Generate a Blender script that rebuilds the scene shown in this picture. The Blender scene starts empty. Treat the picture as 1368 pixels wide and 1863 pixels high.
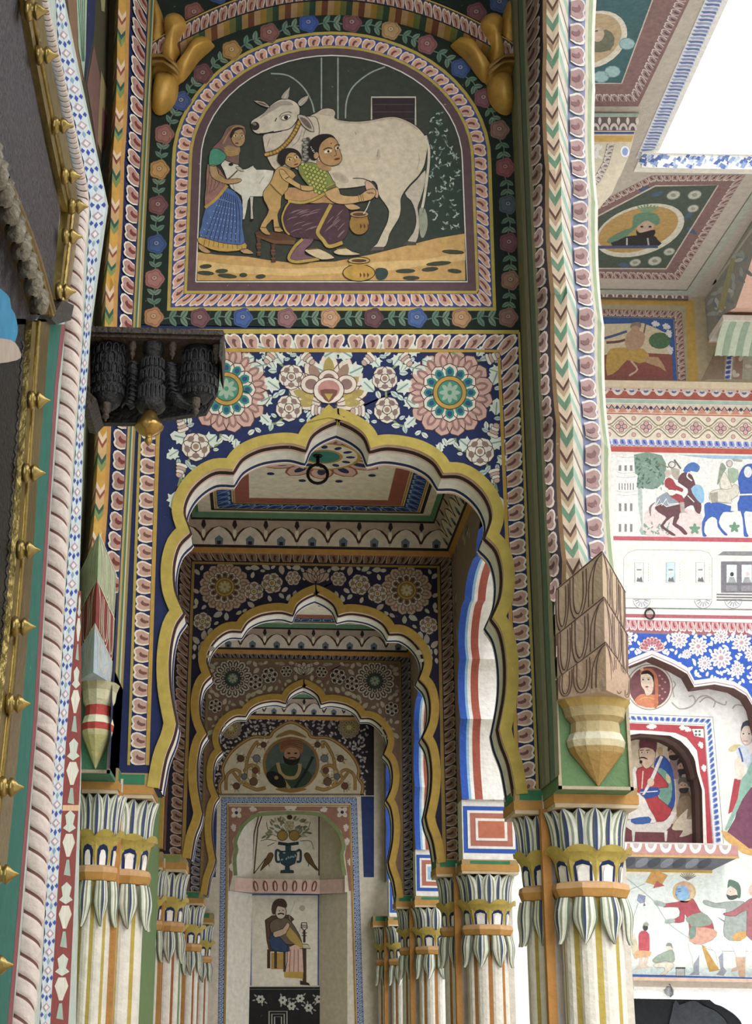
import bpy, math, random
from mathutils import Vector, Matrix
random.seed(7)
scn = bpy.context.scene
col = scn.collection
PI = math.pi
# ------------------------------------------------------------------ camera
W_, H_ = 1368, 1863
F = 2700.0
TH = math.atan(919 / F)            # the camera looks up
RO = math.radians(1.0)             # slight roll
PX, PY = 491.0, 931.0              # principal point (lens shift)
EYE = Vector((0, 0, 1.6))
_f = Vector((0, math.cos(TH), math.sin(TH)))
_r0 = Vector((1, 0, 0)); _u0 = Vector((0, -math.sin(TH), math.cos(TH)))
_r = _r0 * math.cos(RO) + _u0 * math.sin(RO)
_u = _u0 * math.cos(RO) - _r0 * math.sin(RO)
cam = bpy.data.cameras.new('camera')
cam.sensor_fit = 'VERTICAL'; cam.sensor_height = 36.0
cam.lens = F / H_ * 36.0
cam.shift_x = (W_ / 2 - PX) / H_
cam.shift_y = (PY - H_ / 2) / H_
camo = bpy.data.objects.new('camera', cam)
m = Matrix.Identity(4)
for i in range(3):
    m[i][0] = _r[i]; m[i][1] = _u[i]; m[i][2] = -_f[i]; m[i][3] = EYE[i]
camo.matrix_world = m
cam.clip_end = 200
col.objects.link(camo); scn.camera = camo
# ------------------------------------------------------------------ sky and exposure
wd = bpy.data.worlds.new('sky'); scn.world = wd; wd.use_nodes = True
bg = wd.node_tree.nodes['Background']
bg.inputs[0].default_value = (0.93, 0.97, 1.0, 1); bg.inputs[1].default_value = 5.5
sun = bpy.data.lights.new('sun', 'SUN'); sun.energy = 5.5; sun.angle = math.radians(60); sun.color = (1, .97, .92)
so = bpy.data.objects.new('sun', sun); so.rotation_euler = (math.radians(38), math.radians(24), 0); col.objects.link(so)
scn.view_settings.view_transform = 'Standard'
try: scn.view_settings.look = 'None'
except Exception: pass
scn.view_settings.exposure = -0.8
scn.view_settings.gamma = 1.0
scn.view_settings.use_curve_mapping = False

def ray(x, y): return _r * (x - PX) + _u * (PY - y) + _f * F
def onY(x, y, Y):
    d = ray(x, y); return EYE + d * (Y / d.y)
def onX(x, y, X):
    d = ray(x, y); return EYE + d * (X / d.x)
def onZ(x, y, Z):
    d = ray(x, y); return EYE + d * ((Z - EYE.z) / d.z)
# ------------------------------------------------------------------ colour and materials
def lin(c):
    return c / 12.92 if c <= .04045 else ((c + .055) / 1.055) ** 2.4
def C(h):
    c = [lin(int(h[i:i + 2], 16) / 255) for i in (0, 2, 4)]; y = .3 * c[0] + .59 * c[1] + .11 * c[2]
    return tuple((v + (y - v) * .13) * .96 for v in c)          # pigments are a little chalky
K = {n: C(h) for n, h in dict(
    white='e9e4dc', cream='e6dcc6', plaster='ece8e2', pink='d9b1a2', rose='b57f78', mauve='8d6c6c', dred='6e2a26', red='a83c34', brick='9c5546',
    brown='5a3b2c', dbrown='33231c', black='15130f', ink='2b2026', navy='1c2958', blue='2b49a8', royal='2a57b6', sky='8db9dd', teal='2d8377', green='3f7a55',
    dgreen='1a2620', olive='88924a', leaf='5f8f6c', pale='cfd9cf', mint='b9cfb6', gold='c2952f', ochre='b98535', yellow='b39c38', mustard='b8922f',
    skin='c79868', skin2='e4c6ad', tan='cfa25a', sand='d8b06a', grey='8d8a86', dgrey='4e4d50', stone='bfb4a2', orange='d0803a', purple='5f3f4d',
    cow='d9cdbc', cow2='a3998c', wine='7c3440', slate='64727f').items()}
def mixc(a, b, t): return tuple(a[i] * (1 - t) + b[i] * t for i in range(3))
def mk_mat(name, rough=.8, metal=0., var=.22, scale=22., bump=.15, bscale=60., chips=.0, spec=.3):
    mt = bpy.data.materials.new(name); mt.use_nodes = True
    nt = mt.node_tree; N = nt.nodes; L = nt.links
    b = N['Principled BSDF']; b.inputs['Roughness'].default_value = rough; b.inputs['Metallic'].default_value = metal
    b.inputs['Specular IOR Level'].default_value = spec
    at = N.new('ShaderNodeAttribute'); at.attribute_name = 'Col'
    tc = N.new('ShaderNodeNewGeometry')
    no = N.new('ShaderNodeTexNoise'); no.inputs['Scale'].default_value = scale; no.inputs['Detail'].default_value = 6; no.inputs['Roughness'].default_value = .65
    L.new(tc.outputs['Position'], no.inputs['Vector'])
    mr = N.new('ShaderNodeMapRange'); mr.inputs['From Min'].default_value = .25; mr.inputs['From Max'].default_value = .75
    mr.inputs['To Min'].default_value = 1 - var; mr.inputs['To Max'].default_value = 1 + var * .6
    L.new(no.outputs['Fac'], mr.inputs['Value'])
    mx = N.new('ShaderNodeMix'); mx.data_type = 'RGBA'; mx.blend_type = 'MULTIPLY'; mx.inputs['Factor'].default_value = 1
    L.new(at.outputs['Color'], mx.inputs['A']); L.new(mr.outputs['Result'], mx.inputs['B'])
    out = mx.outputs['Result']
    if chips > 0:
        n2 = N.new('ShaderNodeTexNoise'); n2.inputs['Scale'].default_value = 55; n2.inputs['Detail'].default_value = 8
        L.new(tc.outputs['Position'], n2.inputs['Vector'])
        r2 = N.new('ShaderNodeMapRange'); r2.inputs['From Min'].default_value = .74 - chips * .1; r2.inputs['From Max'].default_value = .82 - chips * .1
        L.new(n2.outputs['Fac'], r2.inputs['Value'])
        m2 = N.new('ShaderNodeMix'); m2.data_type = 'RGBA'; m2.inputs['B'].default_value = (.62, .57, .5, 1)
        mm = N.new('ShaderNodeMath'); mm.operation = 'MULTIPLY'; mm.inputs[1].default_value = .5
        L.new(r2.outputs['Result'], mm.inputs[0]); L.new(mm.outputs[0], m2.inputs['Factor']); L.new(out, m2.inputs['A']); out = m2.outputs['Result']
    L.new(out, b.inputs['Base Color'])
    n3 = N.new('ShaderNodeTexNoise'); n3.inputs['Scale'].default_value = bscale; n3.inputs['Detail'].default_value = 5
    L.new(tc.outputs['Position'], n3.inputs['Vector'])
    bp = N.new('ShaderNodeBump'); bp.inputs['Strength'].default_value = bump; bp.inputs['Distance'].default_value = .01
    L.new(n3.outputs['Fac'], bp.inputs['Height']); L.new(bp.outputs['Normal'], b.inputs['Normal'])
    return mt
M = dict(
    paint=mk_mat('painted_plaster', chips=.45),
    fresco=mk_mat('fresco_paint', var=.3, scale=30, chips=.3, rough=.7),
    plaster=mk_mat('rough_lime_plaster', var=.18, bump=.6, bscale=45, chips=.3, rough=.9),
    gilt=mk_mat('gilded_plaster', rough=.45, metal=.25, var=.35, scale=14, bump=.3, bscale=25, spec=.5),
    brass=mk_mat('brass_sheet', rough=.3, metal=.9, var=.25, scale=30, bump=.35, bscale=40),
    silver=mk_mat('tarnished_embossed_metal', rough=.5, metal=.6, var=.6, scale=60, bump=1.0, bscale=70),
    wood=mk_mat('dark_carved_wood', rough=.55, var=.5, scale=50, bump=.9, bscale=80, spec=.5),
    iron=mk_mat('rusty_iron', rough=.6, metal=.5, var=.4, bump=.4),
)
# ------------------------------------------------------------------ mesh building
def link(o, parent):
    col.objects.link(o)
    if parent is not None: o.parent = parent
    return o
def tag(o, label=None, cat=None, group=None, kind=None):
    if label: o['label'] = label
    if cat: o['category'] = cat
    if group: o['group'] = group
    if kind: o['kind'] = kind
    return o
def thing(name, label, cat, group=None, loc=(0, 0, 0), kind=None):
    o = bpy.data.objects.new(name, None); o.empty_display_size = .1; o.location = loc
    col.objects.link(o); return tag(o, label, cat, group, kind)
def copy_tree(o, parent=None, loc=None):
    c = o.copy(); col.objects.link(c); c.parent = parent
    if loc is not None: c.location = loc
    for ch in o.children: copy_tree(ch, c)
    return c
class MB:
    def __init__(s): s.v = []; s.f = []; s.c = []; s.sm = []
    def face(s, pts, c, sm=False):
        n = len(s.v); s.v.extend(tuple(p) for p in pts); s.f.append(tuple(range(n, n + len(pts)))); s.c.append(c); s.sm.append(sm)
    def grid(s, rows, cf, sm=True, closed=False):
        """rows: list of lists of points; cf(i,j) colour or a colour"""
        n = len(s.v); w = len(rows[0])
        for r in rows: s.v.extend(tuple(p) for p in r)
        for i in range(len(rows) - 1):
            for j in range(w if closed else w - 1):
                k = (j + 1) % w
                s.f.append((n + i * w + j, n + i * w + k, n + (i + 1) * w + k, n + (i + 1) * w + j))
                s.c.append(cf(i, j) if callable(cf) else cf); s.sm.append(sm)
    def box(s, a, b, c):
        x0, y0, z0 = a; x1, y1, z1 = b
        P = [(x0, y0, z0), (x1, y0, z0), (x1, y1, z0), (x0, y1, z0), (x0, y0, z1), (x1, y0, z1), (x1, y1, z1), (x0, y1, z1)]
        n = len(s.v); s.v.extend(P)
        for f in ((0, 3, 2, 1), (4, 5, 6, 7), (0, 1, 5, 4), (1, 2, 6, 5), (2, 3, 7, 6), (3, 0, 4, 7)):
            s.f.append(tuple(n + i for i in f)); s.c.append(c); s.sm.append(False)
    def prism(s, poly, off, c, cside=None):
        """poly: 3D points, extruded by vector off"""
        off = Vector(off); A = [Vector(p) for p in poly]; B = [p + off for p in A]; n = len(s.v); k = len(A)
        s.v.extend(tuple(p) for p in A + B)
        s.f.append(tuple(range(n, n + k))); s.f.append(tuple(range(n + 2 * k - 1, n + k - 1, -1)))
        s.c += [c, c]; s.sm += [False, False]
        for i in range(k):
            j = (i + 1) % k
            s.f.append((n + i, n + j, n + k + j, n + k + i)); s.c.append(cside(i) if callable(cside) else (cside or c)); s.sm.append(False)
    def lathe(s, cen, prof, cf, n=16, axis=2, rot=0., sm=True, arc=2 * PI):
        """prof list (r,h); cf colour or f(i) per ring"""
        cx, cy, cz = cen; rows = []
        for r, h in prof:
            row = []
            for k in range(n):
                a = rot + arc * k / n
                p = [r * math.cos(a), r * math.sin(a), h]
                if axis == 0: p = [p[2], p[0], p[1]]
                elif axis == 1: p = [p[0], p[2], p[1]]
                row.append((cx + p[0], cy + p[1], cz + p[2]))
            rows.append(row)
        s.grid(rows, (lambda i, j: cf(i)) if callable(cf) else cf, sm, True)
    def tube(s, path, r, c, n=8, closed=False, rf=None):
        rows = []; L = len(path); path = [Vector(p) for p in path]
        for i, p in enumerate(path):
            a = path[(i - 1) % L] if (closed or i > 0) else p
            b = path[(i + 1) % L] if (closed or i < L - 1) else p
            t = (b - a).normalized()
            up = Vector((0, 0, 1)) if abs(t.z) < .9 else Vector((0, 1, 0))
            x = t.cross(up).normalized(); y = t.cross(x)
            rr = rf(i) if rf else r
            rows.append([p + (x * math.cos(2 * PI * k / n) + y * math.sin(2 * PI * k / n)) * rr for k in range(n)])
        if closed: rows.append(rows[0])
        s.grid(rows, c, True, True)
    def build(s, name, parent=None, mat='paint'):
        me = bpy.data.meshes.new(name)
        me.from_pydata([tuple(v) for v in s.v], [], s.f)
        at = me.attributes.new('Col', 'FLOAT_COLOR', 'FACE')
        buf = []
        for c in s.c: buf += [c[0], c[1], c[2], 1.0]
        at.data.foreach_set('color', buf)
        me.polygons.foreach_set('use_smooth', s.sm)
        me.materials.append(M[mat]); me.update()
        return link(bpy.data.objects.new(name, me), parent)
def mesh(name, parent, mat, fn):
    b = MB(); fn(b); return b.build(name, parent, mat)
# ------------------------------------------------------------------ 2D paint on a surface S(x, y, lift)
LAY = .0008
def cr(pts, closed=True, n=4):
    L = len(pts); out = []
    rng = range(L) if closed else range(L - 1)
    for i in rng:
        g = (lambda k: pts[k % L]) if closed else (lambda k: pts[max(0, min(L - 1, k))])
        p0, p1, p2, p3 = g(i - 1), g(i), g(i + 1), g(i + 2)
        for k in range(n):
            t = k / n; a = []
            for d in (0, 1):
                a.append(.5 * (2 * p1[d] + (p2[d] - p0[d]) * t + (2 * p0[d] - 5 * p1[d] + 4 * p2[d] - p3[d]) * t * t + (3 * p1[d] - p0[d] - 3 * p2[d] + p3[d]) * t ** 3))
            out.append(tuple(a))
    if not closed: out.append(tuple(pts[-1]))
    return out
def ell(cx, cy, rx, ry, n=18, rot=0., a0=0., a1=2 * PI):
    o = []; full = abs(a1 - a0 - 2 * PI) < 1e-6
    for k in range(n if full else n + 1):
        a = a0 + (a1 - a0) * k / n; x = rx * math.cos(a); y = ry * math.sin(a)
        o.append((cx + x * math.cos(rot) - y * math.sin(rot), cy + x * math.sin(rot) + y * math.cos(rot)))
    return o
class Pt(MB):
    def __init__(s, S, lift=0): super().__init__(); s.S = S; s.ox = s.oy = 0.; s.sc = 1.; s.l0 = lift; s.k = 0
    def fr(s, ox, oy, sc): s.ox, s.oy, s.sc = ox, oy, sc; return s
    def p3(s, p, lay): return s.S(p[0] / s.sc + s.ox, p[1] / s.sc + s.oy, (lay + s.l0) * LAY + (s.k % 13) * 2e-5)
    def poly(s, pts, c, lay=1, sm=0, line=None, lw=1.5):
        s.k += 1                                   # overlapping strokes never share a plane
        if sm: pts = cr(pts, True, sm)
        s.face([s.p3(p, lay) for p in pts], c)
        if line: s.stroke(pts, lw, line, lay + .4, True)
    def stroke(s, pts, w, c, lay=2, closed=False, sm=0, taper=False):
        s.k += 1
        if sm: pts = cr(pts, closed, sm)
        L = len(pts); rows = []
        for i, p in enumerate(pts):
            a = pts[(i - 1) % L] if (closed or i > 0) else p
            b = pts[(i + 1) % L] if (closed or i < L - 1) else p
            dx, dy = b[0] - a[0], b[1] - a[1]; d = math.hypot(dx, dy) or 1
            hw = w / 2
            if taper: hw *= max(.12, math.sin(PI * (i + .3) / (L - .4)))
            nx, ny = -dy / d * hw, dx / d * hw
            rows.append([s.p3((p[0] + nx, p[1] + ny), lay), s.p3((p[0] - nx, p[1] - ny), lay)])
        if closed: rows.append(rows[0])
        s.grid(rows, c, False)
    def ell(s, cx, cy, rx, ry, c, lay=1, rot=0., n=16, line=None, lw=1.5):
        s.poly(ell(cx, cy, rx, ry, n, rot), c, lay, 0, line, lw)
    def rect(s, x0, y0, x1, y1, c, lay=1, line=None, lw=1.5): s.poly([(x0, y0), (x1, y0), (x1, y1), (x0, y1)], c, lay, 0, line, lw)
    def petal(s, cx, cy, ang, r0, r1, w, c, lay=1, line=None, lw=1., n=7, tip=.5):
        """petal from radius r0 to r1 around (cx,cy); w widest width"""
        ca, sa = math.cos(ang), math.sin(ang); a, b = [], []
        for k in range(n + 1):
            t = k / n; h = w / 2 * (math.sin(PI * min(1, .12 + .88 * t)) ** tip) if t < 1 else 0
            r = r0 + (r1 - r0) * t
            a.append((cx + r * ca - h * sa, cy + r * sa + h * ca)); b.append((cx + r * ca + h * sa, cy + r * sa - h * ca))
        s.poly(a + b[::-1][1:], c, lay, 0, line, lw)
    def leaf(s, x, y, ang, ln, w, c, lay=1, vein=None):
        s.petal(x, y, ang, 0, ln, w, c, lay, tip=.8, n=6)
        if vein: s.stroke([(x, y), (x + math.cos(ang) * ln * .85, y + math.sin(ang) * ln * .85)], w * .14, vein, lay + .4)
    def acanth(s, x, y, ang, ln, w, c, lay=1, vein=None):
        """three-lobed leaf"""
        ca, sa = math.cos(ang), math.sin(ang)
        o = [(0, .08), (.22, .3), (.18, .5), (.42, .4), (.55, .52), (.6, .28), (.8, .3), (1, 0)]
        q = [(a, b) for a, b in o] + [(a, -b) for a, b in o[::-1][1:]]
        s.poly([(x + ln * a * ca - w * b * sa, y + ln * a * sa + w * b * ca) for a, b in q], c, lay)
        if vein: s.stroke([(x, y), (x + ca * ln * .75, y + sa * ln * .75)], w * .1, vein, lay + .4)
    def flower(s, x, y, r, n, c1, c2, cc, lay=1, line=None, rot=0., inner=.33, mark=True):
        s.ell(x, y, r * .7, r * .7, c1, lay, n=14)
        for k in range(n):
            a = rot + 2 * PI * k / n
            s.petal(x, y, a, r * .15, r, r * 1.95 * math.sin(PI / n) , c1, lay + .5, line, r * .05, 6, .45)
            if mark: s.petal(x, y, a, r * .46, r * .82, r * .85 * math.sin(PI / n), c2, lay + 1.2, None, 1, 5, .5)
        s.ell(x, y, r * inner, r * inner, c1, lay + 1.6, n=12, line=line, lw=r * .05)
        s.ell(x, y, r * inner * .6, r * inner * .6, cc, lay + 2.2, n=10)
    def rose(s, x, y, r, c, lay=1):
        d = mixc(c, K['black'], .45); h = mixc(c, K['cream'], .25)
        o = []
        for k in range(20):
            a = 2 * PI * k / 20; q = r * (1 + .09 * math.cos(5 * a)); o.append((x + q * math.cos(a), y + q * math.sin(a)))
        s.poly(o, c, lay, 0, d, r * .08)
        for k in range(5): s.stroke(ell(x + .45 * r * math.cos(k * 1.256), y + .45 * r * math.sin(k * 1.256), r * .42, r * .42, 6, 0, k * 1.256 - 1.3, k * 1.256 + 1.3), r * .09, d, lay + .5)
        s.ell(x, y - .1 * r, r * .3, r * .26, h, lay + 1, n=10, line=d, lw=r * .08)
        s.ell(x - .02 * r, y - .1 * r, r * .1, r * .1, d, lay + 1.6, n=6)
def bandS(A, B, S):
    """surface of a band between polylines A and B (2D in S): u in metres-like arc length of the mean line 0..1, v 0..1 from A to B"""
    mid = [((a[0] + b[0]) / 2, (a[1] + b[1]) / 2) for a, b in zip(A, B)]
    cum = [0]
    for i in range(1, len(mid)): cum.append(cum[-1] + math.dist(mid[i - 1], mid[i]))
    T = cum[-1]
    def f(u, v, l):
        t = max(0, min(T, u * T)); i = 0
        lo, hi = 0, len(cum) - 2
        while lo < hi:
            md = (lo + hi) // 2
            if cum[md + 1] < t: lo = md + 1
            else: hi = md
        i = lo; k = (t - cum[i]) / ((cum[i + 1] - cum[i]) or 1)
        a = (A[i][0] + (A[i + 1][0] - A[i][0]) * k, A[i][1] + (A[i + 1][1] - A[i][1]) * k)
        b = (B[i][0] + (B[i + 1][0] - B[i][0]) * k, B[i][1] + (B[i + 1][1] - B[i][1]) * k)
        return S(a[0] + (b[0] - a[0]) * v, a[1] + (b[1] - a[1]) * v, l)
    return f, T
def band3(A, B, side):
    """the same between two 3D polylines; side: lift direction (vector or function of the point)"""
    A = [Vector(p) for p in A]; B = [Vector(p) for p in B]
    cum = [0]
    for i in range(1, len(A)): cum.append(cum[-1] + ((A[i] + B[i]) / 2 - (A[i - 1] + B[i - 1]) / 2).length)
    T = cum[-1]
    def f(u, v, l):
        t = max(0, min(T, u * T)); i = 0
        while i < len(cum) - 2 and cum[i + 1] < t: i += 1
        k = (t - cum[i]) / ((cum[i + 1] - cum[i]) or 1)
        a = A[i].lerp(A[i + 1], k); b = B[i].lerp(B[i + 1], k)
        return a.lerp(b, v) + Vector(side) * l
    return f, T
def petal_band(pt, f, n, bgc, c1, c2, edge, lay=1, flip=False, mirror=False):
    """row of slanted acanthus petals filling a band"""
    old = pt.S, pt.ox, pt.oy, pt.sc
    pt.fr(0, 0, 1)
    w = [(.03, 0), (-.03, .35), (.0, .62), (.1, .86), (.26, .96), (.42, .86), (.52, .93), (.7, .97), (.86, .86), (.93, .62), (.88, .38), (.78, .18), (.72, 0)]
    q = [(.1, 0), (.06, .4), (.12, .66), (.24, .82), (.42, .74), (.54, .82), (.7, .86), (.82, .7), (.82, .48), (.68, .16), (.62, 0)]
    mk = [(.30, .06), (.26, .3), (.36, .55), (.5, .62), (.62, .5), (.5, .42), (.44, .25), (.42, .06)]
    V = (lambda v: 1 - v) if flip else (lambda v: v)
    if bgc:
        rows = [[f(i / (2 * n), 0, lay * LAY), f(i / (2 * n), 1, lay * LAY)] for i in range(2 * n + 1)]
        pt.grid(rows, bgc, False)
    for k in range(n):
        mir = mirror and k >= n / 2
        for sh, c, l in ((w, edge, 1), (q, c1, 1.6), (mk, c2, 2.2)):
            pp = [((k + ((1 - a) if mir else a)) / n, .04 + .92 * V(b)) for a, b in sh]
            pt.face([f(a, b, (lay + l) * LAY) for a, b in pp], c)
    pt.S, pt.ox, pt.oy, pt.sc = old
def strip(pt, A, B, c, lay=1):
    pt.grid([[pt.p3(a, lay), pt.p3(b, lay)] for a, b in zip(A, B)], c, False)
def SY(Y, sg=-1): return lambda x, y, l: onY(x, y, Y) + Vector((0, sg * l, 0))
def SX(X, sg=1): return lambda x, y, l: onX(x, y, X) + Vector((sg * l, 0, 0))
def SZ(Z): return lambda x, y, l: onZ(x, y, Z) + Vector((0, 0, -l))
# ================================================================== large structure
YK = [6.0, 8.8, 11.5, 14.2]         # arch planes along the gallery
XC = .29                            # axis of the arches
XLW, XRW = -.55, 1.13               # inner faces of the gallery
ZI = 1.6 + .86                      # impost level
ZC = 4.54                           # gallery ceiling
TK = .26                            # arch wall thickness
HS = 1.6 + 7.38                     # courtyard soffit level
def wallbox(name, a, b, c, mat='paint', lab=None):
    o = mesh(name, None, mat, lambda q: q.box(a, b, c)); o['kind'] = 'structure'
    if lab: o['label'] = lab
    return o
wallbox('floor', (-1.2, -3, -.1), (1.6, 15.2, 0), C('b9a58c'), 'plaster', 'pale stone floor of the painted gallery')
wallbox('ground', (1.6, -3, -.12), (9, 9.4, -.02), C('cfc6b6'), 'plaster', 'pale stone paving of the open courtyard')
# left wall: one long back plane with green lower field
wallbox('wall_left', (-.97, -3, 0), (-.75, 15, 7.6), C('a3ad8e'), 'paint', 'green washed plaster wall closing the gallery side')
wallbox('wall_near_ceiling', (-.75, -3, 7.4), (1.5, 6.4, 7.6), C('c9bda5'), 'paint', 'high plaster ceiling over the near bay').name = 'ceiling'
# ---- half profile of the near arch opening, traced on its own plane
HP = [(597, 757), (626, 767), (649, 779), (665, 794), (674, 817), (700, 811), (729, 813), (761, 821), (790, 838), (806, 862), (838, 863), (867, 881), (888, 908),
      (896, 940), (884, 977), (905, 1000), (915, 1040), (912, 1085), (896, 1124), (912, 1150), (921, 1200), (920, 1260), (908, 1326), (914, 1352), (928, 1390), (938, 1445)]
def XZ(p, Y=6.0):
    q = onY(p[0], p[1], Y); return (q.x, q.z)
CI = [0, 4, 9, 14, 18, len(HP) - 4, len(HP) - 1]   # lobes between the cusps, each rounded on its own
HPS = []
for a_, b_ in zip(CI, CI[1:]): HPS += cr(HP[a_:b_ + 1], False, 4)[:-1]
HPS.append(HP[-1])
HALF = [XZ(p) for p in HPS]
HALF[0] = (XC, HALF[0][1])
HALF[-1] = (HALF[-1][0], ZI)
def full_profile(dz=0., top=None):
    R = [(x, z + dz) for x, z in HALF]
    Lf = [(2 * XC - x, z) for x, z in R[::-1]]
    return Lf + R[1:]
def offset_profile(P, d):
    o = []
    n = len(P)
    for i in range(n):
        a = P[max(0, i - 1)]; b = P[min(n - 1, i + 1)]
        dx, dz = b[0] - a[0], b[1] - a[1]; L = math.hypot(dx, dz) or 1
        o.append((P[i][0] - dz / L * d, P[i][1] + dx / L * d))
    return o
def arch_body(root, Y, ztop, bgc, intr, yel, xl=-.75, xr=1.13, ylw=.048):
    P = full_profile()
    poly = [(xl, ZI), *P, (xr, ZI), (xr, ztop), (xl, ztop)]
    b = MB()
    n = len(poly)
    b.face([(x, Y, z) for x, z in poly], bgc); b.face([(x, Y + TK, z) for x, z in poly[::-1]], bgc)
    for i in (0, n - 4, n - 3, n - 2, n - 1):
        p, q = poly[i], poly[(i + 1) % n]; b.face([(p[0], Y, p[1]), (q[0], Y, q[1]), (q[0], Y + TK, q[1]), (p[0], Y + TK, p[1])], bgc)
    b.build('wall_panel', root)
    # moulded soffit of the arch: colour bands run round the lobes
    b = MB(); D = [0, .02, .034, .052, .068, .10, .18, .196, .214, .23, TK]
    cols = intr
    off = [0, .0, .010, .010, .004, .004, .004, .010, .010, .0, .0]
    rings = []
    for d, o in zip(D, off):
        Q = offset_profile(P, -o) if o else P
        rings.append([(x, Y + d, z) for x, z in Q])
    for i in range(len(rings) - 1): b.grid([rings[i], rings[i + 1]], cols[i % len(cols)], False)
    b.build('soffit', root)
    # raised archivolt band
    b = MB(); nh = len(HALF) - 1
    cut = sorted({nh - HPS.index(HP[c]) for c in CI} | {nh + HPS.index(HP[c]) for c in CI})
    for i_, (c0, c1) in enumerate(zip(cut, cut[1:])):          # lobe by lobe, so that the cusps stay pointed
        lob = P[c0:c1 + 1]; Q = offset_profile(lob, ylw); d_ = .012 + .0007 * (i_ % 2)
        A3 = [Vector((x, Y - d_, z)) for x, z in lob]; B3 = [Vector((x, Y - d_, z)) for x, z in Q]
        b.grid([A3, B3], yel, False); b.grid([[v + Vector((0, d_, 0)) for v in B3], B3], yel, False); b.grid([A3, [v + Vector((0, d_, 0)) for v in A3]], mixc(yel, K['pink'], .6), False)
    b.build('archivolt', root)
    return P
PALE = [K['pink'], K['dbrown'], K['pink'], K['navy'], K['white'], K['white'], K['navy'], K['white'], K['dbrown'], K['pink']]
# near arch wall, its upper wall with the mural, and the arches behind it
arch1 = thing('cusped_arch', 'cusped arch with blue floral spandrels, pink rosettes and yellow band under the cow mural', 'arch', 'cusped arches across the gallery', (XC, 6, 0))
INV1 = Vector((-XC, -6, 0))
def local_parent(root):
    """parts are built in world space; keep them in place under an Empty that stands at the thing's base"""
    for c in root.children:
        if not c.get('_loc'):
            c.matrix_parent_inverse = Matrix.Translation(root.location).inverted()
            c['_loc'] = 1
# ---- upper wall carrying the mural
mesh('wall_upper', None, 'paint', lambda b: b.box((-.75, 6.0, 4.515), (1.13, 6.0 + TK, 7.4), K['dgreen']))['kind'] = 'structure'
bpy.data.objects['wall_upper']['label'] = 'dark green upper wall behind the cow mural'
arch_body(arch1, 6.0, 4.51, K['navy'], PALE, K['yellow'])
arch2 = thing('cusped_arch', 'second cusped arch with brown rosettes on dark blue and ochre band', 'arch', 'cusped arches across the gallery', (XC, YK[1], 0))
arch_body(arch2, YK[1], ZC, C('241f3a'), PALE, K['mustard'])
arch3 = thing('cusped_arch', 'third cusped arch with dark rosettes on mauve spandrels nearest the end wall', 'arch', 'cusped arches across the gallery', (XC, YK[2], 0))
arch_body(arch3, YK[2], ZC, C('7d6052'), PALE, K['mustard'])
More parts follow.
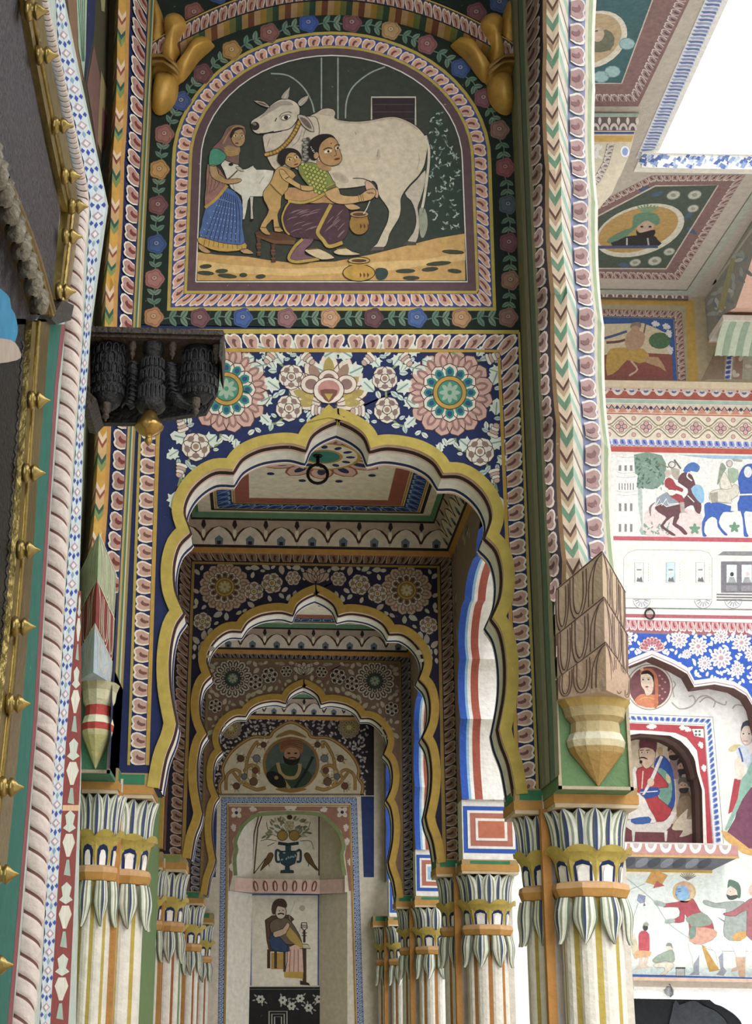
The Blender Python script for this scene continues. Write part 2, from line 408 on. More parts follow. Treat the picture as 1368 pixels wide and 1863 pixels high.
# ---- ceilings of the three bays
def bay_ceiling(name, Y0, Y1, label):
    t = thing(name, label, None, None, (XC, (Y0 + Y1) / 2, ZC), 'structure')
    g = MB(); g.box((-.6, Y0, ZC), (XRW, Y1, ZC + .15), K['cream']); g.build('slab', t)
    p = Pt(lambda x, y, l: Vector((x, y, ZC - l - .001)))
    y0, y1 = Y0 + .22, Y1 - .18
    def frame(x0, y0, x1, y1, w, c, lay):
        for a, b in (((x0, y0), (x1, y0 + w)), ((x0, y1 - w), (x1, y1)), ((x0, y0), (x0 + w, y1)), ((x1 - w, y0), (x1, y1))): p.rect(*a, *b, c, lay)
    frame(-.47, y0 - .12, 1.05, y1 + .08, .03, K['green'], 1)
    frame(-.36, y0, .94, y1, .02, K['ink'], 1); frame(-.335, y0 + .025, .915, y1 - .025, .012, K['mustard'], 1)
    A = [(-.32, y0 + .04), (-.32, y1 - .04), (.90, y1 - .04), (.90, y0 + .04), (-.32, y0 + .04)]
    B = [(-.23, y0 + .13), (-.23, y1 - .13), (.81, y1 - .13), (.81, y0 + .13), (-.23, y0 + .13)]
    f, T = bandS(A, B, p.S); petal_band(p, f, int(T / .085), K['navy'], K['blue'], K['navy'], K['sky'], 1)
    frame(-.225, y0 + .135, .805, y1 - .135, .012, K['mustard'], 1); frame(-.21, y0 + .15, .79, y1 - .15, .085, K['brick'], 1)
    p.build('painted_border', t)
    q = Pt(p.S); cy = (y0 + y1) / 2 + .12
    for k in range(12):
        a = k * PI / 6; q.petal(XC, cy, a, .16, .36, .13, K['pink'], 1, K['brick'], .012); q.petal(XC, cy, a, .2, .3, .05, K['navy'], 2)
        q.ell(XC + .41 * math.cos(a + .26), cy + .41 * math.sin(a + .26), .022, .022, K['navy'], 1)
    q.ell(XC, cy, .2, .2, K['cream'], 2.5, line=K['mustard'], lw=.02, n=24)
    for k in range(12): q.ell(XC + .15 * math.cos(k * PI / 6), cy + .15 * math.sin(k * PI / 6), .026, .018, K['navy'], 3.2, k * PI / 6)
    q.ell(XC, cy, .1, .1, K['teal'], 3.6, line=K['mustard'], lw=.016, n=18)
    q.build('flower_medallion', t)
    # cornice with a scalloped frieze: far side, and the two long sides
    def frieze(nm, a, b, inn):
        a, b, inn = Vector(a), Vector(b), Vector(inn); L = (b - a).length; d = (b - a) / L
        zt, zb = ZC - .03, ZC - .19
        S = lambda u, v, l: a + d * u + inn * (.02 + .10 * v) + Vector((0, 0, zb + (zt - zb) * v - a.z)) + (inn - Vector((0, 0, .5))) * l
        g = Pt(S); n = max(4, int(L / .185)); w = L / n
        g.grid([[S(0, 0, 0), S(L, 0, 0)], [S(0, 1, 0), S(L, 1, 0)]], C('b59f90'), False)
        g.grid([[S(0, 0, 0) , S(L, 0, 0)], [a + Vector((0, 0, zb - .035 - a.z)), b + Vector((0, 0, zb - .035 - b.z))]], K['ochre'], False)
        g.grid([[S(0, 1, 0), S(L, 1, 0)], [S(0, 1, 0) + Vector((0, 0, .04)) + inn * .03, S(L, 1, 0) + Vector((0, 0, .04)) + inn * .03]], K['leaf'], False)
        g.rect(0, 0, L, .09, K['ink'], 1); g.rect(0, .93, L, 1, K['dbrown'], 1)
        for k in range(n):
            x = k * w
            g.poly([(x, .1), *[(x + w * t, .1 + .62 * math.sin(PI * t) ** .7) for t in (.05, .15, .3, .5, .7, .85, .95)], (x + w, .1)], C('d8cabd'), 1)
            g.stroke([(x + w * t, .22 + .5 * math.sin(PI * t) ** .7) for t in (0, .05, .15, .3, .5, .7, .85, .95, 1)], .03 if False else w * .09, C('4b2a20'), 2)
            g.poly([(x + w * .38, .1), (x + w * .36, .3), (x + w * .5, .42), (x + w * .64, .3), (x + w * .62, .1)], K['slate'], 2)
            g.poly([(x + w * .44, .1), (x + w * .44, .22), (x + w * .56, .22), (x + w * .56, .1)], K['ink'], 2.6)
            g.poly([(x - w * .04, .92), (x - w * .08, .75), (x, .62), (x + w * .08, .75), (x + w * .04, .92)], K['ink'], 2.4)
            g.poly([(x - w * .05, .6), (x - w * .06, .42), (x, .3), (x + w * .06, .42), (x + w * .05, .6)], K['cream'], 2.8)
        g.build(nm, t)
    frieze('cornice', (-.6, Y1, ZC), (1.13, Y1, ZC), (0, -1, 0))
    frieze('cornice', (1.13, Y1, ZC), (1.13, Y0, ZC), (-1, 0, 0))
    frieze('cornice', (-.6, Y0, ZC), (-.6, Y1, ZC), (1, 0, 0))
    local_parent(t)
bay_ceiling('ceiling', YK[0] + TK, YK[1], 'painted gallery ceiling with flower medallion and blue petal border behind the near arch')
bay_ceiling('ceiling', YK[1] + TK, YK[2], 'painted gallery ceiling between the second and third arches')
bay_ceiling('ceiling', YK[2] + TK, YK[3], 'painted gallery ceiling before the end wall')
# roof over the gallery and eave around the courtyard
wallbox('ceiling_roof', (-.9, 6.26, HS + .02), (1.47, 14.3, HS + .2), K['stone'], 'plaster', 'flat roof over the far part of the gallery')
# ---- arcade walls on the courtyard side of the back bays
def arcade(Y0, Y1, label):
    t = thing('arcade_arch', label, 'arch', 'arcade arches open to the courtyard', (1.3, (Y0 + Y1) / 2, 0))
    yc = (Y0 + Y1) / 2; hw = (Y1 - Y0) / 2 - .13
    mx = max(x for x, z in HALF) - XC; zb = 1.6 + 1.2; za = 1.6 + 2.55; NH = HPS.index(HP[-4]) + 1; z1 = HALF[0][1]; z0 = HALF[NH - 1][1]
    H = [((x - XC) / mx * hw, zb + (z - z0) / (z1 - z0) * (za - zb)) for x, z in HALF[:NH]]
    P = [(yc - a, z) for a, z in H[::-1]] + [(yc + a, z) for a, z in H[1:]]
    P = [(P[0][0], zb), *P, (P[-1][0], zb)]
    poly = [(Y0, zb), *P, (Y1, zb), (Y1, HS), (Y0, HS)]
    b = MB(); fc = C('9a8176')
    b.face([(XRW, y, z) for y, z in poly], fc); b.face([(1.47, y, z) for y, z in poly], K['plaster'])
    b.build('wall_panel', t)
    g = MB(); xs = [XRW, 1.17, 1.185, 1.205, 1.25, 1.27, 1.39, 1.42, 1.47]
    cs = [K['royal'], K['sky'], K['white'], C('a8523f'), K['white'], K['plaster'], C('b46a58'), K['plaster']]
    for i in range(len(cs)): g.grid([[(xs[i], y, z) for y, z in P], [(xs[i + 1], y, z) for y, z in P]], cs[i], False)
    g.build('striped_soffit', t, 'plaster')
    # floral ground on the gallery side above the opening
    q = Pt(lambda y, z, l: Vector((XRW - l, y, z)))
    random.seed(int(Y0 * 10))
    for k in range(170):
        y = random.uniform(Y0 + .05, Y1 - .05); z = random.uniform(za - .5, ZC - .22)
        if abs(y - yc) < hw * .9 and z < za + .05: continue
        q.leaf(y, z, random.uniform(0, 6.28), random.uniform(.05, .09), .035, random.choice([C('c8b8aa'), C('b39a8c'), C('6b5560')]), 1)
    q.build('painted_leaves', t)
    local_parent(t)
for i, w in enumerate(('first', 'second', 'third')):
    arcade(YK[i] + TK, YK[i + 1], w + ' side arch beyond the near pillar with red and blue striped soffit')
# left bays: shallow green blind panels with a brown border
for i in range(3):
    w = ('behind the near arch', 'behind the second arch', 'behind the third arch')[i]
    t = thing('blind_arch', 'green blind wall panel on the closed side ' + w, 'wall panel', 'green wall panels along the closed side', (-.62, (YK[i] + YK[i + 1]) / 2, 0))
    mesh('field', t, 'plaster', lambda b: b.box((-.75, YK[i] + TK, 1.5), (-.6, YK[i + 1], ZC), C('6d8a54')))
    mesh('edge_band', t, 'paint', lambda b: b.box((-.6, YK[i + 1] - .12, 2.5), (-.57, YK[i + 1] - .01, ZC - .2), C('6d4a38')))
    mesh('edge_line', t, 'paint', lambda b: b.box((-.6, YK[i + 1] - .2, 2.5), (-.58, YK[i + 1] - .13, ZC - .2), K['mustard']))
    local_parent(t)
# ------------------------------------------------------------------ pillars
def make_shaft(parent, name, cx, cy, r, dz, rib, faces, off):
    """lobed shaft with two leaf rings, a faceted ring and a niche drum; faces: angles that show leaves"""
    b = MB(); rows = []; nl = 8
    ang = []
    for k in range(nl):
        for t, rr, c in ((-.14, .93, 1), (.14, .93, 0), (.28, .985, 0), (.5, 1.0, 0), (.72, .985, 0)):
            ang.append(((k + t) * 2 * PI / nl + off, rr, c))
    zt = 1.6 + .50 + dz
    for z in (0, .12, zt - .4, zt - .1, zt): rows.append([(r * .94 * a[1] * math.cos(a[0]), r * .94 * a[1] * math.sin(a[0]), z) for a in ang])
    b.grid(rows, lambda i, j: rib if ang[j][2] else C('ddd6cb'), False, True)
    sh = b.build(name, parent, 'plaster'); sh.location = (cx, cy, 0)
    def sub(nm, fn, mat='paint'):
        g = MB(); fn(g); o = g.build(nm, sh, mat); return o
    z = lambda a: 1.6 + a + dz
    # faceted ring
    sub('ring', lambda g: g.lathe((0, 0, 0), [(r * .95, z(.45)), (r * 1.12, z(.455)), (r * 1.24, z(.485)), (r * 1.2, z(.505)), (r * 1.0, z(.512))], lambda i: (K['ochre'], K['ochre'], C('c89a68'), C('c89a68'))[i], 8, rot=PI / 8 + off, sm=False))
    # niche drum, flaring upwards
    def drum(g):
        R0, R1, R2 = r * .95, r * 1.02, r * 1.26; za, zb, zc_ = z(.51), z(.57), z(.62)
        def S(u, v, l):
            a = off + u * 2 * PI; rr = (R0 + (R1 - R0) * v / .6 if v < .6 else R1 + (R2 - R1) * ((v - .6) / .4) ** 1.5) + l
            return Vector((rr * math.cos(a), rr * math.sin(a), za + (zc_ - za) * v))
        for i in range(32):
            for va, vb in ((0, .35), (.35, .65), (.65, .85), (.85, 1)): g.face([S(i / 32, va, 0), S((i + 1) / 32, va, 0), S((i + 1) / 32, vb, 0), S(i / 32, vb, 0)], K['yellow'] if va >= .65 else C('d8d0c2'))
        q = Pt(S)
        for k in range(8):
            u = (k + .5) / 8
            def ar(w, h): return [(u - w, 0.02), (u - w, h - .22), (u - w * .7, h - .07), (u, h), (u + w * .7, h - .07), (u + w, h - .22), (u + w, 0.02)]
            q.poly(ar(.062, .98), K['yellow'], 1.5); q.poly(ar(.045, .74), K['navy'], 3); q.poly(ar(.026, .55), K['plaster'], 4.5)
        g.v_off = len(g.v); n = len(g.v); g.v += q.v; g.f += [tuple(i + n for i in f) for f in q.f]; g.c += q.c; g.sm += q.sm
        # scalloped lip
        top = []
        for i in range(65):
            u = i / 64; h = .028 * abs(math.cos(u * 8 * PI)) ** .5 * 0 + .026 * abs(math.sin(u * 8 * PI)) ** .6
            top.append((u, h))
        g.grid([[S(u, 1, .001) for u, h in top], [S(u, 1, .012) + Vector((0, 0, h)) for u, h in top]], K['yellow'], False)
    sub('niche_drum', drum)
    def leafmesh(up):
        g = MB(); rows = []; nr, nc = 10, 13
        wa = 2 * PI / 8 * 1.02
        for i in range(nr):
            t = i / (nr - 1)
            if up: zz = z(.615) + .168 * t; rr = r * (.98 + .10 * t + .34 * max(0, t - .45) ** 1.6); wd = wa * (.62 + .5 * math.sin(PI * min(1, t * .95 + .1)) if t < .86 else .62 * (1 - t) / .14 + .12)
            else: zz = z(.452) - .172 * t; rr = r * (1.0 + .13 * math.sin(PI * min(1, t * 1.15))) + (.012 * max(0, t - .7) / .3); wd = wa * (.8 + .1 * math.sin(PI * t)) if t < .5 else wa * .88 * (1 - (t - .5) / .5) ** .75 + .01
            rows.append([((rr + .018 * math.cos((j / (nc - 1) - .5) * PI)) * math.cos((j / (nc - 1) - .5) * wd), (rr + .018 * math.cos((j / (nc - 1) - .5) * PI)) * math.sin((j / (nc - 1) - .5) * wd), zz) for j in range(nc)])
        pc = [C('66705a'), C('c3c9b4'), C('dedbcd'), C('8a937c'), C('d6d6c6'), C('4a5562') if up else C('59654f'), C('3a4474'), C('d6d6c6'), C('8a937c'), C('dedbcd'), C('c3c9b4'), C('66705a')]
        g.grid(rows, lambda i, j: pc[j], True)
        me = g.build('upper_leaf' if up else 'lower_leaf', sh, 'paint'); return me
    for up in (True, False):
        base = leafmesh(up)
        fa = [off + (k + (0 if up else .5)) * 2 * PI / 8 for k in range(8)]
        first = True
        for a in fa:
            if not any(abs((a - f + PI) % (2 * PI) - PI) < 1.9 for f in faces): continue
            o = base if first else base.copy()
            if not first: col.objects.link(o); o.parent = sh
            o.rotation_euler = (0, 0, a); first = False
        # second row of leaves between the first
        if up:
            for a in fa:
                if not any(abs((a - f + PI) % (2 * PI) - PI) < 1.9 for f in faces): continue
                o = base.copy(); col.objects.link(o); o.parent = sh; o.rotation_euler = (0, 0, a + PI / 8); o.scale = (.94, .94, 1)
    return sh
def make_pier(Yk, side, label, dz=0., rib=None, panel=None, green=True):
    t = thing('pillar', label, 'pillar', 'clustered pillars along the gallery', (1.27 if side > 0 else -.6, Yk + .12, 0), 'thing')
    rib = rib or K['yellow']; z = lambda a: 1.6 + a + dz
    if side > 0:
        cx0, cx1 = 1.11, 1.43; fs = (1.27, Yk - .07, .125); ss = (1.135, Yk + .13, .09); fil = [(1.095, Yk - .045), (1.095, Yk + TK - .005)]; face = PI
    else:
        cx0, cx1 = -.75, -.57; fs = (-.655, Yk - .04, .075); ss = (-.575, Yk + .13, .105); fil = [(-.60, Yk - .06), (-.715, Yk - .03), (-.60, Yk + TK)]; face = 0
    b = MB(); b.box((cx0, Yk - .01, 0), (cx1, Yk + TK + .01, z(.86)), C('cfc7ba'))
    b.build('core', t, 'plaster')
    make_shaft(t, 'front_shaft', *fs, dz, rib, (-PI / 2,), -PI / 2)
    make_shaft(t, 'side_shaft', *ss, dz, rib, (face, ), face)
    for x, y in fil:
        g = MB(); g.box((x, y, 0), (x + .034, y + .045, z(.80)), C('b97f35')); g.build('corner_fillet', t, 'plaster')
    # abacus: ochre band and green painted panels, one block over each shaft
    def abacus(b, x0, y0, x1, y1, tall):
        b.box((x0, y0, z(.785)), (x1, y1, z(.80)), C('c9b391')); b.box((x0 - .004, y0 - .004, z(.80)), (x1 + .004, y1 + .004, z(.835)), K['ochre'])
        b.box((x0, y0, z(.835)), (x1, y1, z(tall)), C('a98c58'))
        w = x1 - x0
        b.box((x0 + .15 * w, y0 - .002, z(.84)), (x1 - .15 * w, y0, z(tall) - .006), C('2c7a55') if green else C('7d8a4a'))
        d = y1 - y0
        xs = x0 - .002 if side > 0 else x1
        b.box((xs, y0 + .15 * d, z(.84)), (xs + .002, y1 - .15 * d, z(tall) - .006), C('2c7a55') if green else C('7d8a4a'))
    g = MB()
    if side > 0: abacus(g, 1.12, Yk - .22, 1.44, Yk - .01, .862); abacus(g, 1.0, Yk - .005, 1.14, Yk + TK + .005, .885)
    else: abacus(g, -.72, Yk - .125, -.58, Yk - .01, .885); abacus(g, -.68, Yk - .005, -.45, Yk + TK + .005, .885)
    g.build('abacus', t)
    if panel and side > 0:
        g = MB(); g.box((1.13, Yk - .2, z(.865)), (1.46, Yk, 1.6 + 1.2), K['plaster'])
        for a, c in ((.006, K['royal']), (.03, K['white']), (.045, panel[0]), (.075, K['white']), (.09, panel[1])):
            g.box((1.13 + a, Yk - .2 - a * .1 - .001, z(.895) + a), (1.46 - a, Yk - .2, 1.6 + 1.17 - a), c)
        g.build('painted_block', t)
    return t
make_pier(YK[0], 1, 'stout clustered pillar with yellow ribs and leaf capital beside the courtyard kite mural', 0)
make_pier(YK[0], -1, 'clustered half pillar with yellow ribs and leaf capital beside the rope moulding', .035)
o2 = (C('b5603c'), K['white'])
make_pier(YK[1], 1, 'clustered pillar under the second arch with blue framed block above its capital', 0, C('a8702f'), (C('b46a58'), C('c06a4a')))
make_pier(YK[1], -1, 'half pillar with red ribs under the second arch on the closed side', .0, C('9c5a32'), None, False)
make_pier(YK[2], 1, 'clustered pillar under the third arch with red framed block above its capital', 0, C('a8702f'), (C('b46a58'), K['sky']))
make_pier(YK[2], -1, 'half pillar under the third arch on the closed side', .0, C('9c5a32'), None)
make_pier(YK[3] - TK - .02, 1, 'clustered pillar against the end wall on the courtyard side', 0, C('a8702f'), (C('b46a58'), C('c06a4a')))
make_pier(YK[3] - TK - .02, -1, 'half pillar against the end wall on the closed side', .0, C('9c5a32'), None)
# ================================================================== near bay: scalloped side arches
CUSP = [(.6, .16), (1.13, .08), (1.70, .03), (2.27, .015), (2.84, 0), (3.42, -.02), (3.97, -.10), (4.5, -.32), (5.0, -.75), (5.4, -1.25)]
def dYf(z):
    for (a, p), (b, q) in zip(CUSP, CUSP[1:]):
        if a <= z <= b:
            t = (z - a) / (b - a); return p + (q - p) * t + .05 * math.sin(PI * t) ** .8
    return CUSP[0][1] if z < CUSP[0][0] else CUSP[-1][1]
def sweepS(p, q, wp=1., wq=1.):
    """facet between two section points; u = height above the eye, v across"""
    p, q = Vector((p[0], p[1], 0)), Vector((q[0], q[1], 0))
    d = (q - p).normalized(); n = Vector((-d.y, d.x, 0))
    if n.y > 0: n = -n
    def S(z, v, l):
        b = p.lerp(q, v); b = b + n * l
        return Vector((b.x, b.y + dYf(z) * (wp + (wq - wp) * v), 1.6 + z))
    return S
def zs(z0, z1, st=.03):
    n = int((z1 - z0) / st); z = [z0 + (z1 - z0) * i / n for i in range(n + 1)]
    return sorted(set(z + [c for c, _ in CUSP if z0 < c < z1]))
def plain(b, S, z0, z1, v0, v1, c, lay=0):
    b.grid([[S(z, v0, lay * LAY), S(z, v1, lay * LAY)] for z in zs(z0, z1)], c, False)
def chevrons(b, S, z0, z1, up, cols, per, rise):
    """stripes running across the facet, dropping towards the ridge"""
    z = z0; i = 0
    while z < z1:
        c, h = cols[i % len(cols)]; h = h * per
        for va, vb in ((0, .5), (.5, 1)):
            ra, rb = (rise * abs(1 - 2 * va), rise * abs(1 - 2 * vb)) if not up else (rise * (1 - va), rise * (1 - vb))
            b.face([S(z + ra, va, 0), S(z + rb, vb, 0), S(min(z + h, z1) + rb, vb, 0), S(min(z + h, z1) + ra, va, 0)], c)
        z += h; i += 1
def side_arch(sec, W, label, P, z0, z1, name='arcade_arch', grp=None):
    t = thing(name, label, 'arch', grp, (sec[0][0], 5.6, 0))
    for i, (nm, kind, *a) in enumerate(P):
        S = sweepS(sec[i], sec[i + 1], W[i], W[i + 1]); b = Pt(S)
        zz = a[0] if False else z0 if i else ZI - 1.6 + .02
        if kind == 'plain': plain(b, S, zz, z1, 0, 1, a[0])
        elif kind == 'stripes':
            v = 0
            for c, w in a[0]: plain(b, S, zz, z1, v, v + w, c); v += w
        elif kind == 'chev': chevrons(b, S, zz, z1 - .1, a[0], a[1], a[2], a[3])
        elif kind == 'petal':
            f = lambda u, v, l, S=S: S(z0 + u * (z1 - z0), v, l * 6)
            plain(b, S, zz, z1, 0, 1, a[0]); petal_band(b, f, int((z1 - z0) / a[4]), None, a[1], a[2], a[3], 1, a[5])
            plain(b, S, zz, z1, .93, 1, a[6], 2) if len(a) > 6 else None
        b.build(nm, t)
    return t
secR = [(1.105, 6.0), (1.105, 5.56), (1.142, 5.50), (1.156, 5.485), (1.205, 5.47), (1.275, 5.62), (1.36, 5.67), (1.43, 5.80), (1.45, 6.0)]
gg = C('6f7a66')
tan2, brn = C('9c8468'), C('5a4038')
chv = [(C('5f8268'), .26), (C('c9b9a0'), .16), (C('a88d70'), .18), (brn, .12), (C('c4ab94'), .28)]
PR = [('edge_mouldings', 'stripes', [(C('7d7a58'), .22), (gg, .1), (C('8b8a74'), .2), (C('4d4a40'), .06), (C('5d7868'), .22), (C('a3a08a'), .2)]),
      ('petal_band', 'petal', C('3a3038'), C('8a6e66'), C('4f342f'), C('b9a89e'), .095, False),
      ('fillet', 'plain', C('a3805a')),
      ('chevron_band', 'chev', False, chv, .155, .045),  # gallery side of the ridge: its shade is put into the darker palette
      ('chevron_band', 'chev', True, [(C('8aa897'), .26), (C('c6bfb1'), .3), (C('7a665c'), .1), (C('c0b6a6'), .34)], .155, .045),  # courtyard side: same chevrons, daylight put into the paler palette
      ('petal_band', 'petal', C('7a80a0'), C('9a7c7a'), C('7a5758'), C('c6bfb8'), .10, False),
      ('edge_band', 'stripes', [(C('b9b09c'), .3), (C('8a9a78'), .4), (C('cfc9bc'), .3)]),
      ('outer_face', 'plain', K['plaster'])]
side_arch(secR, [0, .2, 1, 1, 1, 1, 1, 1, 0], 'tall scalloped arch with chevron and petal bands beside the cow mural, open to the courtyard', PR, 1.55, 5.3)
secL = [(-.59, 6.0), (-.59, 5.56), (-.643, 5.50), (-.658, 5.485), (-.69, 5.47), (-.715, 5.56), (-.76, 5.66)]
chl = [(C('c8952c'), .34), (C('7a8c4a'), .14), (C('2f5a4c'), .1), (C('caa06a'), .22), (C('8c4a38'), .08), (C('d9bda0'), .12)]
PL = [('edge_mouldings', 'stripes', [(C('a8924a'), .25), (C('d6cfae'), .12), (C('4f7a5a'), .2), (C('b9a04e'), .2), (K['navy'], .23)]),
      ('petal_band', 'petal', K['navy'], C('b08478'), C('7a2f2a'), C('e0d2c6'), .085, False),
      ('fillet', 'plain', K['ochre']),
      ('chevron_band', 'chev', False, chl, .21, .03), ('chevron_band', 'chev', True, chl, .21, .03), ('inner_face', 'plain', C('6a5a3a'))]
side_arch(secL, [0, .2, 1, 1, 1, 1, 1], 'scalloped blind arch with yellow chevron band behind the black carved bracket', PL, 1.55, 5.3, 'blind_arch')
# the rest of the near arcade: pier and wall out of view towards the viewer, so that light enters as it should
t = wallbox('wall_right', (1.13, -3, 0), (1.47, 1.6, HS), K['plaster'], 'plaster', 'plaster pier of the near arcade')
wallbox('trim_1', (1.13, 1.6, 6.95), (1.47, 6.0, HS), K['plaster'], 'plaster', 'wall above the near side arch')
# ------------------------------------------------------------------ pendant corbels at the springing of the side arches
def corbel(xa, xm, xb, yb, ym, pal, label, dz=0):
    t = thing('corbel', label, 'corbel', 'pendant corbels on the near pillars', (xm, yb, 1.6 + .85))
    z = lambda a: 1.6 + a + dz
    g = MB(); g.box((xa, yb, z(.865)), (xb, 6.0, z(1.26)), pal[0]); g.build('back_panel', t, 'plaster')
    g = MB(); e = .012
    for (p, q) in (((xa, z(.865)), (xa + e, z(1.26))), ((xb - e, z(.865)), (xb, z(1.26))), ((xa, z(.865)), (xb, z(.865) + e))): g.box((p[0], yb - .012, p[1]), (q[0], yb, q[1]), C('a89a80'))
    g.build('panel_edge', t, 'plaster')
    # three tiers of carved petals, each a V-fronted block with a peaked top edge
    for i, (z0, z1, s) in enumerate(((1.20, 1.38, 1.0), (1.365, 1.55, 1.0), (1.535, 1.725, .98))):
        ya = ym + (.03 if i == 0 else .015 * (2 - i)); dr = .10
        L0, R0, M0 = (xa + .004, yb - .055), (xb - .004, yb - .055), (xm, ya)
        b = MB(); c = pal[1 + i]
        out = .034
        for (p, q, hp, hq) in ((L0, M0, z1 - dr, z1), (M0, R0, z1, z1 - dr)):
            dp, dq = (0, 0) if i == 0 else (dr if p is not M0 else 0, dr if q is not M0 else 0)
            b.face([(p[0], p[1], z(z0 - dp)), (q[0], q[1], z(z0 - dq)), (q[0], q[1] - out, z(hq)), (p[0], p[1] - out, z(hp))], c)
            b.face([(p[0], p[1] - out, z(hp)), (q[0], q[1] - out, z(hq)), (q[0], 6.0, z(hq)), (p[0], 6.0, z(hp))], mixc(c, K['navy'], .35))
        b.face([(L0[0], L0[1], z(z0)), (L0[0], L0[1] - out, z(z1 - dr)), (L0[0], 6.0, z(z1 - dr)), (L0[0], 6.0, z(z0))], c)
        b.face([(R0[0], R0[1], z(z0)), (R0[0], R0[1] - out, z(z1 - dr)), (R0[0], 6.0, z(z1 - dr)), (R0[0], 6.0, z(z0))], c)
        b.face([(L0[0], L0[1], z(z0)), (M0[0], M0[1], z(z0)), (R0[0], R0[1], z(z0)), (R0[0], 6., z(z0)), (L0[0], 6., z(z0))], c)
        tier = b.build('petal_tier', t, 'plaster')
        # incised petal outlines
        for (p, q, hp, hq) in ((L0, M0, z1 - dr, z1), (R0, M0, z1 - dr, z1)):
            n = Vector((q[1] - p[1], -(q[0] - p[0]), 0)).normalized()
            if n.y > 0: n = -n
            def S(u, v, l, p=p, q=q, hp=hp, hq=hq, n=n, i=i, z0=z0):
                top = hp + (hq - hp) * u
                bo = z0 if i == 0 else z0 - dr * (1 - u); return Vector((p[0] + (q[0] - p[0]) * u, p[1] + (q[1] - p[1]) * u - out * v, z(bo + (top - bo) * v))) + n * l
            g = Pt(S); lc = pal[4]
            for k, (uc, w) in enumerate(((.16, .13), (.5, .17), (.93, .22))):
                for s_ in (1, .6):
                    g.stroke([(uc - w * s_, .95), (uc - w * s_, .45), (uc - w * s_ * .6, .14 + .2 * (1 - s_)), (uc, .06 + .2 * (1 - s_)), (uc + w * s_ * .6, .14 + .2 * (1 - s_)), (uc + w * s_, .45), (uc + w * s_, .9)] if k != 2 else
                             [(uc - w * s_, .1), (uc - w * s_ * .9, .6), (uc - w * .3 * s_, .88), (1, .93)], .022, lc, 2, sm=3)
            g.stroke([(0, .97), (1, .97)], .03, lc, 2)
            g.build('incised_petals', tier, 'paint')
    # stepped octagonal neck and inverted pyramid
    cy = yb - .01; cx = xm; R = (xb - xa) / 2
    b = MB(); sc = pal[5]; ry = .16 / .15
    prof = [(1.0, 1.20), (.86, 1.17), (.80, 1.135), (.66, 1.115), (.68, 1.075), (.72, 1.07), (.80, 1.045), (.76, 1.02), (.70, 1.0), (.02, .88)]
    rows = [[(cx + R * r * math.cos(a), cy - .115 * r * max(0, math.sin(a)) , z(h)) for a in [PI * (k + .0) / 6 for k in range(7)]] for r, h in prof]
    b.grid(rows, lambda i, j: sc[min(i, len(sc) - 1)] if i < 8 else sc[-1], False)
    b.face([rows[0][j] for j in range(7)], sc[0])
    b.build('pendant_bud', t, 'plaster')
    return t
st = C('b09a63')
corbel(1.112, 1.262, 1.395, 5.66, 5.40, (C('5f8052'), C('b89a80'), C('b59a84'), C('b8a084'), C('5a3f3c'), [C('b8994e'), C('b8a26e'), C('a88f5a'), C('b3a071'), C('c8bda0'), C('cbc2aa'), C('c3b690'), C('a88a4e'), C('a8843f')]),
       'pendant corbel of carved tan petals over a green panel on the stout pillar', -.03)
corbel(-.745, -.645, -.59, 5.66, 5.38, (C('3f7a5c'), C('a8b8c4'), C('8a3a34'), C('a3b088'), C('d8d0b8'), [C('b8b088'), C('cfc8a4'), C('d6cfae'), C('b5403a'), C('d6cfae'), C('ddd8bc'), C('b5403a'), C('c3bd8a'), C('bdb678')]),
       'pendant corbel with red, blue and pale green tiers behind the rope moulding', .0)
# ================================================================== left portal: brass-bound door, rope moulding and painted bands
XD = -.55
def LX(pts): return [Vector(onX(x, y, XD)) for x, y in pts]
edge = [(118, 0), (148, 146), (178, 285), (197, 375), (188, 440), (166, 596), (153, 767), (145, 1039), (142, 1170), (148, 1390), (138, 1863), (134, 1990)]
edge = [(105, -80)] + edge
t = thing('wall_portal', 'painted plaster surround of the brass bound doorway', None, None, tuple(onX(60, 1863, XD)), 'structure'); t.name = 'door_1'
mesh('surround', t, 'plaster', lambda b: b.prism(LX(edge + [(-900, 1990), (-900, -80)]), (-.2, 0, 0), C('b8c4bd'), C('a89a80')))
p = Pt(SX(XD))
# floral blue-white band
fl = [(96, -80), (101, 0), (107, 90), (122, 163), (137, 232), (154, 311), (163, 375), (160, 440), (152, 596), (146, 680), (137, 813), (128, 950), (118, 1090), (109, 1265), (97, 1400), (88, 1533), (75, 1800), (66, 1990)]
frr = [(112, -80), (115, 0), (130, 90), (147, 163), (162, 232), (179, 311), (192, 375), (180, 440), (163, 596), (158, 680), (150, 813), (146, 950), (139, 1090), (126, 1265), (116, 1400), (109, 1533), (94, 1800), (84, 1990)]
def dens(P, n=6): return cr(P, False, n)
f, T = bandS(dens(fl), dens(frr), p.S)
n = 62
p.grid([[f(i / n, 0, LAY), f(i / n, 1, LAY)] for i in range(n + 1)], C('cdd9e0'), False)
for k in range(n):
    for sh, c, l in (([(.05, .5), (.3, .12), (.55, .5), (.3, .88)], C('b79aa5'), 2), ([(.14, .5), (.3, .3), (.46, .5), (.3, .7)], C('e8e4e8'), 2.6),
                     ([(.55, .1), (.7, .0), (.85, .1), (.7, .3)], K['blue'], 2), ([(.55, .9), (.7, 1), (.85, .9), (.7, .7)], K['blue'], 2), ([(.62, .5), (.8, .35), (1, .5), (.8, .65)], K['blue'] if k % 3 else C('7fa8c4'), 2), ([(0, .02), (.3, .06), (.5, .0), (.0, .0)], K['navy'], 2)):
        p.face([f((k + a) / n, b, l * LAY) for a, b in sh], c)
o = p.build('floral_band', t)
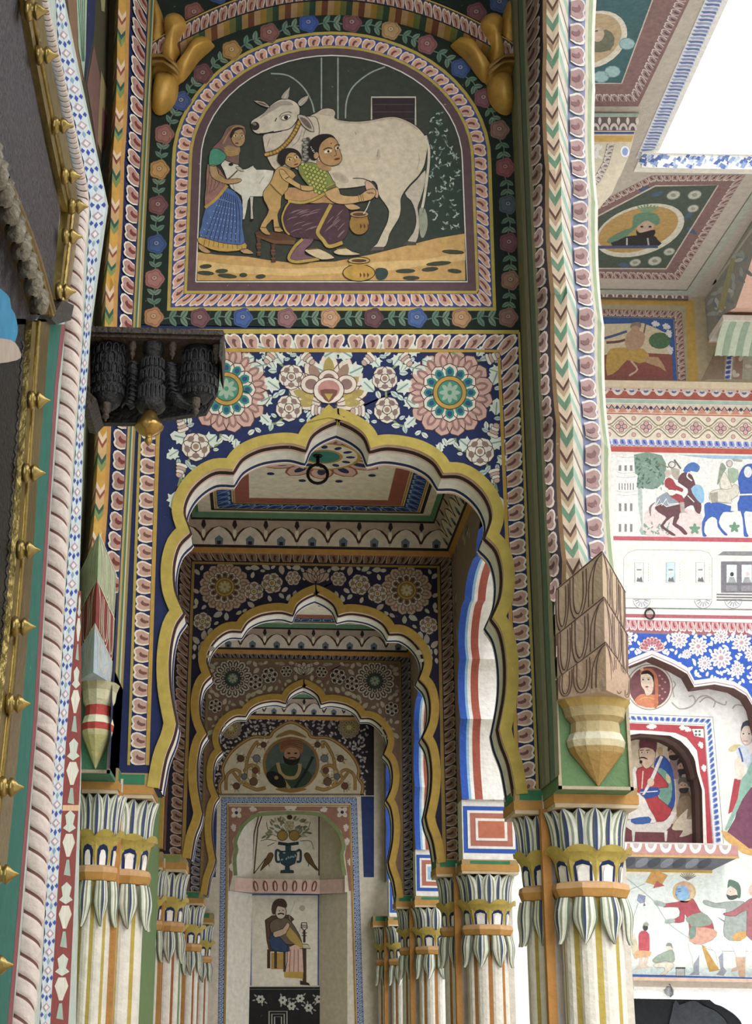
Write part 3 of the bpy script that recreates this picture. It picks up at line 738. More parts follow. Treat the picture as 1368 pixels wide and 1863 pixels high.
# red panel with white vases beside the lower band
p = Pt(SX(XD))
ra = [(142, 1075), (126, 1265), (116, 1400), (109, 1533), (94, 1800), (84, 1990)]; rb = [(147, 1075), (147, 1265), (146, 1400), (139, 1533), (127, 1800), (116, 1990)]
f, T = bandS(dens(ra), dens(rb), p.S)
p.grid([[f(i / 30, 0, LAY), f(i / 30, 1, LAY)] for i in range(31)], C('8c3430'), False)
for k in range(7):
    u0 = k / 7
    for sh, c in (([(.05, .5), (.12, .2), (.25, .3), (.3, .1), (.36, .5), (.3, .9), (.25, .7), (.12, .8)], C('c9d2c4')), ([(.38, .3), (.5, .12), (.62, .3), (.7, .4), (.7, .6), (.62, .7), (.5, .88), (.38, .7)], C('dad8c8')), ([(.74, .42), (.95, .3), (.97, .7), (.74, .58)], C('9fb3a4'))):
        p.face([f(u0 + a / 7, b, 2 * LAY) for a, b in sh], c)
    if k == 3: p.face([f(u0 + a / 7, b, 2.5 * LAY) for a, b in ((-.02, 0), (.06, 0), (.06, 1), (-.02, 1))], C('e0b48a'))
p.build('vase_panel', t)
# green strip and light blue strip
p = Pt(SX(XD))
p.poly([(75, 590), (110, 590), (98, 700), (85, 900), (72, 1100), (60, 1300), (35, 1600), (12, 1863), (0, 1990), (-60, 1990), (0, 1500), (27, 1188), (50, 913), (63, 747)], C('1f6b5e'), 2)
p.poly([(118, 590), (110, 590), (98, 700), (85, 900), (72, 1100), (60, 1300), (35, 1600), (12, 1863), (0, 1990), (10, 1990), (42, 1600), (67, 1300), (79, 1100), (91, 900), (105, 700)], C('8c4a50'), 2.4)
p.poly([(56, -20), (66, -20), (80, 60), (100, 160), (122, 260), (138, 350), (130, 360), (112, 270), (88, 160), (72, 60)], C('7fc0e0'), 2)
p.build('green_field', t)
# dark hammered panel, upper left
p = Pt(SX(XD)); p.poly([(-900, -80), (20, -80), (32, 0), (52, 95), (75, 250), (105, 380), (90, 548), (52, 590), (-900, 590)], C('4b454c'), 8)
p.build('hammered_panel', t, 'silver')
p = Pt(SX(XD)); p.poly([(-900, 560), (42, 580), (32, 747), (20, 913), (7, 1080), (-6, 1200), (-160, 1500), (-900, 1990)], C('17161a'), 8)
for k in range(26): p.stroke([(34 - k * 1.55, 620 + k * 22), (38 - k * 1.55, 630 + k * 22), (34 - k * 1.6, 640 + k * 22)], 4, C('3a3a44'), 10)
p.build('carved_panel', t, 'silver')
# brass strips: raised flat bars with a rounded inner bead
def bar(nm, A, B, h=.02, c=C('a08a48')):
    b = MB(); off = Vector((h, 0, 0))
    a3 = LX(dens(A, 4)); b3 = LX(dens(B, 4))
    b.grid([[v for v in a3], [v + off for v in a3], [v + off for v in b3], [v for v in b3]], c, False)
    bd = [(a_.lerp(b_, .28)) + off for a_, b_ in zip(a3, b3)]
    o = b.build(nm, t, 'brass')
    g = MB(); g.tube(bd, .009, C('8d7434'), 6); g.build('bead', o, 'brass')
bar('brass_strip', [(14, -80), (28, 0), (46, 95), (73, 230), (97, 340), (110, 386)], [(48, -80), (60, 0), (74, 95), (102, 230), (122, 330), (132, 388)])
bar('brass_strip', [(110, 386), (103, 450), (92, 548)], [(132, 388), (123, 460), (108, 560)])
bar('brass_strip', [(42, 585), (32, 747), (20, 913), (7, 1080), (-12, 1260), (-40, 1500)], [(76, 585), (63, 747), (50, 913), (40, 1080), (20, 1330), (-8, 1600)])
bar('brass_strip', [(-30, 355), (0, 425), (28, 500), (50, 572)], [(-30, 320), (0, 385), (34, 470), (63, 566)], .05, C('a98a4a'))
b = MB(); b.prism([v + Vector((.005, 0, 0)) for v in LX([(88, 545), (110, 555), (104, 582), (76, 590), (66, 580)])], (.03, 0, 0), C('2a2622')); b.build('bracket_step', t, 'wood')
# studs with pointed tips
b = MB(); b.lathe((0, 0, 0), [(.030, 0), (.038, .008), (.030, .022), (.022, .028), (.032, .036), (.030, .044), (.012, .062), (.002, .080)], C('a38b48'), 10, axis=0)
stud = b.build('stud', t, 'brass')
first = True
for x, y in ((60, 20), (80, 100), (110, 228), (127, 320), (140, 375), (128, 430), (116, 530), (65, 728), (55, 860), (45, 1000), (36, 1140), (26, 1280), (13, 1432), (3, 1590), (-8, 1755)):
    o = stud if first else stud.copy()
    if not first: link(o, t)
    first = False; o.location = onX(x - 14, y, XD + .02); o.scale = (.62,) * 3
# turned beads and a small pot row along the slanting inner frame
b = MB(); b.lathe((0, 0, 0), [(.004, -.03), (.018, -.022), (.022, 0), (.016, .016), (.02, .022), (.008, .03)], C('8f8676'), 10)
bead = b.build('turned_bead', t, 'silver'); first = True
for k in range(9):
    x, y = -16 + k * 11, 285 + k * 33
    o = bead if first else bead.copy()
    if not first: link(o, t)
    first = False; o.location = onX(x, y, XD + .045); o.scale = (1.0,) * 3
# blue painted carving at the picture's edge
p = Pt(SX(XD), 14); p.poly([(-40, 520), (2, 535), (10, 560), (18, 575), (22, 605), (10, 632), (-6, 620), (-40, 640)], C('2a8fc0'), 1, 3); p.poly([(-40, 620), (8, 618), (26, 640), (20, 655), (-40, 660)], C('b9a79a'), 2, 3)
p.build('blue_carving', t)
# rope moulding
rp = [(70, -80, .013), (77, 0, .013), (94, 82, .014), (107, 139, .014), (120, 204, .015), (133, 268, .016), (146, 333, .018), (148, 375, .021), (143, 410, .025), (134, 483, .028), (129, 596, .030), (124, 680, .030), (113, 813, .030), (100, 996, .031), (90, 1180, .031), (84, 1265, .032), (65, 1533, .033), (47, 1763, .033), (36, 1863, .033), (22, 1990, .033)]
path = cr([(a, b_) for a, b_, c in rp], False, 40); rad = []
for i in range(len(rp) - 1):
    for k in range(40): rad.append(rp[i][2] + (rp[i + 1][2] - rp[i][2]) * k / 40)
rad.append(rp[-1][2])
pts = [onX(x, y, XD + .012) for x, y in path]
# resample evenly
q, rr = [pts[0]], [rad[0]]
for i in range(1, len(pts)):
    m_ = max(1, int((pts[i] - pts[i - 1]).length / .002))
    for k in range(1, m_ + 1): q.append(pts[i - 1].lerp(pts[i], k / m_)); rr.append(rad[i - 1] + (rad[i] - rad[i - 1]) * k / m_)
b = MB(); ph_ = 0; rows = []; ph = []
nn = 24
for i, pnt in enumerate(q):
    a = q[max(0, i - 1)]; c = q[min(len(q) - 1, i + 1)]; tt = (c - a).normalized()
    x = tt.cross(Vector((1, 0, 0))).normalized(); y = tt.cross(x)
    if i: ph_ += 2 * PI * (pnt - q[i - 1]).length / (rr[i] * 2.9)
    row = []; pr = []
    for k in range(nn):
        an = 2 * PI * k / nn - ph_; fz = (k % nn) / nn
        r_ = rr[i] * (1 - .2 * max(0, math.cos(4 * PI * fz)) ** 3)
        row.append(pnt + (x * math.cos(an) + y * math.sin(an)) * r_); pr.append(fz)
    rows.append(row); ph.append(pr)
b.grid(rows, lambda i, j: C('7c5650') if j in (0, nn - 1, nn // 2, nn // 2 - 1) else C('dccbc4'), True, True)
ro = b.build('rope_moulding', None, 'plaster'); tag(ro, 'twisted white and maroon rope moulding running up beside the brass bound door', 'moulding')
# painting in the blind arch head
p = Pt(SX(-.749), 1)
tm = thing('wall_painting', 'dark narrow painting of robed figures above the rope moulding', 'mural', None, tuple(onX(170, 380, -.68)))
p.poly([(95, -60), (215, -60), (205, 420), (160, 420)], C('4a4632'), 1)
p.fr(0, 0, 4.66)
p.poly([(640, -100), (735, -100), (735, 300), (705, 660), (660, 400)], C('a9c2a8'), 2); p.build('pale_robe', tm)
p = Pt(SX(-.749), 1).fr(0, 0, 4.66)
for k in range(4): p.stroke([(655 + k * 18, -60), (690 + k * 6, 520)], 5, C('4f7a6a'), 3)
p.poly([(735, -100), (810, -100), (790, 300), (715, 700), (722, 400)], C('27325e'), 3)
p.poly([(560, -100), (640, -100), (655, 400), (700, 690), (640, 620), (590, 250)], C('8a6a4e'), 2)
p.poly([(790, 380), (850, 700), (820, 1300), (760, 900), (730, 720)], C('7d5a56'), 3)
p.poly([(850, 600), (900, 760), (850, 1300), (820, 1200)], C('9a8a5a'), 3.6)
p.poly([(930, 420), (975, 500), (960, 800), (900, 1400), (870, 1200), (900, 800)], C('a99a66'), 3)
p.poly([(980, -100), (1010, -100), (1000, 700), (930, 1700), (900, 1600), (960, 1000)], C('2b3436'), 3)
p.poly([(870, 1250), (910, 1400), (900, 1750), (850, 1500)], C('6a8aa0'), 4); p.poly([(860, 900), (905, 1000), (880, 1300), (850, 1200)], C('7a4a4a'), 4)
p.poly([(840, -100), (890, -100), (880, 100), (855, 90)], C('a8a070'), 3)
p.build('figures', tm)
# ================================================================== near arch: border, rosettes, flowers
S6 = SY(6.0)
def SM6(x, y, l):
    v = onY(x, y, 6.0); return Vector((2 * XC - v.x, 6.0 - l, v.z))
pinkA, pinkB, pinkD = C('c9a193'), C('9a6f68'), C('5a3a38')
p = Pt(S6)
# petal border: up the left side, across the top, down the right side
A = [(234, 1392), (254, 800), (266, 604), (604, 606), (944, 606), (959, 1000), (978, 1445)]
B = [(265, 1392), (284, 800), (296, 634), (604, 635), (910, 636), (926, 1000), (946, 1445)]
def seg(A, B, n):
    a, b = [], []
    for i in range(len(A) - 1):
        for k in range(n): a.append((A[i][0] + (A[i + 1][0] - A[i][0]) * k / n, A[i][1] + (A[i + 1][1] - A[i][1]) * k / n)); b.append((B[i][0] + (B[i + 1][0] - B[i][0]) * k / n, B[i][1] + (B[i + 1][1] - B[i][1]) * k / n))
    return a + [A[-1]], b + [B[-1]]
f, T = bandS(A, B, S6)
petal_band(p, f, 72, K['navy'], C('c39c8c'), C('7a4f48'), C('e6dacb'), 1, True, True)
p.stroke([(x + d, y + e) for (x, y), (d, e) in zip(B, ((3, 0), (3, 0), (3, 3), (0, 3), (-3, 3), (-3, 0), (-3, 0)))], 7, K['mustard'], 3)
p.stroke([(x, y) for x, y in A], 5, K['yellow'], 3)
p.build('petal_border', arch1)
def rosette(S, x, y, r, lay=1, pal=None, root=None, nm='rosette'):
    g = Pt(S); pal = pal or (pinkA, pinkB, pinkD, C('dccfc0'), K['teal'], C('1f4f7a'), K['mustard'], C('3f8a70'))
    n = 16
    for k in range(n):
        a = 2 * PI * (k + .5) / n
        g.petal(x, y, a, r * .5, r, r * .42, pal[0], lay + (k % 2) * .4, pal[2], r * .022, 7, .38); g.petal(x, y, a, r * .6, r * .9, r * .2, pal[1], lay + 1.2, None, 1, 6, .5); g.petal(x, y, a, r * .62, r * .84, r * .09, pal[0], lay + 1.6, None, 1, 5, .5)
    n = 12
    g.ell(x, y, r * .62, r * .62, pal[3], lay + 2, n=24)
    for k in range(n):
        a = 2 * PI * k / n
        g.petal(x, y, a, r * .3, r * .67, r * .36, pal[3], lay + 2.3 + (k % 2) * .3, pal[2], r * .02, 6, .4); g.petal(x, y, a, r * .36, r * .6, r * .2, pal[4], lay + 3.2, None, 1, 6, .5); g.petal(x, y, a, r * .42, r * .55, r * .11, pal[5], lay + 3.6, None, 1, 5, .5)
    g.ell(x, y, r * .38, r * .38, pal[6], lay + 4, n=24, line=pal[2], lw=r * .02); g.ell(x, y, r * .28, r * .28, pal[7], lay + 4.6, n=20, line=pal[2], lw=r * .02)
    for k in range(8): g.petal(x, y, k * PI / 4, r * .05, r * .24, r * .1, mixc(pal[7], K['cream'], .35), lay + 5)
    return g.build(nm, root)
for S in (S6, SM6): rosette(S, 818, 715, 80, 1, None, arch1)
# lotus over the apex
g = Pt(S6); x0, y0 = 598, 735
for a, r, w in ((-90, 98, 40), (-65, 92, 38), (-115, 92, 38), (-42, 84, 34), (-138, 84, 34), (-20, 78, 30), (-160, 78, 30), (-2, 66, 26), (182, 66, 26)):
    ar = math.radians(a); g.petal(x0, y0, ar, 14, r, w, C('dccbbb'), 1, C('5a3a38'), 1.6); g.petal(x0, y0, ar, 30, r * .88, w * .55, C('9a7a68') if abs(a) % 2 else C('a8924a'), 2); g.petal(x0, y0, ar, 30, r * .6, w * .25, C('b8a04a'), 2.6)
for dx in (-32, 0, 32): g.ell(x0 + dx, y0 - 45 + abs(dx) * .3, 19, 17, C('dccbbb'), 3.2, line=C('5a3a38'), lw=1.4); g.ell(x0 + dx, y0 - 45 + abs(dx) * .3, 11, 10, C('8a6a62'), 3.8)
g.ell(x0, y0 - 24, 28, 24, C('e0d2c4'), 4.4, line=C('5a3a38'), lw=1.5); g.ell(x0, y0 - 26, 20, 17, C('b87f78'), 5); g.poly([(x0 - 16, y0 - 24), (x0 + 16, y0 - 24), (x0, y0 - 2)], C('7a4a40'), 5.5, 3); g.poly([(x0 - 8, y0 - 18), (x0 + 8, y0 - 18), (x0, y0 - 5)], C('b39a3a'), 6)
g.build('lotus', arch1)
p = Pt(S6); p.poly([(582, 756), (598, 738), (614, 756), (640, 772), (598, 762), (556, 772)], K['yellow'], 22, 2); p.build('apex_leaf', arch1)
# small flowers, buds, leaves and stems of one half, mirrored for the other
occ = [(818, 715, 84)]
def half(S):
    for x, y, r, n in ((700, 689, 24, 5), (704, 746, 25, 5), (873, 822, 27, 5)):
        g = Pt(S); g.flower(x, y, r, n, C('dcd0c2'), C('8a6f66'), C('9a7a68'), 2, C('4a3a3c'), .3); g.build('small_flower', arch1)
    for x, y, a in ((672, 652, 2.4), (737, 652, .9), (655, 748, 3.1), (898, 787, -1.2), (900, 862, 1.3), (893, 652, -.4)):
        g = Pt(S)
        for k in range(4): g.petal(x + math.cos(a) * k * 6 - 9 * math.cos(a), y + math.sin(a) * k * 6 - 9 * math.sin(a), a, 0, 9, 22 - k * 3.4, C('c0a294') if k % 2 else C('e0d4c6'), 2 + k * .4, C('5a4a48'), 1.)
        g.build('bud', arch1)
    g = Pt(S); sg = C('7d8f5a')
    for st_ in ([(703, 735), (702, 712), (701, 700)], [(757, 770), (730, 775), (712, 762)], [(828, 797), (832, 815), (850, 822)], [(885, 845), (897, 868), (905, 895)], [(820, 640), (850, 655), (890, 655)], [(690, 672), (680, 660), (672, 655)], [(712, 672), (728, 660), (737, 652)]):
        g.stroke(st_, 4, sg, 1.2, sm=4)
    L = [(660, 668, 2.7, 30), (745, 668, .2, 26), (690, 668, -2.2, 22), (716, 665, -.9, 24), (680, 712, 3.9, 28), (722, 712, -.6, 28), (735, 725, .5, 26), (690, 782, 2.6, 36), (722, 785, 1.6, 34), (742, 782, 1.3, 32), (640, 742, 2.9, 24), (660, 770, 2.6, 22),
         (770, 795, 1.3, 26), (800, 805, 1.5, 28), (836, 800, .7, 28), (840, 838, 2.2, 30), (868, 850, 1.2, 26), (888, 808, -.2, 28), (905, 830, .6, 22), (880, 868, 1.6, 30), (908, 905, 1.4, 30), (896, 700, -1.2, 26), (902, 755, -1.5, 26), (740, 640, -.2, 24), (690, 642, -1.3, 18), (640, 650, -2.6, 30), (890, 672, .3, 22), (868, 648, -1.0, 18), (755, 760, 2.4, 22), (768, 655, .4, 22)]
    def prof_y(x):
        c = [b + (d - b) * (x - a) / (c_ - a) for (a, b), (c_, d) in zip(HPS, HPS[1:]) if a <= x <= c_ and c_ > a]
        return min(c) if c else 1500
    for x, y, a, ln in L:
        ln *= 1.18
        while ln > 8 and max(y, y + math.sin(a) * ln + 5) > prof_y(x + math.cos(a) * ln) - 24: ln -= 2
        if ln < 10: continue
        g.acanth(x, y, a, ln, ln * .85, C('cfd6ca'), 1.6, C('7f9c92')); occ.append((x + math.cos(a) * ln / 2, y + math.sin(a) * ln / 2, ln * .45))
    oc = occ + [(700, 689, 26), (704, 746, 27), (873, 822, 29), (598, 690, 85)]
    random.seed(3); n = 0
    for k in range(2500):
        x, y = random.uniform(606, 906), random.uniform(642, 930)
        yl = 775 + max(0, x - 640) ** 2 * .0017 if x < 806 else 820 + (x - 806) * 1.05
        if y > min(yl, prof_y(x) - 26) - 6 or any((x - a) ** 2 + (y - b) ** 2 < (c + 4) ** 2 for a, b, c in oc): continue
        a = random.uniform(0, 6.28); ln = random.uniform(10, 18)
        g.leaf(x - math.cos(a) * ln / 2, y - math.sin(a) * ln / 2, a, ln, ln * .62, random.choice([C('c3cfc8'), C('aebfb8'), C('d3d6c4')]), 1.4, C('6f8c94')); oc.append((x, y, 5)); n += 1
        if n > 230: break
    g.build('leaves', arch1)
half(S6); half(SM6)
# ---- arches behind: painted in metres on their own planes
def back_spandrel(root, Y, zt, pal, seed, rz, rr, bord, yl):
    S = lambda x, z, l: Vector((x, Y - l, z))
    SMr = lambda x, z, l: Vector((2 * XC - x, Y - l, z))
    p = Pt(S); xo, w = .845, .075
    A = [(XC - xo, ZI), (XC - xo, zt), (XC, zt), (XC + xo, zt), (XC + xo, ZI)]; B = [(XC - xo + w, ZI), (XC - xo + w, zt - w), (XC, zt - w), (XC + xo - w, zt - w), (XC + xo - w, ZI)]
    f, T = bandS(A, B, S); petal_band(p, f, 74, bord[0], bord[1], bord[2], bord[3], 1, True, True)
    p.stroke([(XC - xo + w + .012, ZI), (XC - xo + w + .012, zt - w - .012), (XC + xo - w - .012, zt - w - .012), (XC + xo - w - .012, ZI)], .022, yl, 2.5); p.build('petal_border', root)
    P = full_profile()
    def above(x, z):
        best = None
        for (a, b), (c, d) in zip(P, P[1:]):
            if min(a, c) <= x <= max(a, c) and abs(a - c) > 1e-6: best = max(best or 0, b + (d - b) * (x - a) / (c - a))
        return z > (best or 0) + .085
    for SS in (S, SMr):
        rosette(SS, XC + .56, rz, rr, 1, pal, root)
        g = Pt(SS); oc = [(XC + .56, rz, rr)]
        for dx, dz, r in ((.27, -.02, .07), (.38, -.075, .065), (.14, .015, .05), (.69, -.27, .06)):
            g.flower(XC + dx, rz + dz + .05, r, 6, pal[3], pal[1], pal[6], 2, pal[2], dx * 7); oc.append((XC + dx, rz + dz + .05, r))
        random.seed(seed); n = 0
        for k in range(3000):
            x, z = random.uniform(XC + .02, XC + xo - w - .03), random.uniform(1.6 + 1.55, zt - w - .03)
            if (x < XC + .62 and not above(x, z)) or (x >= XC + .62 and z < 1.6 + 2.05 and x < XC + .74) or any((x - a) ** 2 + (z - b) ** 2 < (c + .018) ** 2 for a, b, c in oc): continue
            a = random.uniform(0, 6.28); ln = random.uniform(.03, .06)
            g.leaf(x - math.cos(a) * ln / 2, z - math.sin(a) * ln / 2, a, ln, ln * .6, random.choice([pal[3], mixc(pal[3], pal[1], .3), mixc(pal[3], K['leaf'], .25)]), 1.3); oc.append((x, z, .016)); n += 1
            if n > 130: break
        g.build('flowers_and_leaves', root)
    g = Pt(S)
    for a in range(5):
        ar = PI / 2 + (a - 2) * .5; g.petal(XC, zt - w - .12, ar, .0, .10, .05, pal[0], 3 + .3 * (a % 2), pal[2], .004)
    g.build('lotus', root)
bb = (C('2a2028'), C('8c6a58'), C('4a2f28'), C('b39a86'))
back_spandrel(arch2, YK[1], 1.6 + 2.74, (C('b39884'), C('8a6a56'), C('2f2220'), C('bfb4a4'), C('7a5a44'), C('4a3428'), C('a8842f'), C('8f7a34')), 5, 1.6 + 2.5, .16, bb, C('9a7a34'))
back_spandrel(arch3, YK[2], 1.6 + 2.76, (C('c2b4a2'), C('2a2430'), C('201c24'), C('bfae98'), C('35303a'), C('8f8676'), C('3a4440'), C('4f6a58')), 9, 1.6 + 2.52, .16, (C('1f2038'), C('6f6a72'), C('2c2a44'), C('a89a8c')), C('8a6f3a'))
# ================================================================== upper wall: rose border, lunette, cow mural
def lun(o, n=28):
    w, xc, ys = 452 + o, 690, 560; b = 975 + o * 1.0; tp = 193 - .83 * o
    P = [(xc - w - 17, b), (xc - w - 8, (b + ys) / 2)]
    P += [(xc - w * math.cos(PI * k / n), ys - (ys - tp) * math.sin(PI * k / n)) for k in range(n + 1)]
    return P + [(xc + w + 8, (b + ys) / 2), (xc + w + 17, b)]
mur = thing('mural', 'arched mural of a woman milking a white cow with a child on her back', 'mural', None, tuple(onY(598, 560, 6.0)))
L2 = (240, 0, 1.9)
def close(P): return P + [((P[0][0] + P[-1][0]) / 2, P[0][1]), P[0]]
p = Pt(S6, 1).fr(*L2)
def ringband(o1, o2, c, lay): strip(p, close(lun(o1)), close(lun(o2)), c, lay)
ringband(88, 100, K['yellow'], 2); ringband(31, 41, K['yellow'], 2); ringband(0, 31, C('5f464c'), 1.5)
p.stroke(close(lun(0)), 4, C('d8d2c8'), 3)
o = p.build('frame_lines', mur)
p = Pt(S6, 1)
a_, b_ = [(x / 1.9 + 240, y / 1.9) for x, y in close(lun(88))], [(x / 1.9 + 240, y / 1.9) for x, y in close(lun(41))]
f, T = bandS(a_, b_, S6)
petal_band(p, f, 74, C('3a4a8c'), C('cf9f8c'), C('7a4438'), C('e8cdb8'), 2, True)
p.build('petal_frame', mur)
# rose garland round the lunette
gar = thing('rose_garland', 'painted rose and leaf garland on dark green around the cow mural', 'garland', None, tuple(onY(598, 590, 6.0)))
rs = [(75, 1097), (78, 965), (85, 845), (90, 710), (95, 587), (112, 465), (170, 350), (245, 255), (345, 175), (475, 115), (610, 80), (760, 80), (895, 105), (1020, 155), (1135, 237), (1215, 340), (1270, 450), (1290, 580), (1300, 708), (1303, 840), (1308, 970), (1300, 1098)]
rc = [C(h) for h in ('b5825a', 'a86f68', '3f588c', '7a4e52', 'b98a4a', '9a655c', '46588c', '6f464a', 'a87f3f', '84554f', '3a569a', '7a4a50', 'b08a58', '8f5a5c', '3f588c', '7f5058', '8f6a62', '94565c', '55606f', '7f4e58', '9a7262', '8f6a62')]
bt = [(235, 1100), (383, 1100), (535, 1100), (685, 1100), (835, 1100), (985, 1100), (1138, 1100)]
bc = [C(h) for h in ('7a5058', '46609c', '94686c', 'c0926a', '6a464e', '4a649c', 'b98a60')]
def garland_part(pts, cs, ends):
    for (x, y), c in zip(pts, cs):
        g = Pt(S6, 1).fr(*L2); g.rose(x, y, 33, c, 2); g.build('rose', gar)
    g = Pt(S6, 1).fr(*L2)
    allp = ends[:1] + pts + ends[1:]
    for (x0, y0), (x1, y1) in zip(allp, allp[1:]):
        a = math.atan2(y1 - y0, x1 - x0); d = math.hypot(x1 - x0, y1 - y0)
        g.stroke([(x0 + (x1 - x0) * t + 6 * math.sin(t * 9) * -math.sin(a), y0 + (y1 - y0) * t + 6 * math.sin(t * 9) * math.cos(a)) for t in (.22, .35, .5, .65, .8)], 4, C('587a68'), 1)
        for t in (.36, .60):
            x, y = x0 + (x1 - x0) * t, y0 + (y1 - y0) * t
            for s in (-1, 1): g.leaf(x, y, a + s * .95, d * .23, d * .125, C('5f7d6a') if t < .5 else C('6f8672'), 1.4, C('39564a'))
    g.build('leaf_sprays', gar)
garland_part(rs, rc, []); garland_part(bt, bc, [rs[0], rs[-1]])
# upper corner roses above the rib
for x, y, c in ((215, 45, C('8f5a50')), (300, -20, C('44588c')), (1190, 45, C('7a4a50')), (1270, 10, C('4a5a8c'))):
    g = Pt(S6, 1).fr(*L2); g.rose(x, y, 34, c, 2); g.build('rose', gar)
p = Pt(S6, 2)
p.stroke([(262, 602), (604, 602), (944, 604)], 6, K['yellow'], 1); p.build('border_line', gar)
# projecting vault rib over the mural
rib = thing('vault_rib', 'arched rib with chevrons and petals springing from gilded lotus brackets', 'rib', None, tuple(onY(598, 20, 5.95)))
def ry(x, d): return (x / 1.9 + 240, (40 + d + .00053 * (x - 690) ** 2) / 1.9)
xs = [60 + k * (1340 - 60) / 60 for k in range(61)]
S59 = SY(5.90)
p = Pt(S59)
strip(p, [ry(x, -95) for x in xs], [ry(x, -100) for x in xs], K['mustard'], 1)
f, T = bandS([ry(x, -40) for x in xs], [ry(x, -95) for x in xs], S59)
petal_band(p, f, 40, C('3a3448'), C('a5796a'), C('6a3a30'), C('d0b8a4'), 1, False, True)
p.build('petal_face', rib)
b = MB(); lo = [ry(x, -38) for x in xs]
cc = [C('a8842f'), C('6f7a3f'), C('35503f'), C('b08a4a'), C('7a4a34'), C('c09a6a')]
A = [onY(x, y, 5.90) for x, y in lo]; Bq = [onY(x, y + 2, 5.90) + Vector((0, .1, -.0)) for x, y in lo]
for i in range(60): b.face([A[i], A[i + 1], Bq[i + 1], Bq[i]], cc[i % 6])
up = [onY(*ry(x, -104), 5.90) for x in xs]
b.grid([up, [v + Vector((0, .1, 0)) for v in up]], C('2a3a30'), False)
b.build('chevron_soffit', rib)
# gilded lotus brackets
def relief(b, pts, S, depth, c, n=5, sm=3, base=0.):
    pts = cr(pts, True, sm) if sm else pts
    cx = sum(p[0] for p in pts) / len(pts); cy = sum(p[1] for p in pts) / len(pts); rows = []
    for k in range(n + 1):
        t = k / n; q = 1 - t
        rows.append([S(cx + (x - cx) * q, cy + (y - cy) * q, base + depth * math.sqrt(max(0, 1 - q * q))) for x, y in pts])
    b.grid(rows, c, True, True)
def gilt_bracket(fx, label):
    t = thing('lotus_bracket', label, 'bracket', 'gilded lotus brackets at the rib ends', tuple(onY(fx(300), 190, 5.97)))
    S = SY(5.99)
    def part(nm, pts, d, base=0., c=C('c8962c')):
        b = MB(); relief(b, [(fx(x), y) for x, y in pts], S, d, c, base=base); b.build(nm, t, 'gilt')
    # two collar rings between the bud and the petals
    for k_ in range(2): part('collar_ring', [(276, 124 + k_ * 11), (300, 125 + k_ * 11), (327, 143 + k_ * 9), (324, 151 + k_ * 9), (299, 134 + k_ * 11), (275, 132 + k_ * 11)], .035, .10, C('8f6a20'))
    part('bud', [(278, 160), (285, 140), (310, 138), (324, 150), (322, 180), (308, 202), (288, 210), (276, 195)], .10)
    part('collar', [(276, 118), (300, 120), (326, 140), (324, 156), (300, 146), (274, 142)], .11, 0, C('b98a2a'))
    part('petal', [(312, 140), (330, 112), (352, 80), (372, 72), (390, 82), (384, 92), (362, 112), (345, 136), (328, 152)], .10)
    part('petal', [(292, 124), (300, 90), (298, 50), (316, 38), (336, 45), (347, 66), (338, 84), (322, 112), (312, 136)], .13, .02)
    part('petal', [(274, 120), (276, 60), (279, 0), (290, 12), (300, 45), (304, 90), (298, 122)], .10)
    return t
gilt_bracket(lambda x: x, 'gilded lotus bracket at the corner above the black carved bracket')
gilt_bracket(lambda x: 1210 - x, 'gilded lotus bracket at the corner beside the tall scalloped arch')
# ================================================================== the cow mural, figure by figure
A4 = (340, 160, 4.56); A5 = (500, 160, 3.6)
def P5(fr=A4, l=1): return Pt(S6, l).fr(*fr)
ol = C('2a201c')
bgd = C('363b31')
# ground, architecture lines and shrub
p = P5(L2); p.poly([(q[0], q[1]) for q in lun(-3)], bgd, .5)
p.poly([(226, 872), (300, 882), (400, 888), (470, 900), (540, 908), (700, 905), (830, 880), (950, 850), (1050, 825), (1150, 808), (1152, 970), (226, 970)], C('c79a52'), 1.5)
p.poly([(226, 900), (330, 915), (520, 930), (700, 925), (860, 905), (1000, 900), (1152, 872), (1152, 900), (900, 935), (560, 955), (226, 940)], C('d8b06a'), 2)
for x, y, w in ((310, 938, 45), (255, 945, 60), (330, 955, 70), (385, 952, 28), (445, 957, 36), (255, 922, 44), (945, 938, 70), (1060, 912, 90), (1030, 932, 60), (1115, 938, 50), (965, 962, 60), (1110, 872, 80)): p.ell(x, y, w / 2, 8, C('3f4230'), 2.6, random.uniform(-.1, .1), 10)
p.build('ground', mur, 'fresco')
p = P5(L2)
gl = C('8f9a90')
for q in ([(655, 200), (655, 380)], [(712, 200), (712, 420)], [(480, 255), (540, 262), (590, 300), (620, 350), (630, 390)], [(875, 232), (820, 255), (765, 300), (742, 350), (738, 410)]): p.stroke(q, 5, gl, 1.5, sm=4)
p.rect(828, 337, 980, 440, C('2e2226'), 1.5); p.stroke([(828, 440), (828, 337), (980, 337), (980, 440)], 6, C('b9b4a2'), 2)
for y in (362, 388, 412): p.stroke([(834, y), (974, y)], 4, C('4a363a'), 2)
p.build('painted_window', mur, 'fresco')
p = P5(A5); random.seed(11)
p.poly([(1010, 960), (960, 700), (1000, 330), (1060, 130), (1180, 420), (1225, 600), (1235, 930)], C('2a3a30'), 1, 2)
for k in range(95):
    x = random.uniform(1010, 1215); y = random.uniform(150, 930)
    if (x - 1060) > 60 and y < 150 + (x - 1060) * 2: continue
    for j in range(3):
        a = random.uniform(0, 6.28); p.leaf(x, y, a, random.uniform(14, 26), 9, random.choice([C('a9b3a8'), C('7f9088'), C('4f6456')]), 1.5)
p.build('flowering_shrub', mur, 'fresco')
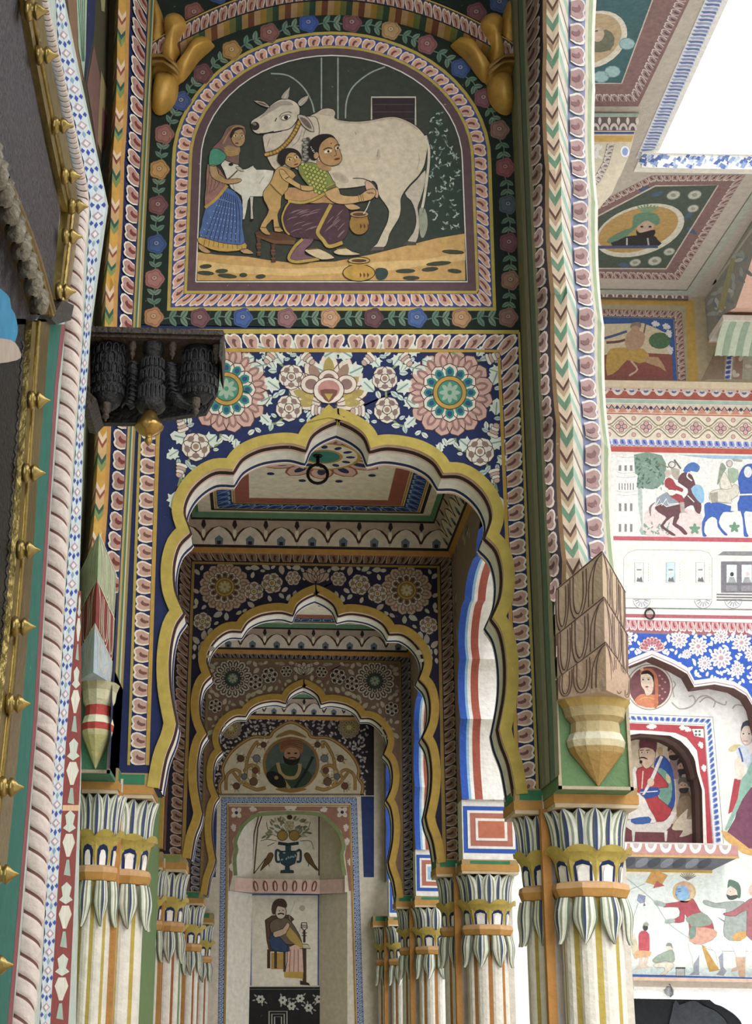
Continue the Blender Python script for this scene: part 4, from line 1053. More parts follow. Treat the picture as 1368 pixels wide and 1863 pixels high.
# cow
cow, cw2, cshade = C('c9b89e'), C('9a8c7c'), C('b5a48e')
p = P5(A5)
p.poly([(850, 690), (890, 740), (915, 800), (925, 880), (905, 950), (868, 1005), (925, 1012), (945, 940), (948, 860), (935, 790), (955, 730), (985, 620), (985, 540), (930, 600)], C('b8aa97'), 2, 2, ol, 4)
p.poly([(835, 1035), (868, 1005), (925, 1012), (925, 1032)], C('4a4440'), 2.6)
p.build('cow_hind_leg', mur, 'fresco')
p = P5(A5)
p.poly([(20, 330), (120, 260), (220, 190), (270, 165), (310, 140), (350, 135), (385, 145), (398, 172), (392, 198), (430, 213), (520, 222), (620, 215), (720, 195), (800, 194), (880, 225), (940, 265), (985, 320), (1000, 380), (990, 460), (975, 520), (940, 580), (890, 630), (850, 680), (825, 730), (826, 790), (815, 850), (780, 910), (752, 960), (738, 1010), (715, 1045), (645, 1045), (668, 1020), (702, 950), (735, 880), (745, 810), (722, 765), (692, 725), (675, 690), (668, 640), (640, 612), (600, 640), (520, 655), (430, 662), (300, 660), (180, 560), (60, 480)], cow, 3, 3, ol, 5)
p.poly([(625, 1070), (645, 1043), (715, 1043), (712, 1066)], C('55504a'), 3.6)
p.poly([(590, 620), (620, 610), (655, 640), (678, 690), (672, 725), (655, 715), (640, 680), (605, 690)], C('c59a80'), 4, 2, ol, 3)
p.stroke([(510, 595), (560, 595), (600, 605), (640, 630), (668, 670)], 5, ol, 4.4, sm=4)
p.stroke([(385, 208), (430, 222), (520, 232), (620, 226), (720, 206), (800, 205), (875, 235), (935, 275)], 10, cshade, 4.2, sm=3)
p.stroke([(940, 430), (945, 480), (930, 540)], 4, cw2, 4, sm=3); p.ell(678, 440, 13, 40, cshade, 4, .1); p.ell(675, 430, 4, 26, cw2, 4.5, .15)
p.ell(430, 590, 60, 26, cshade, 4, .5); p.poly([(270, 170), (320, 148), (360, 142), (384, 160), (380, 185), (330, 180)], C('bcab95'), 4, 3)
p.stroke([(525, 290), (532, 310)], 6, cw2, 4)
cowo = p.build('cow', mur, 'fresco')
p = P5(A5); p.stroke([(985, 315), (1005, 380), (1008, 470), (995, 600), (978, 720), (962, 800), (958, 830)], 17, C('c9bda8'), 4, sm=4); p.stroke([(996, 330), (1018, 400), (1018, 480), (1004, 610), (986, 730), (968, 820)], 3, ol, 4.4, sm=4)
p.poly([(945, 800), (985, 800), (1000, 900), (975, 980), (950, 960)], C('8f927a'), 4, 3); p.build('tail', cowo, 'fresco')
p = P5()
p.poly([(640, 390), (780, 365), (900, 300), (950, 250), (1010, 240), (1080, 260), (1090, 420), (960, 600), (800, 700), (720, 672), (680, 610), (650, 540), (635, 460)], C('c4b5a0'), 4, 3, ol, 5)
for q in ([(820, 420), (800, 470), (700, 540)], [(960, 330), (930, 430), (860, 500)], [(1000, 300), (960, 420)], [(690, 420), (660, 500)], [(780, 640), (740, 600)]): p.stroke(q, 9, cw2, 5, sm=4, taper=True)
p.build('neck', cowo, 'fresco')
p = P5()
p.poly([(530, 300), (545, 272), (590, 245), (640, 210), (680, 165), (720, 130), (770, 103), (830, 95), (890, 115), (928, 150), (938, 200), (922, 255), (890, 310), (850, 345), (780, 362), (700, 375), (620, 390), (565, 378), (538, 345)], C('c9bba6'), 6, 3, ol, 6)
p.poly([(690, 165), (740, 130), (800, 112), (860, 125), (880, 150), (800, 150), (720, 190), (640, 240), (600, 260)], C('a3968a'), 6.8, 3)
p.ell(566, 322, 36, 36, C('2e2422'), 7, .4); p.ell(560, 305, 18, 12, C('7a6a60'), 7.5, .4)
p.stroke([(600, 385), (660, 380), (720, 365)], 6, ol, 7, sm=3); p.stroke([(745, 255), (730, 285)], 8, ol, 7)
p.poly([(778, 262), (800, 235), (840, 230), (862, 240), (840, 265), (805, 275)], C('e0d6c4'), 7, 2, ol, 5); p.ell(822, 252, 18, 17, ol, 7.6); p.stroke([(765, 250), (790, 220), (840, 205), (870, 215)], 6, C('6a5d54'), 7.4, sm=4)
p.build('head', cowo, 'fresco')
for pts, ins in (([(690, 168), (640, 122), (555, 112), (610, 150), (670, 170)], [(670, 155), (630, 130), (580, 122), (620, 145)]), ([(918, 232), (980, 238), (1030, 290), (1055, 372), (985, 345), (935, 285)], [(935, 255), (980, 260), (1018, 300), (1035, 350), (980, 320)])):
    p = P5(); p.poly(pts, C('b3a594'), 8, 2, ol, 5); p.poly(ins, C('6f5d54'), 8.8, 2); p.build('ear', cowo, 'fresco')
for pts in ([(780, 95), (800, 50), (852, 3), (850, 50), (838, 98)], [(918, 132), (948, 92), (1012, 68), (995, 118), (945, 162)]):
    p = P5(); p.poly(pts, C('a59c90'), 8, 2, ol, 5); p.stroke([((pts[0][0] + pts[-1][0]) / 2, (pts[0][1] + pts[-1][1]) / 2), pts[2]], 8, C('d5cbb8'), 8.8, taper=True); p.build('horn', cowo, 'fresco')
p = P5(); nk = cr([(655, 560), (750, 530), (830, 462), (890, 380), (935, 285)], False, 8); p.stroke(nk, 44, C('6a4a24'), 7)
for x, y in nk[::2]: p.ell(x, y, 13, 13, C('b98f34'), 8, n=8)
p.build('bell_collar', cowo, 'fresco')
# calf
p = P5(); cf = C('d0c8b8')
p.poly([(275, 625), (300, 590), (345, 578), (395, 590), (425, 640), (455, 680), (510, 670), (550, 648), (578, 682), (720, 690), (690, 800), (640, 905), (525, 905), (500, 990), (478, 1095), (448, 1098), (458, 990), (452, 900), (370, 840), (335, 770), (305, 690)], cf, 5, 2, ol, 4)
p.poly([(522, 905), (552, 905), (545, 1000), (552, 1090), (528, 1092), (528, 990)], C('c0b8a8'), 4.6, 0, ol, 3)
p.poly([(440, 1095), (478, 1093), (470, 1115), (440, 1118)], ol, 5.6); p.poly([(525, 1090), (553, 1090), (550, 1108), (522, 1108)], ol, 5.6)
p.stroke([(420, 690), (370, 740), (330, 770)], 12, C('6a5038'), 6, sm=3); p.ell(365, 640, 20, 13, ol, 6); p.ell(275, 622, 18, 22, C('3a3230'), 6)
p.poly([(405, 660), (440, 660), (475, 700), (430, 690)], C('b0a694'), 6.4, 2, ol, 3); p.poly([(340, 580), (350, 560), (385, 575), (390, 600)], C('6f5a4c'), 6, 2)
p.stroke([(380, 800), (400, 870)], 5, cw2, 6); p.stroke([(640, 740), (600, 800)], 5, cw2, 6)
p.build('calf', mur, 'fresco')
# standing woman
t1 = C('b58a60')
p = P5(); p.poly([(150, 1015), (240, 900), (330, 830), (430, 900), (462, 1000), (460, 1150), (482, 1290), (440, 1312), (270, 1290), (108, 1245), (120, 1150)], C('4a659c'), 6, 2, ol, 4)
for k in range(9): p.stroke([(300 + k * 14, 860 + k * 6), (230 + k * 26, 1050), (150 + k * 36, 1260 + k * 4)], 5, C('26304f'), 7, sm=3)
for k in range(8): 
    for j in range(7): p.ell(275 + k * 17 - j * (26 - k * 4), 930 + j * 50 + k * 5, 3.5, 3.5, C('b9c6d8'), 7.4, n=6)
w1 = p.build('standing_woman', mur, 'fresco')
p = P5(); p.poly([(108, 1242), (270, 1288), (440, 1308), (482, 1288), (492, 1340), (330, 1366), (200, 1345), (98, 1292)], C('c0983c'), 7.5, 2, ol, 4)
for k in range(9): p.stroke([(150 + k * 38, 1262 + k * 6), (140 + k * 40, 1318 + k * 4)], 4, C('6a5022'), 8)
p.build('skirt_hem', w1, 'fresco')
for q in ([(100, 1300), (160, 1335), (200, 1370), (150, 1375), (100, 1340)], [(440, 1345), (500, 1340), (555, 1380), (470, 1378)]): p = P5(); p.poly(q, t1, 7.2, 2, ol, 3); p.build('foot', w1, 'fresco')
p = P5(); p.poly([(200, 525), (235, 480), (290, 420), (325, 345), (370, 315), (430, 308), (478, 330), (490, 380), (470, 450), (440, 500), (435, 600), (420, 640), (310, 600), (250, 560)], C('7a5a54'), 6.5, 3, ol, 4)
p.stroke([(480, 340), (440, 325), (390, 335), (350, 380), (300, 470)], 9, C('a9843f'), 7.6, sm=4); p.build('veil', w1, 'fresco')
p = P5(); p.ell(425, 415, 58, 80, C('a9875a'), 8, -.15, 20, ol, 4); p.poly([(355, 410), (380, 350), (430, 332), (475, 350), (450, 350), (400, 365), (375, 420)], C('2a201e'), 8.6, 2)
for x in (402, 455): p.ell(x, 405, 15, 7, C('d8c8ac'), 9); p.ell(x + 2, 405, 7, 7, ol, 9.5, n=8); p.stroke([(x - 18, 388), (x, 380), (x + 18, 388)], 4, ol, 9)
p.stroke([(440, 400), (448, 430), (432, 438)], 4, C('6a4a34'), 9); p.ell(415, 466, 17, 6, C('7a3028'), 9); p.build('face', w1, 'fresco')
p = P5(); p.poly([(345, 480), (410, 500), (440, 500), (430, 560), (330, 570), (310, 520)], C('9c7a52'), 7.6, 2); 
for k in range(3): p.stroke([(310 + k * 6, 500 + k * 22), (360, 540 + k * 16), (425, 520 + k * 18)], 7, C('b58c34'), 8.6, sm=4)
p.build('necklace', w1, 'fresco')
p = P5(); p.poly([(170, 640), (250, 660), (300, 720), (335, 805), (260, 900), (150, 995), (160, 820)], C('94685c'), 7, 2, ol, 4); p.stroke([(335, 815), (250, 920), (150, 1000)], 24, C('b58f3a'), 7.6, sm=3)
for k in range(4): p.stroke([(190 + k * 24, 680), (175 + k * 30, 800), (165 + k * 18, 900 - k * 14)], 4, C('5a3a34'), 7.6, sm=3)
p.build('shawl', w1, 'fresco')
p = P5(); p.poly([(195, 530), (250, 508), (310, 545), (325, 585), (275, 640), (185, 652)], C('3f8a70'), 8, 2, ol, 4); p.poly([(188, 652), (245, 655), (262, 715), (300, 745), (335, 765), (420, 757), (458, 772), (420, 795), (345, 805), (280, 790), (205, 745)], C('a88656'), 8, 2, ol, 4)
p.stroke([(290, 755), (285, 795)], 8, C('b58c34'), 8.8); p.stroke([(310, 762), (305, 800)], 8, C('b58c34'), 8.8); p.build('blouse_and_arm', w1, 'fresco')
# stool
p = P5(); wd_ = C('5a3a24')
p.poly([(565, 1205), (620, 1180), (870, 1225), (910, 1255), (890, 1305), (720, 1295), (575, 1230)], wd_, 6, 0, ol, 4)
p.poly([(575, 1225), (720, 1270), (900, 1270), (890, 1305), (720, 1298), (575, 1240)], C('6f4a2c'), 6.6); so_ = p.build('stool', mur, 'fresco')
for x, y, h in ((595, 1245, 155), (715, 1300, 150)):
    p = P5()
    p.poly([(x - 18, y), (x + 22, y), (x + 14, y + h * .3), (x + 26, y + h * .4), (x + 10, y + h * .7), (x + 20, y + h), (x - 16, y + h), (x - 6, y + h * .7), (x - 22, y + h * .4), (x - 10, y + h * .3)], wd_, 6.4, 0, ol, 4)
    for j in (.35, .55, .8): p.stroke([(x - 16, y + h * j), (x + 20, y + h * j)], 7, C('7a5230'), 7)
    p.build('stool_leg', so_, 'fresco')
# milking woman
sk = C('b98f58'); sa, sah = C('4f333c'), C('8a6a70')
p = P5()
p.poly([(815, 840), (900, 830), (1040, 850), (1180, 870), (1260, 890), (1250, 960), (1130, 968), (850, 945), (810, 900)], C('b98a54'), 7, 2, ol, 4)
w2 = p.build('milking_woman', mur, 'fresco')
p = P5(); p.poly([(850, 952), (1000, 972), (1120, 962), (1210, 968), (1300, 978), (1345, 1030), (1345, 1150), (1312, 1250), (1200, 1320), (1130, 1275), (1000, 1255), (880, 1242), (812, 1180), (788, 1090), (805, 1000)], sa, 8, 3, ol, 5)
p.poly([(945, 1262), (1050, 1250), (1030, 1300), (985, 1345), (985, 1390), (1080, 1420), (1000, 1458), (890, 1462), (832, 1430), (855, 1360), (920, 1320)], C('7a5560'), 8, 3, ol, 5)
random.seed(4)
for k in range(16):
    x, y = random.uniform(850, 1080), random.uniform(1010, 1200); p.stroke([(x - 40, y + 20), (x, y), (x + 60, y - 14)], 7, sah, 8.8, sm=4, taper=True)
for k in range(10):
    x, y = random.uniform(1170, 1290), random.uniform(1030, 1240); p.stroke([(x - 30, y + 40), (x, y + 5), (x + 30, y - 24)], 7, sah, 8.8, sm=4, taper=True)
p.build('purple_sari', w2, 'fresco')
p = P5(); gt = C('b39338')
for q, w in (([(850, 955), (815, 1010), (790, 1090), (812, 1180), (850, 1225)], 14), ([(1195, 975), (1150, 1060), (1105, 1150), (1085, 1210), (1130, 1270), (1180, 1322), (1290, 1290)], 30), ([(840, 945), (950, 960), (1060, 930), (1150, 880)], 22), ([(960, 1262), (890, 1330), (845, 1420), (900, 1450), (1000, 1440), (1095, 1425)], 24)): p.stroke(q, w + 6, ol, 9, sm=5); p.stroke(q, w, gt, 9.6, sm=5)
p.build('gold_trim', w2, 'fresco')
p = P5(); p.poly([(925, 655), (1000, 622), (1080, 640), (1160, 690), (1210, 775), (1232, 812), (1160, 855), (1090, 875), (1040, 850), (985, 790), (935, 720)], C('7f8a3a'), 8, 2, ol, 5)
for r in range(7):
    for k in range(9):
        x, y = 960 + k * 30 - r * 2 + (r % 2) * 14, 640 + r * 30 + k * 11
        if 940 + r * 12 < x < 1150 + r * 8 and y < 660 + (x - 930) * .95 + 90 and y > 620 + (x - 1000) * .42: p.ell(x, y, 14, 15, C('b0b04a'), 8.8, .5, 8, C('4a5424'), 4)
p.stroke([(1155, 850), (1200, 830), (1235, 812)], 34, C('6a6a34'), 9.4); p.stroke([(1155, 835), (1228, 798)], 7, gt, 10); p.stroke([(1162, 868), (1245, 835)], 8, gt, 10); p.build('green_blouse', w2, 'fresco')
p = P5(A5); p.poly([(325, 690), (410, 655), (428, 700), (470, 712), (545, 712), (580, 690), (612, 672), (652, 668), (660, 705), (625, 740), (560, 752), (500, 765), (430, 768), (370, 748)], C('c39a62'), 9.5, 2, ol, 4)
p.poly([(455, 762), (520, 768), (560, 790), (545, 800), (500, 805), (470, 790)], C('c39a62'), 8.6, 2, ol, 3)
for x in (552, 566, 580): p.stroke([(x - 6, 705), (x + 2, 752)], 6, C('8a6a2c'), 10.2)
for x in (600, 615, 630): p.stroke([(x, 690), (x + 22, 700)], 3, ol, 10.2)
p.build('arms', w2, 'fresco')
p = P5(); p.poly([(1085, 600), (1180, 640), (1195, 690), (1140, 690), (1085, 660)], C('a9804e'), 8.6, 2); p.poly([(1085, 500), (1120, 445), (1180, 412), (1230, 430), (1258, 480), (1272, 540), (1285, 575), (1282, 610), (1255, 640), (1200, 655), (1140, 640), (1105, 600)], C('b18652'), 9, 3, ol, 5)
for x, y, w in ((1170, 535, 34), (1248, 508, 20)): p.ell(x, y, w, 13, C('dcccb0'), 9.8, -.2); p.ell(x + 3, y, 11, 11, ol, 10.3, n=9); p.stroke([(x - w - 4, y - 14), (x, y - 30), (x + w, y - 24)], 8, ol, 10, sm=3)
p.stroke([(1222, 500), (1240, 560), (1218, 575)], 6, C('6a4626'), 10, sm=3); p.ell(1245, 598, 26, 9, C('6e2a24'), 10, -.2); p.ell(1196, 468, 6, 6, C('6e2020'), 10, n=8); p.build('face', w2, 'fresco')
p = P5(); p.poly([(1000, 530), (1020, 450), (1070, 408), (1130, 390), (1195, 396), (1232, 428), (1185, 418), (1120, 460), (1095, 520), (1090, 590), (1050, 610), (1015, 580)], C('1d1614'), 10, 3); p.ell(995, 520, 40, 105, C('4a4440'), 9, .08, 18)
for k in range(9): p.ell(975 + (k % 2) * 14, 440 + k * 20, 20, 13, C('8f8a80'), 9.8 + (k % 2) * .3, 0, 8, C('4a4440'), 3)
for k in range(12): p.ell(1030 + k * 6, 500 + k * 9 + (k % 3) * 6, 5, 5, C('d8d4c8'), 10.8, n=6)
p.ell(1072, 570, 22, 30, C('a98658'), 10.8, .2, 10, ol, 3); p.build('hair', w2, 'fresco')
for pts in ([(975, 1355), (1060, 1335), (1150, 1365), (1222, 1412), (1200, 1425), (1120, 1432), (1050, 1405)], [(1215, 1365), (1300, 1330), (1370, 1365), (1440, 1385), (1380, 1395), (1260, 1392)]):
    p = P5(); p.poly(pts, C('cdb58c'), 9.4, 2, ol, 4); x, y = pts[1]; p.stroke([(x - 60, y + 12), (x + 20, y + 4)], 12, C('6f5228'), 10); p.build('foot', w2, 'fresco')
# child
ck = C('b9914f')
p = P5(); p.poly([(735, 690), (785, 658), (850, 680), (905, 735), (850, 785), (835, 850), (785, 912), (778, 1000), (752, 1060), (770, 1160), (800, 1195), (728, 1198), (716, 1100), (690, 1120), (655, 1165), (695, 1222), (650, 1222), (605, 1175), (640, 1100), (680, 1020), (640, 940), (635, 870), (680, 810), (712, 750)], ck, 10, 2, ol, 4)
ch = p.build('child', mur, 'fresco')
p = P5(); p.poly([(765, 690), (805, 690), (850, 745), (950, 815), (1040, 822), (1045, 858), (960, 860), (850, 800), (790, 760)], C('c19a5a'), 11, 2, ol, 4); p.stroke([(815, 765), (850, 745)], 9, C('6a4a20'), 11.6); p.stroke([(940, 812), (945, 852)], 8, C('6a4a20'), 11.6)
p.build('arm', ch, 'fresco')
p = P5(); p.stroke([(690, 805), (740, 860), (790, 905)], 12, C('7a5a24'), 11, sm=3); p.build('waist_chain', ch, 'fresco')
for q in ([(615, 1165), (660, 1168)], [(728, 1165), (775, 1165)]): p = P5(); p.stroke(q, 8, C('6a4a20'), 11); p.build('anklet', ch, 'fresco')
p = P5(); p.ell(878, 605, 72, 66, C('b58c52'), 11.4, .3, 20, ol, 4)
for x, y in ((850, 605), (908, 585)): p.ell(x, y, 17, 8, C('d8c8a8'), 12, -.3); p.ell(x + 2, y, 8, 8, ol, 12.5, n=8); p.stroke([(x - 20, y - 14), (x, y - 22), (x + 18, y - 18)], 5, ol, 12.2)
p.stroke([(880, 585), (902, 620), (885, 628)], 4, C('6a4626'), 12.2); p.ell(906, 644, 20, 7, C('7a3028'), 12.2, -.3); p.stroke([(840, 575), (850, 555), (858, 575)], 5, C('c8a030'), 12.2); p.build('face', ch, 'fresco')
p = P5(); p.poly([(752, 610), (762, 550), (815, 512), (880, 512), (930, 540), (955, 590), (940, 600), (905, 555), (860, 548), (825, 580), (812, 640), (785, 655)], C('231a17'), 12.8, 3); p.build('hair', ch, 'fresco')
# pots
def pot(cx, cy, rx, ry_, rx2, yr, nm, c):
    p = P5(A5); p.ell(cx, cy, rx, ry_, c, 7, 0, 22, ol, 5); p.poly([(cx - rx2 * .8, yr), (cx + rx2 * .8, yr), (cx + rx2 * .9, yr + 30), (cx - rx2 * .9, yr + 30)], c, 7.5); p.ell(cx, yr, rx2, 22, mixc(c, K['cream'], .15), 8, 0, 18, ol, 5); p.ell(cx, yr + 2, rx2 * .7, 11, C('5a3a1c'), 8.8)
    for k in range(3): p.poly([(cx + 5 + k * 24, cy), (cx + 18 + k * 24, cy + 14), (cx + 8 + k * 24, cy + 32)], C('6a3a1c'), 8, 2)
    p.build(nm, mur, 'fresco')
pot(550, 1215, 105, 55, 72, 1135, 'water_pot', C('bf922e')); pot(552, 895, 66, 72, 62, 832, 'milk_pot', C('9a7028'))
p = P5(A5); p.poly([(660, 1190), (720, 1185), (742, 1215), (720, 1255), (670, 1255)], C('2f4440'), 6, 3); p.build('pot_shade', mur, 'fresco')
p = P5(A5); p.stroke([(622, 748), (600, 800), (580, 832)], 5, C('d8d2c4'), 11); p.build('milk_stream', mur, 'fresco')
# ================================================================== end wall of the gallery with its alcove
YE = YK[3]; E6 = (380, 1280, 3.197)
def EX(pts, Y=YE): return [XZ((x / E6[2] + E6[0], y / E6[2] + E6[1]), Y) for x, y in pts]
we = thing('wall_end', 'cream end wall of the gallery with a splayed alcove', None, None, (XC, YE, 0), 'structure')
op = EX(cr([(155, 1000), (150, 900), (162, 850), (155, 800), (195, 715), (250, 665), (300, 645), (475, 636), (640, 645), (695, 680), (755, 745), (785, 830), (772, 880), (790, 1000)], False, 3))
xl, xr_ = op[0][0], op[-1][0]; xl2, xr2 = EX([(115, 1090)])[0][0], EX([(805, 1100)])[0][0]; zl = EX([(115, 1085)])[0][1]
openp = [(xl2, 0), (xl2, zl), (xl, zl)] + op + [(xr_, zl), (xr2, zl), (xr2, 0)]
b = MB(); poly = [(-.68, 0)] + openp + [(1.5, 0), (1.5, ZC), (-.68, ZC)]
b.face([(x, YE, z) for x, z in poly], C('d8cbb8')); b.build('front', we)
xb0, xb1 = EX([(245, 1500)], YE + .28)[0][0], EX([(640, 1500)], YE + .28)[0][0]; zt = EX([(475, 625)], YE)[0][1]
b = MB()
b.face([(xb0, YE + .28, 0), (xb1, YE + .28, 0), (xb1, YE + .28, zt), (xb0, YE + .28, zt)], C('ddd2c0'))
b.face([(xl2, YE, 0), (xb0, YE + .28, 0), (xb0, YE + .28, zt), (xl2, YE, zt)], C('ddd6c8')); b.face([(xr2, YE, 0), (xb1, YE + .28, 0), (xb1, YE + .28, zt), (xr2, YE, zt)], C('d3c4ac'))
b.face([(xl2, YE, zt), (xr2, YE, zt), (xb1, YE + .28, zt), (xb0, YE + .28, zt)], C('d3c4ac')); b.build('alcove', we)
b = MB(); q = [(x, YE, z) for x, z in openp]; b.grid([q, [(x, YE + .03, z) for x, y, z in q]], C('9aa06a'), False); b.build('alcove_edge', we)
SE = SY(YE)
def PE(l=0, Y=YE): return Pt(SY(Y), l).fr(*E6)
# dark floral field with cusped lunette
p = PE()
p.poly([(10, 20), (960, 20), (960, 535), (10, 530)], C('2f2630'), 1); p.poly([(-20, 535), (48, 535), (40, 1010), (-20, 1010)], C('2a3a70'), 1); p.poly([(884, 540), (960, 540), (960, 1010), (900, 1010)], C('2a3a70'), 1)
f, T = bandS([(25, 20), (920, 18)], [(25, 62), (920, 60)], lambda x, y, l: SE(x / E6[2] + E6[0], y / E6[2] + E6[1], l)); petal_band(p, f, 26, C('3a3034'), C('7a665e'), C('3f2f2c'), C('a39488'), 1)
random.seed(21); oc = [(128, 145, 68), (815, 140, 68)]
lunp = cr([(65, 525), (62, 470), (85, 430), (80, 375), (120, 295), (185, 235), (260, 195), (350, 195), (378, 160), (475, 108), (570, 155), (600, 195), (690, 200), (765, 240), (835, 305), (872, 380), (868, 430), (895, 475), (890, 525)], False, 4)
def inside(P, x, y):
    r = False; j = len(P) - 1
    for i in range(len(P)):
        if (P[i][1] > y) != (P[j][1] > y) and x < (P[j][0] - P[i][0]) * (y - P[i][1]) / (P[j][1] - P[i][1]) + P[i][0]: r = not r
        j = i
    return r
n = 0
for k in range(4000):
    x, y = random.uniform(30, 915), random.uniform(68, 520)
    if inside(lunp, x, y) or any((x - a) ** 2 + (y - b_) ** 2 < (c + 8) ** 2 for a, b_, c in oc): continue
    a = random.uniform(0, 6.28); p.leaf(x, y, a, random.uniform(16, 28), 12, random.choice([C('b3a8a8'), C('94888c'), C('c3b8ae')]), 2); oc.append((x, y, 6)); n += 1
    if n > 260: break
p.build('leaf_field', we)
for x, y in ((128, 145), (815, 140)): rosette(lambda a, b_, l: SE(a / E6[2] + E6[0], b_ / E6[2] + E6[1], l), x, y, 66, 2, (C('a38f74'), C('7a664c'), C('3a2e28'), C('b3a07c'), C('9a8450'), C('6f5c34'), C('a8924a'), C('b09c58')), we)
por = thing('portrait_mural', 'round portrait of a bearded man in an orange turban framed by ochre scrolls', 'mural', None, tuple(onY(527, 1440, YE)))
p = PE(2); p.poly(lunp, C('c9b89c'), 1, 0); p.stroke(lunp, 20, C('7a5432'), 2); p.stroke(lunp, 8, C('b08a3a'), 2.5); p.build('lunette_field', por)
p = PE(2)
random.seed(5)
for s_ in (1, -1):
    X = lambda x: 475 + s_ * (x - 475)
    for q, w in (([(X(330), 490), (X(270), 500), (X(215), 460), (X(205), 400), (X(240), 360), (X(285), 375), (X(280), 415), (X(250), 420)], 15), ([(X(100), 505), (X(105), 420), (X(150), 385), (X(185), 405), (X(170), 440)], 13), ([(X(215), 420), (X(225), 320), (X(265), 240), (X(290), 225), (X(285), 260)], 14), ([(X(140), 400), (X(200), 470), (X(290), 505)], 12)): p.stroke(q, w + 5, C('4f3a22'), 2, sm=6); p.stroke(q, w, C('a07a34'), 2.6, sm=6)
    for x, y, r, c in ((185, 320, 20, '5f3a2a'), (278, 320, 22, '6f7478'), (160, 480, 20, '6a3f2c'), (205, 425, 18, '5f6468'), (260, 455, 24, '6a4a34'), (318, 240, 17, '5f3a2a'), (270, 390, 18, '6a4030')):
        for j in range(9): a = random.uniform(0, 6.28); p.leaf(X(x) + 14 * math.cos(a), y + 14 * math.sin(a), a, 26, 9, random.choice([C('e0d4bc'), C('a8966f'), C('8f8460')]), 2.8)
        p.ell(X(x), y, r, r, C(c), 3.4, n=12, line=C('3a2a20'), lw=3)
    p.build('scrollwork', por); p = PE(2)
p = PE(2); p.ell(478, 352, 165, 158, C('8f6a30'), 4, n=36); p.ell(478, 352, 148, 143, C('4f5a54'), 4.6, n=36); p.poly([(385, 200), (430, 170), (478, 155), (530, 172), (572, 200), (520, 190), (478, 180), (435, 190)], C('8f6a30'), 5, 3); p.poly([(385, 500), (478, 520), (570, 500), (520, 490), (440, 490)], C('8f6a30'), 5, 3); p.build('medallion_frame', por)
p = PE(2); p.poly([(345, 400), (390, 355), (440, 350), (500, 350), (560, 380), (600, 420), (570, 470), (520, 490), (440, 490), (380, 460)], C('34402e'), 5.5, 3)
p.stroke([(400, 345), (415, 400), (450, 430), (500, 430), (525, 395), (530, 350)], 20, C('a08a58'), 6, sm=4); p.stroke([(410, 410), (450, 470), (470, 495)], 18, C('a08a58'), 6, sm=4)
p.ell(483, 300, 46, 58, C('a87c5c'), 6.4, n=18); p.poly([(432, 300), (440, 345), (480, 360), (520, 345), (534, 295), (520, 318), (485, 325), (450, 320)], C('1d1814'), 7, 3)
for x in (465, 505): p.ell(x, 290, 9, 5, C('1d1814'), 7)
p.stroke([(462, 320), (483, 314), (508, 318)], 7, C('1d1814'), 7.4)
p.poly([(410, 270), (415, 225), (450, 203), (510, 203), (545, 235), (548, 275), (535, 290), (510, 262), (460, 258), (430, 285)], C('8a5a34'), 7.4, 3)
for k in range(4): p.stroke([(418, 265 - k * 12), (470, 238 - k * 8), (540, 262 - k * 14)], 4, C('5a3820'), 8, sm=4)
p.poly([(335, 405), (380, 395), (430, 425), (450, 480), (400, 490), (350, 455)], C('1a1614'), 8, 3); p.ell(392, 432, 12, 12, C('8a7448'), 8.6); p.stroke([(605, 310), (560, 400), (500, 490)], 15, C('20242a'), 8, sm=4)
p.build('portrait', por)
# braid border, inner frame
p = PE(2)
A = [(50, 1990), (72, 545), (860, 545), (905, 1990)]; B = [(82, 1990), (104, 578), (826, 580), (868, 1990)]
ff = lambda x, y, l: SE(x / E6[2] + E6[0], y / E6[2] + E6[1], l)
f, T = bandS(A, B, ff); petal_band(p, f, 130, C('2f3f74'), C('5a78b0'), C('b9c6d4'), C('c9d0d8'), 1)
p.stroke([(60, 535), (880, 535)], 10, C('a89878'), 2)
p.stroke([(90, 1990), (112, 590), (818, 592), (858, 1990)], 12, C('a8843a'), 2); p.build('braid_border', we)
p = PE(1)
inn = [(120, 1090), (118, 598), (812, 600), (845, 1090), (815, 1090), (806, 1000), (790, 880), (800, 830), (768, 740), (700, 668), (640, 628), (475, 620), (300, 628), (245, 650), (180, 712), (138, 800), (146, 850), (132, 900), (138, 1000), (115, 1090)]
p.poly(inn, C('9a6a58'), 1)
for x, y in ((160, 635), (775, 632)):
    for j in range(4): p.petal(x, y, j * PI / 2 + .78, 6, 38, 26, C('d8c8b8'), 2)
    p.ell(x, y, 10, 10, K['navy'], 3)
for x, y, a in ((235, 610, .2), (690, 612, 2.9), (440, 605, 0), (510, 605, 3.14), (140, 700, 1.4), (800, 700, 1.7), (805, 780, 1.6), (130, 930, 1.5), (820, 900, 1.5)): p.acanth(x, y, a, 46, 34, C('d8c8bc'), 2)
op2 = cr([(155, 1000), (150, 900), (162, 850), (155, 800), (195, 715), (250, 665), (300, 645), (475, 636), (640, 645), (695, 680), (755, 745), (785, 830), (772, 880), (790, 1000)], False, 3)
p.stroke(op2, 22, C('7f8c58'), 3); p.build('niche_frame', we)
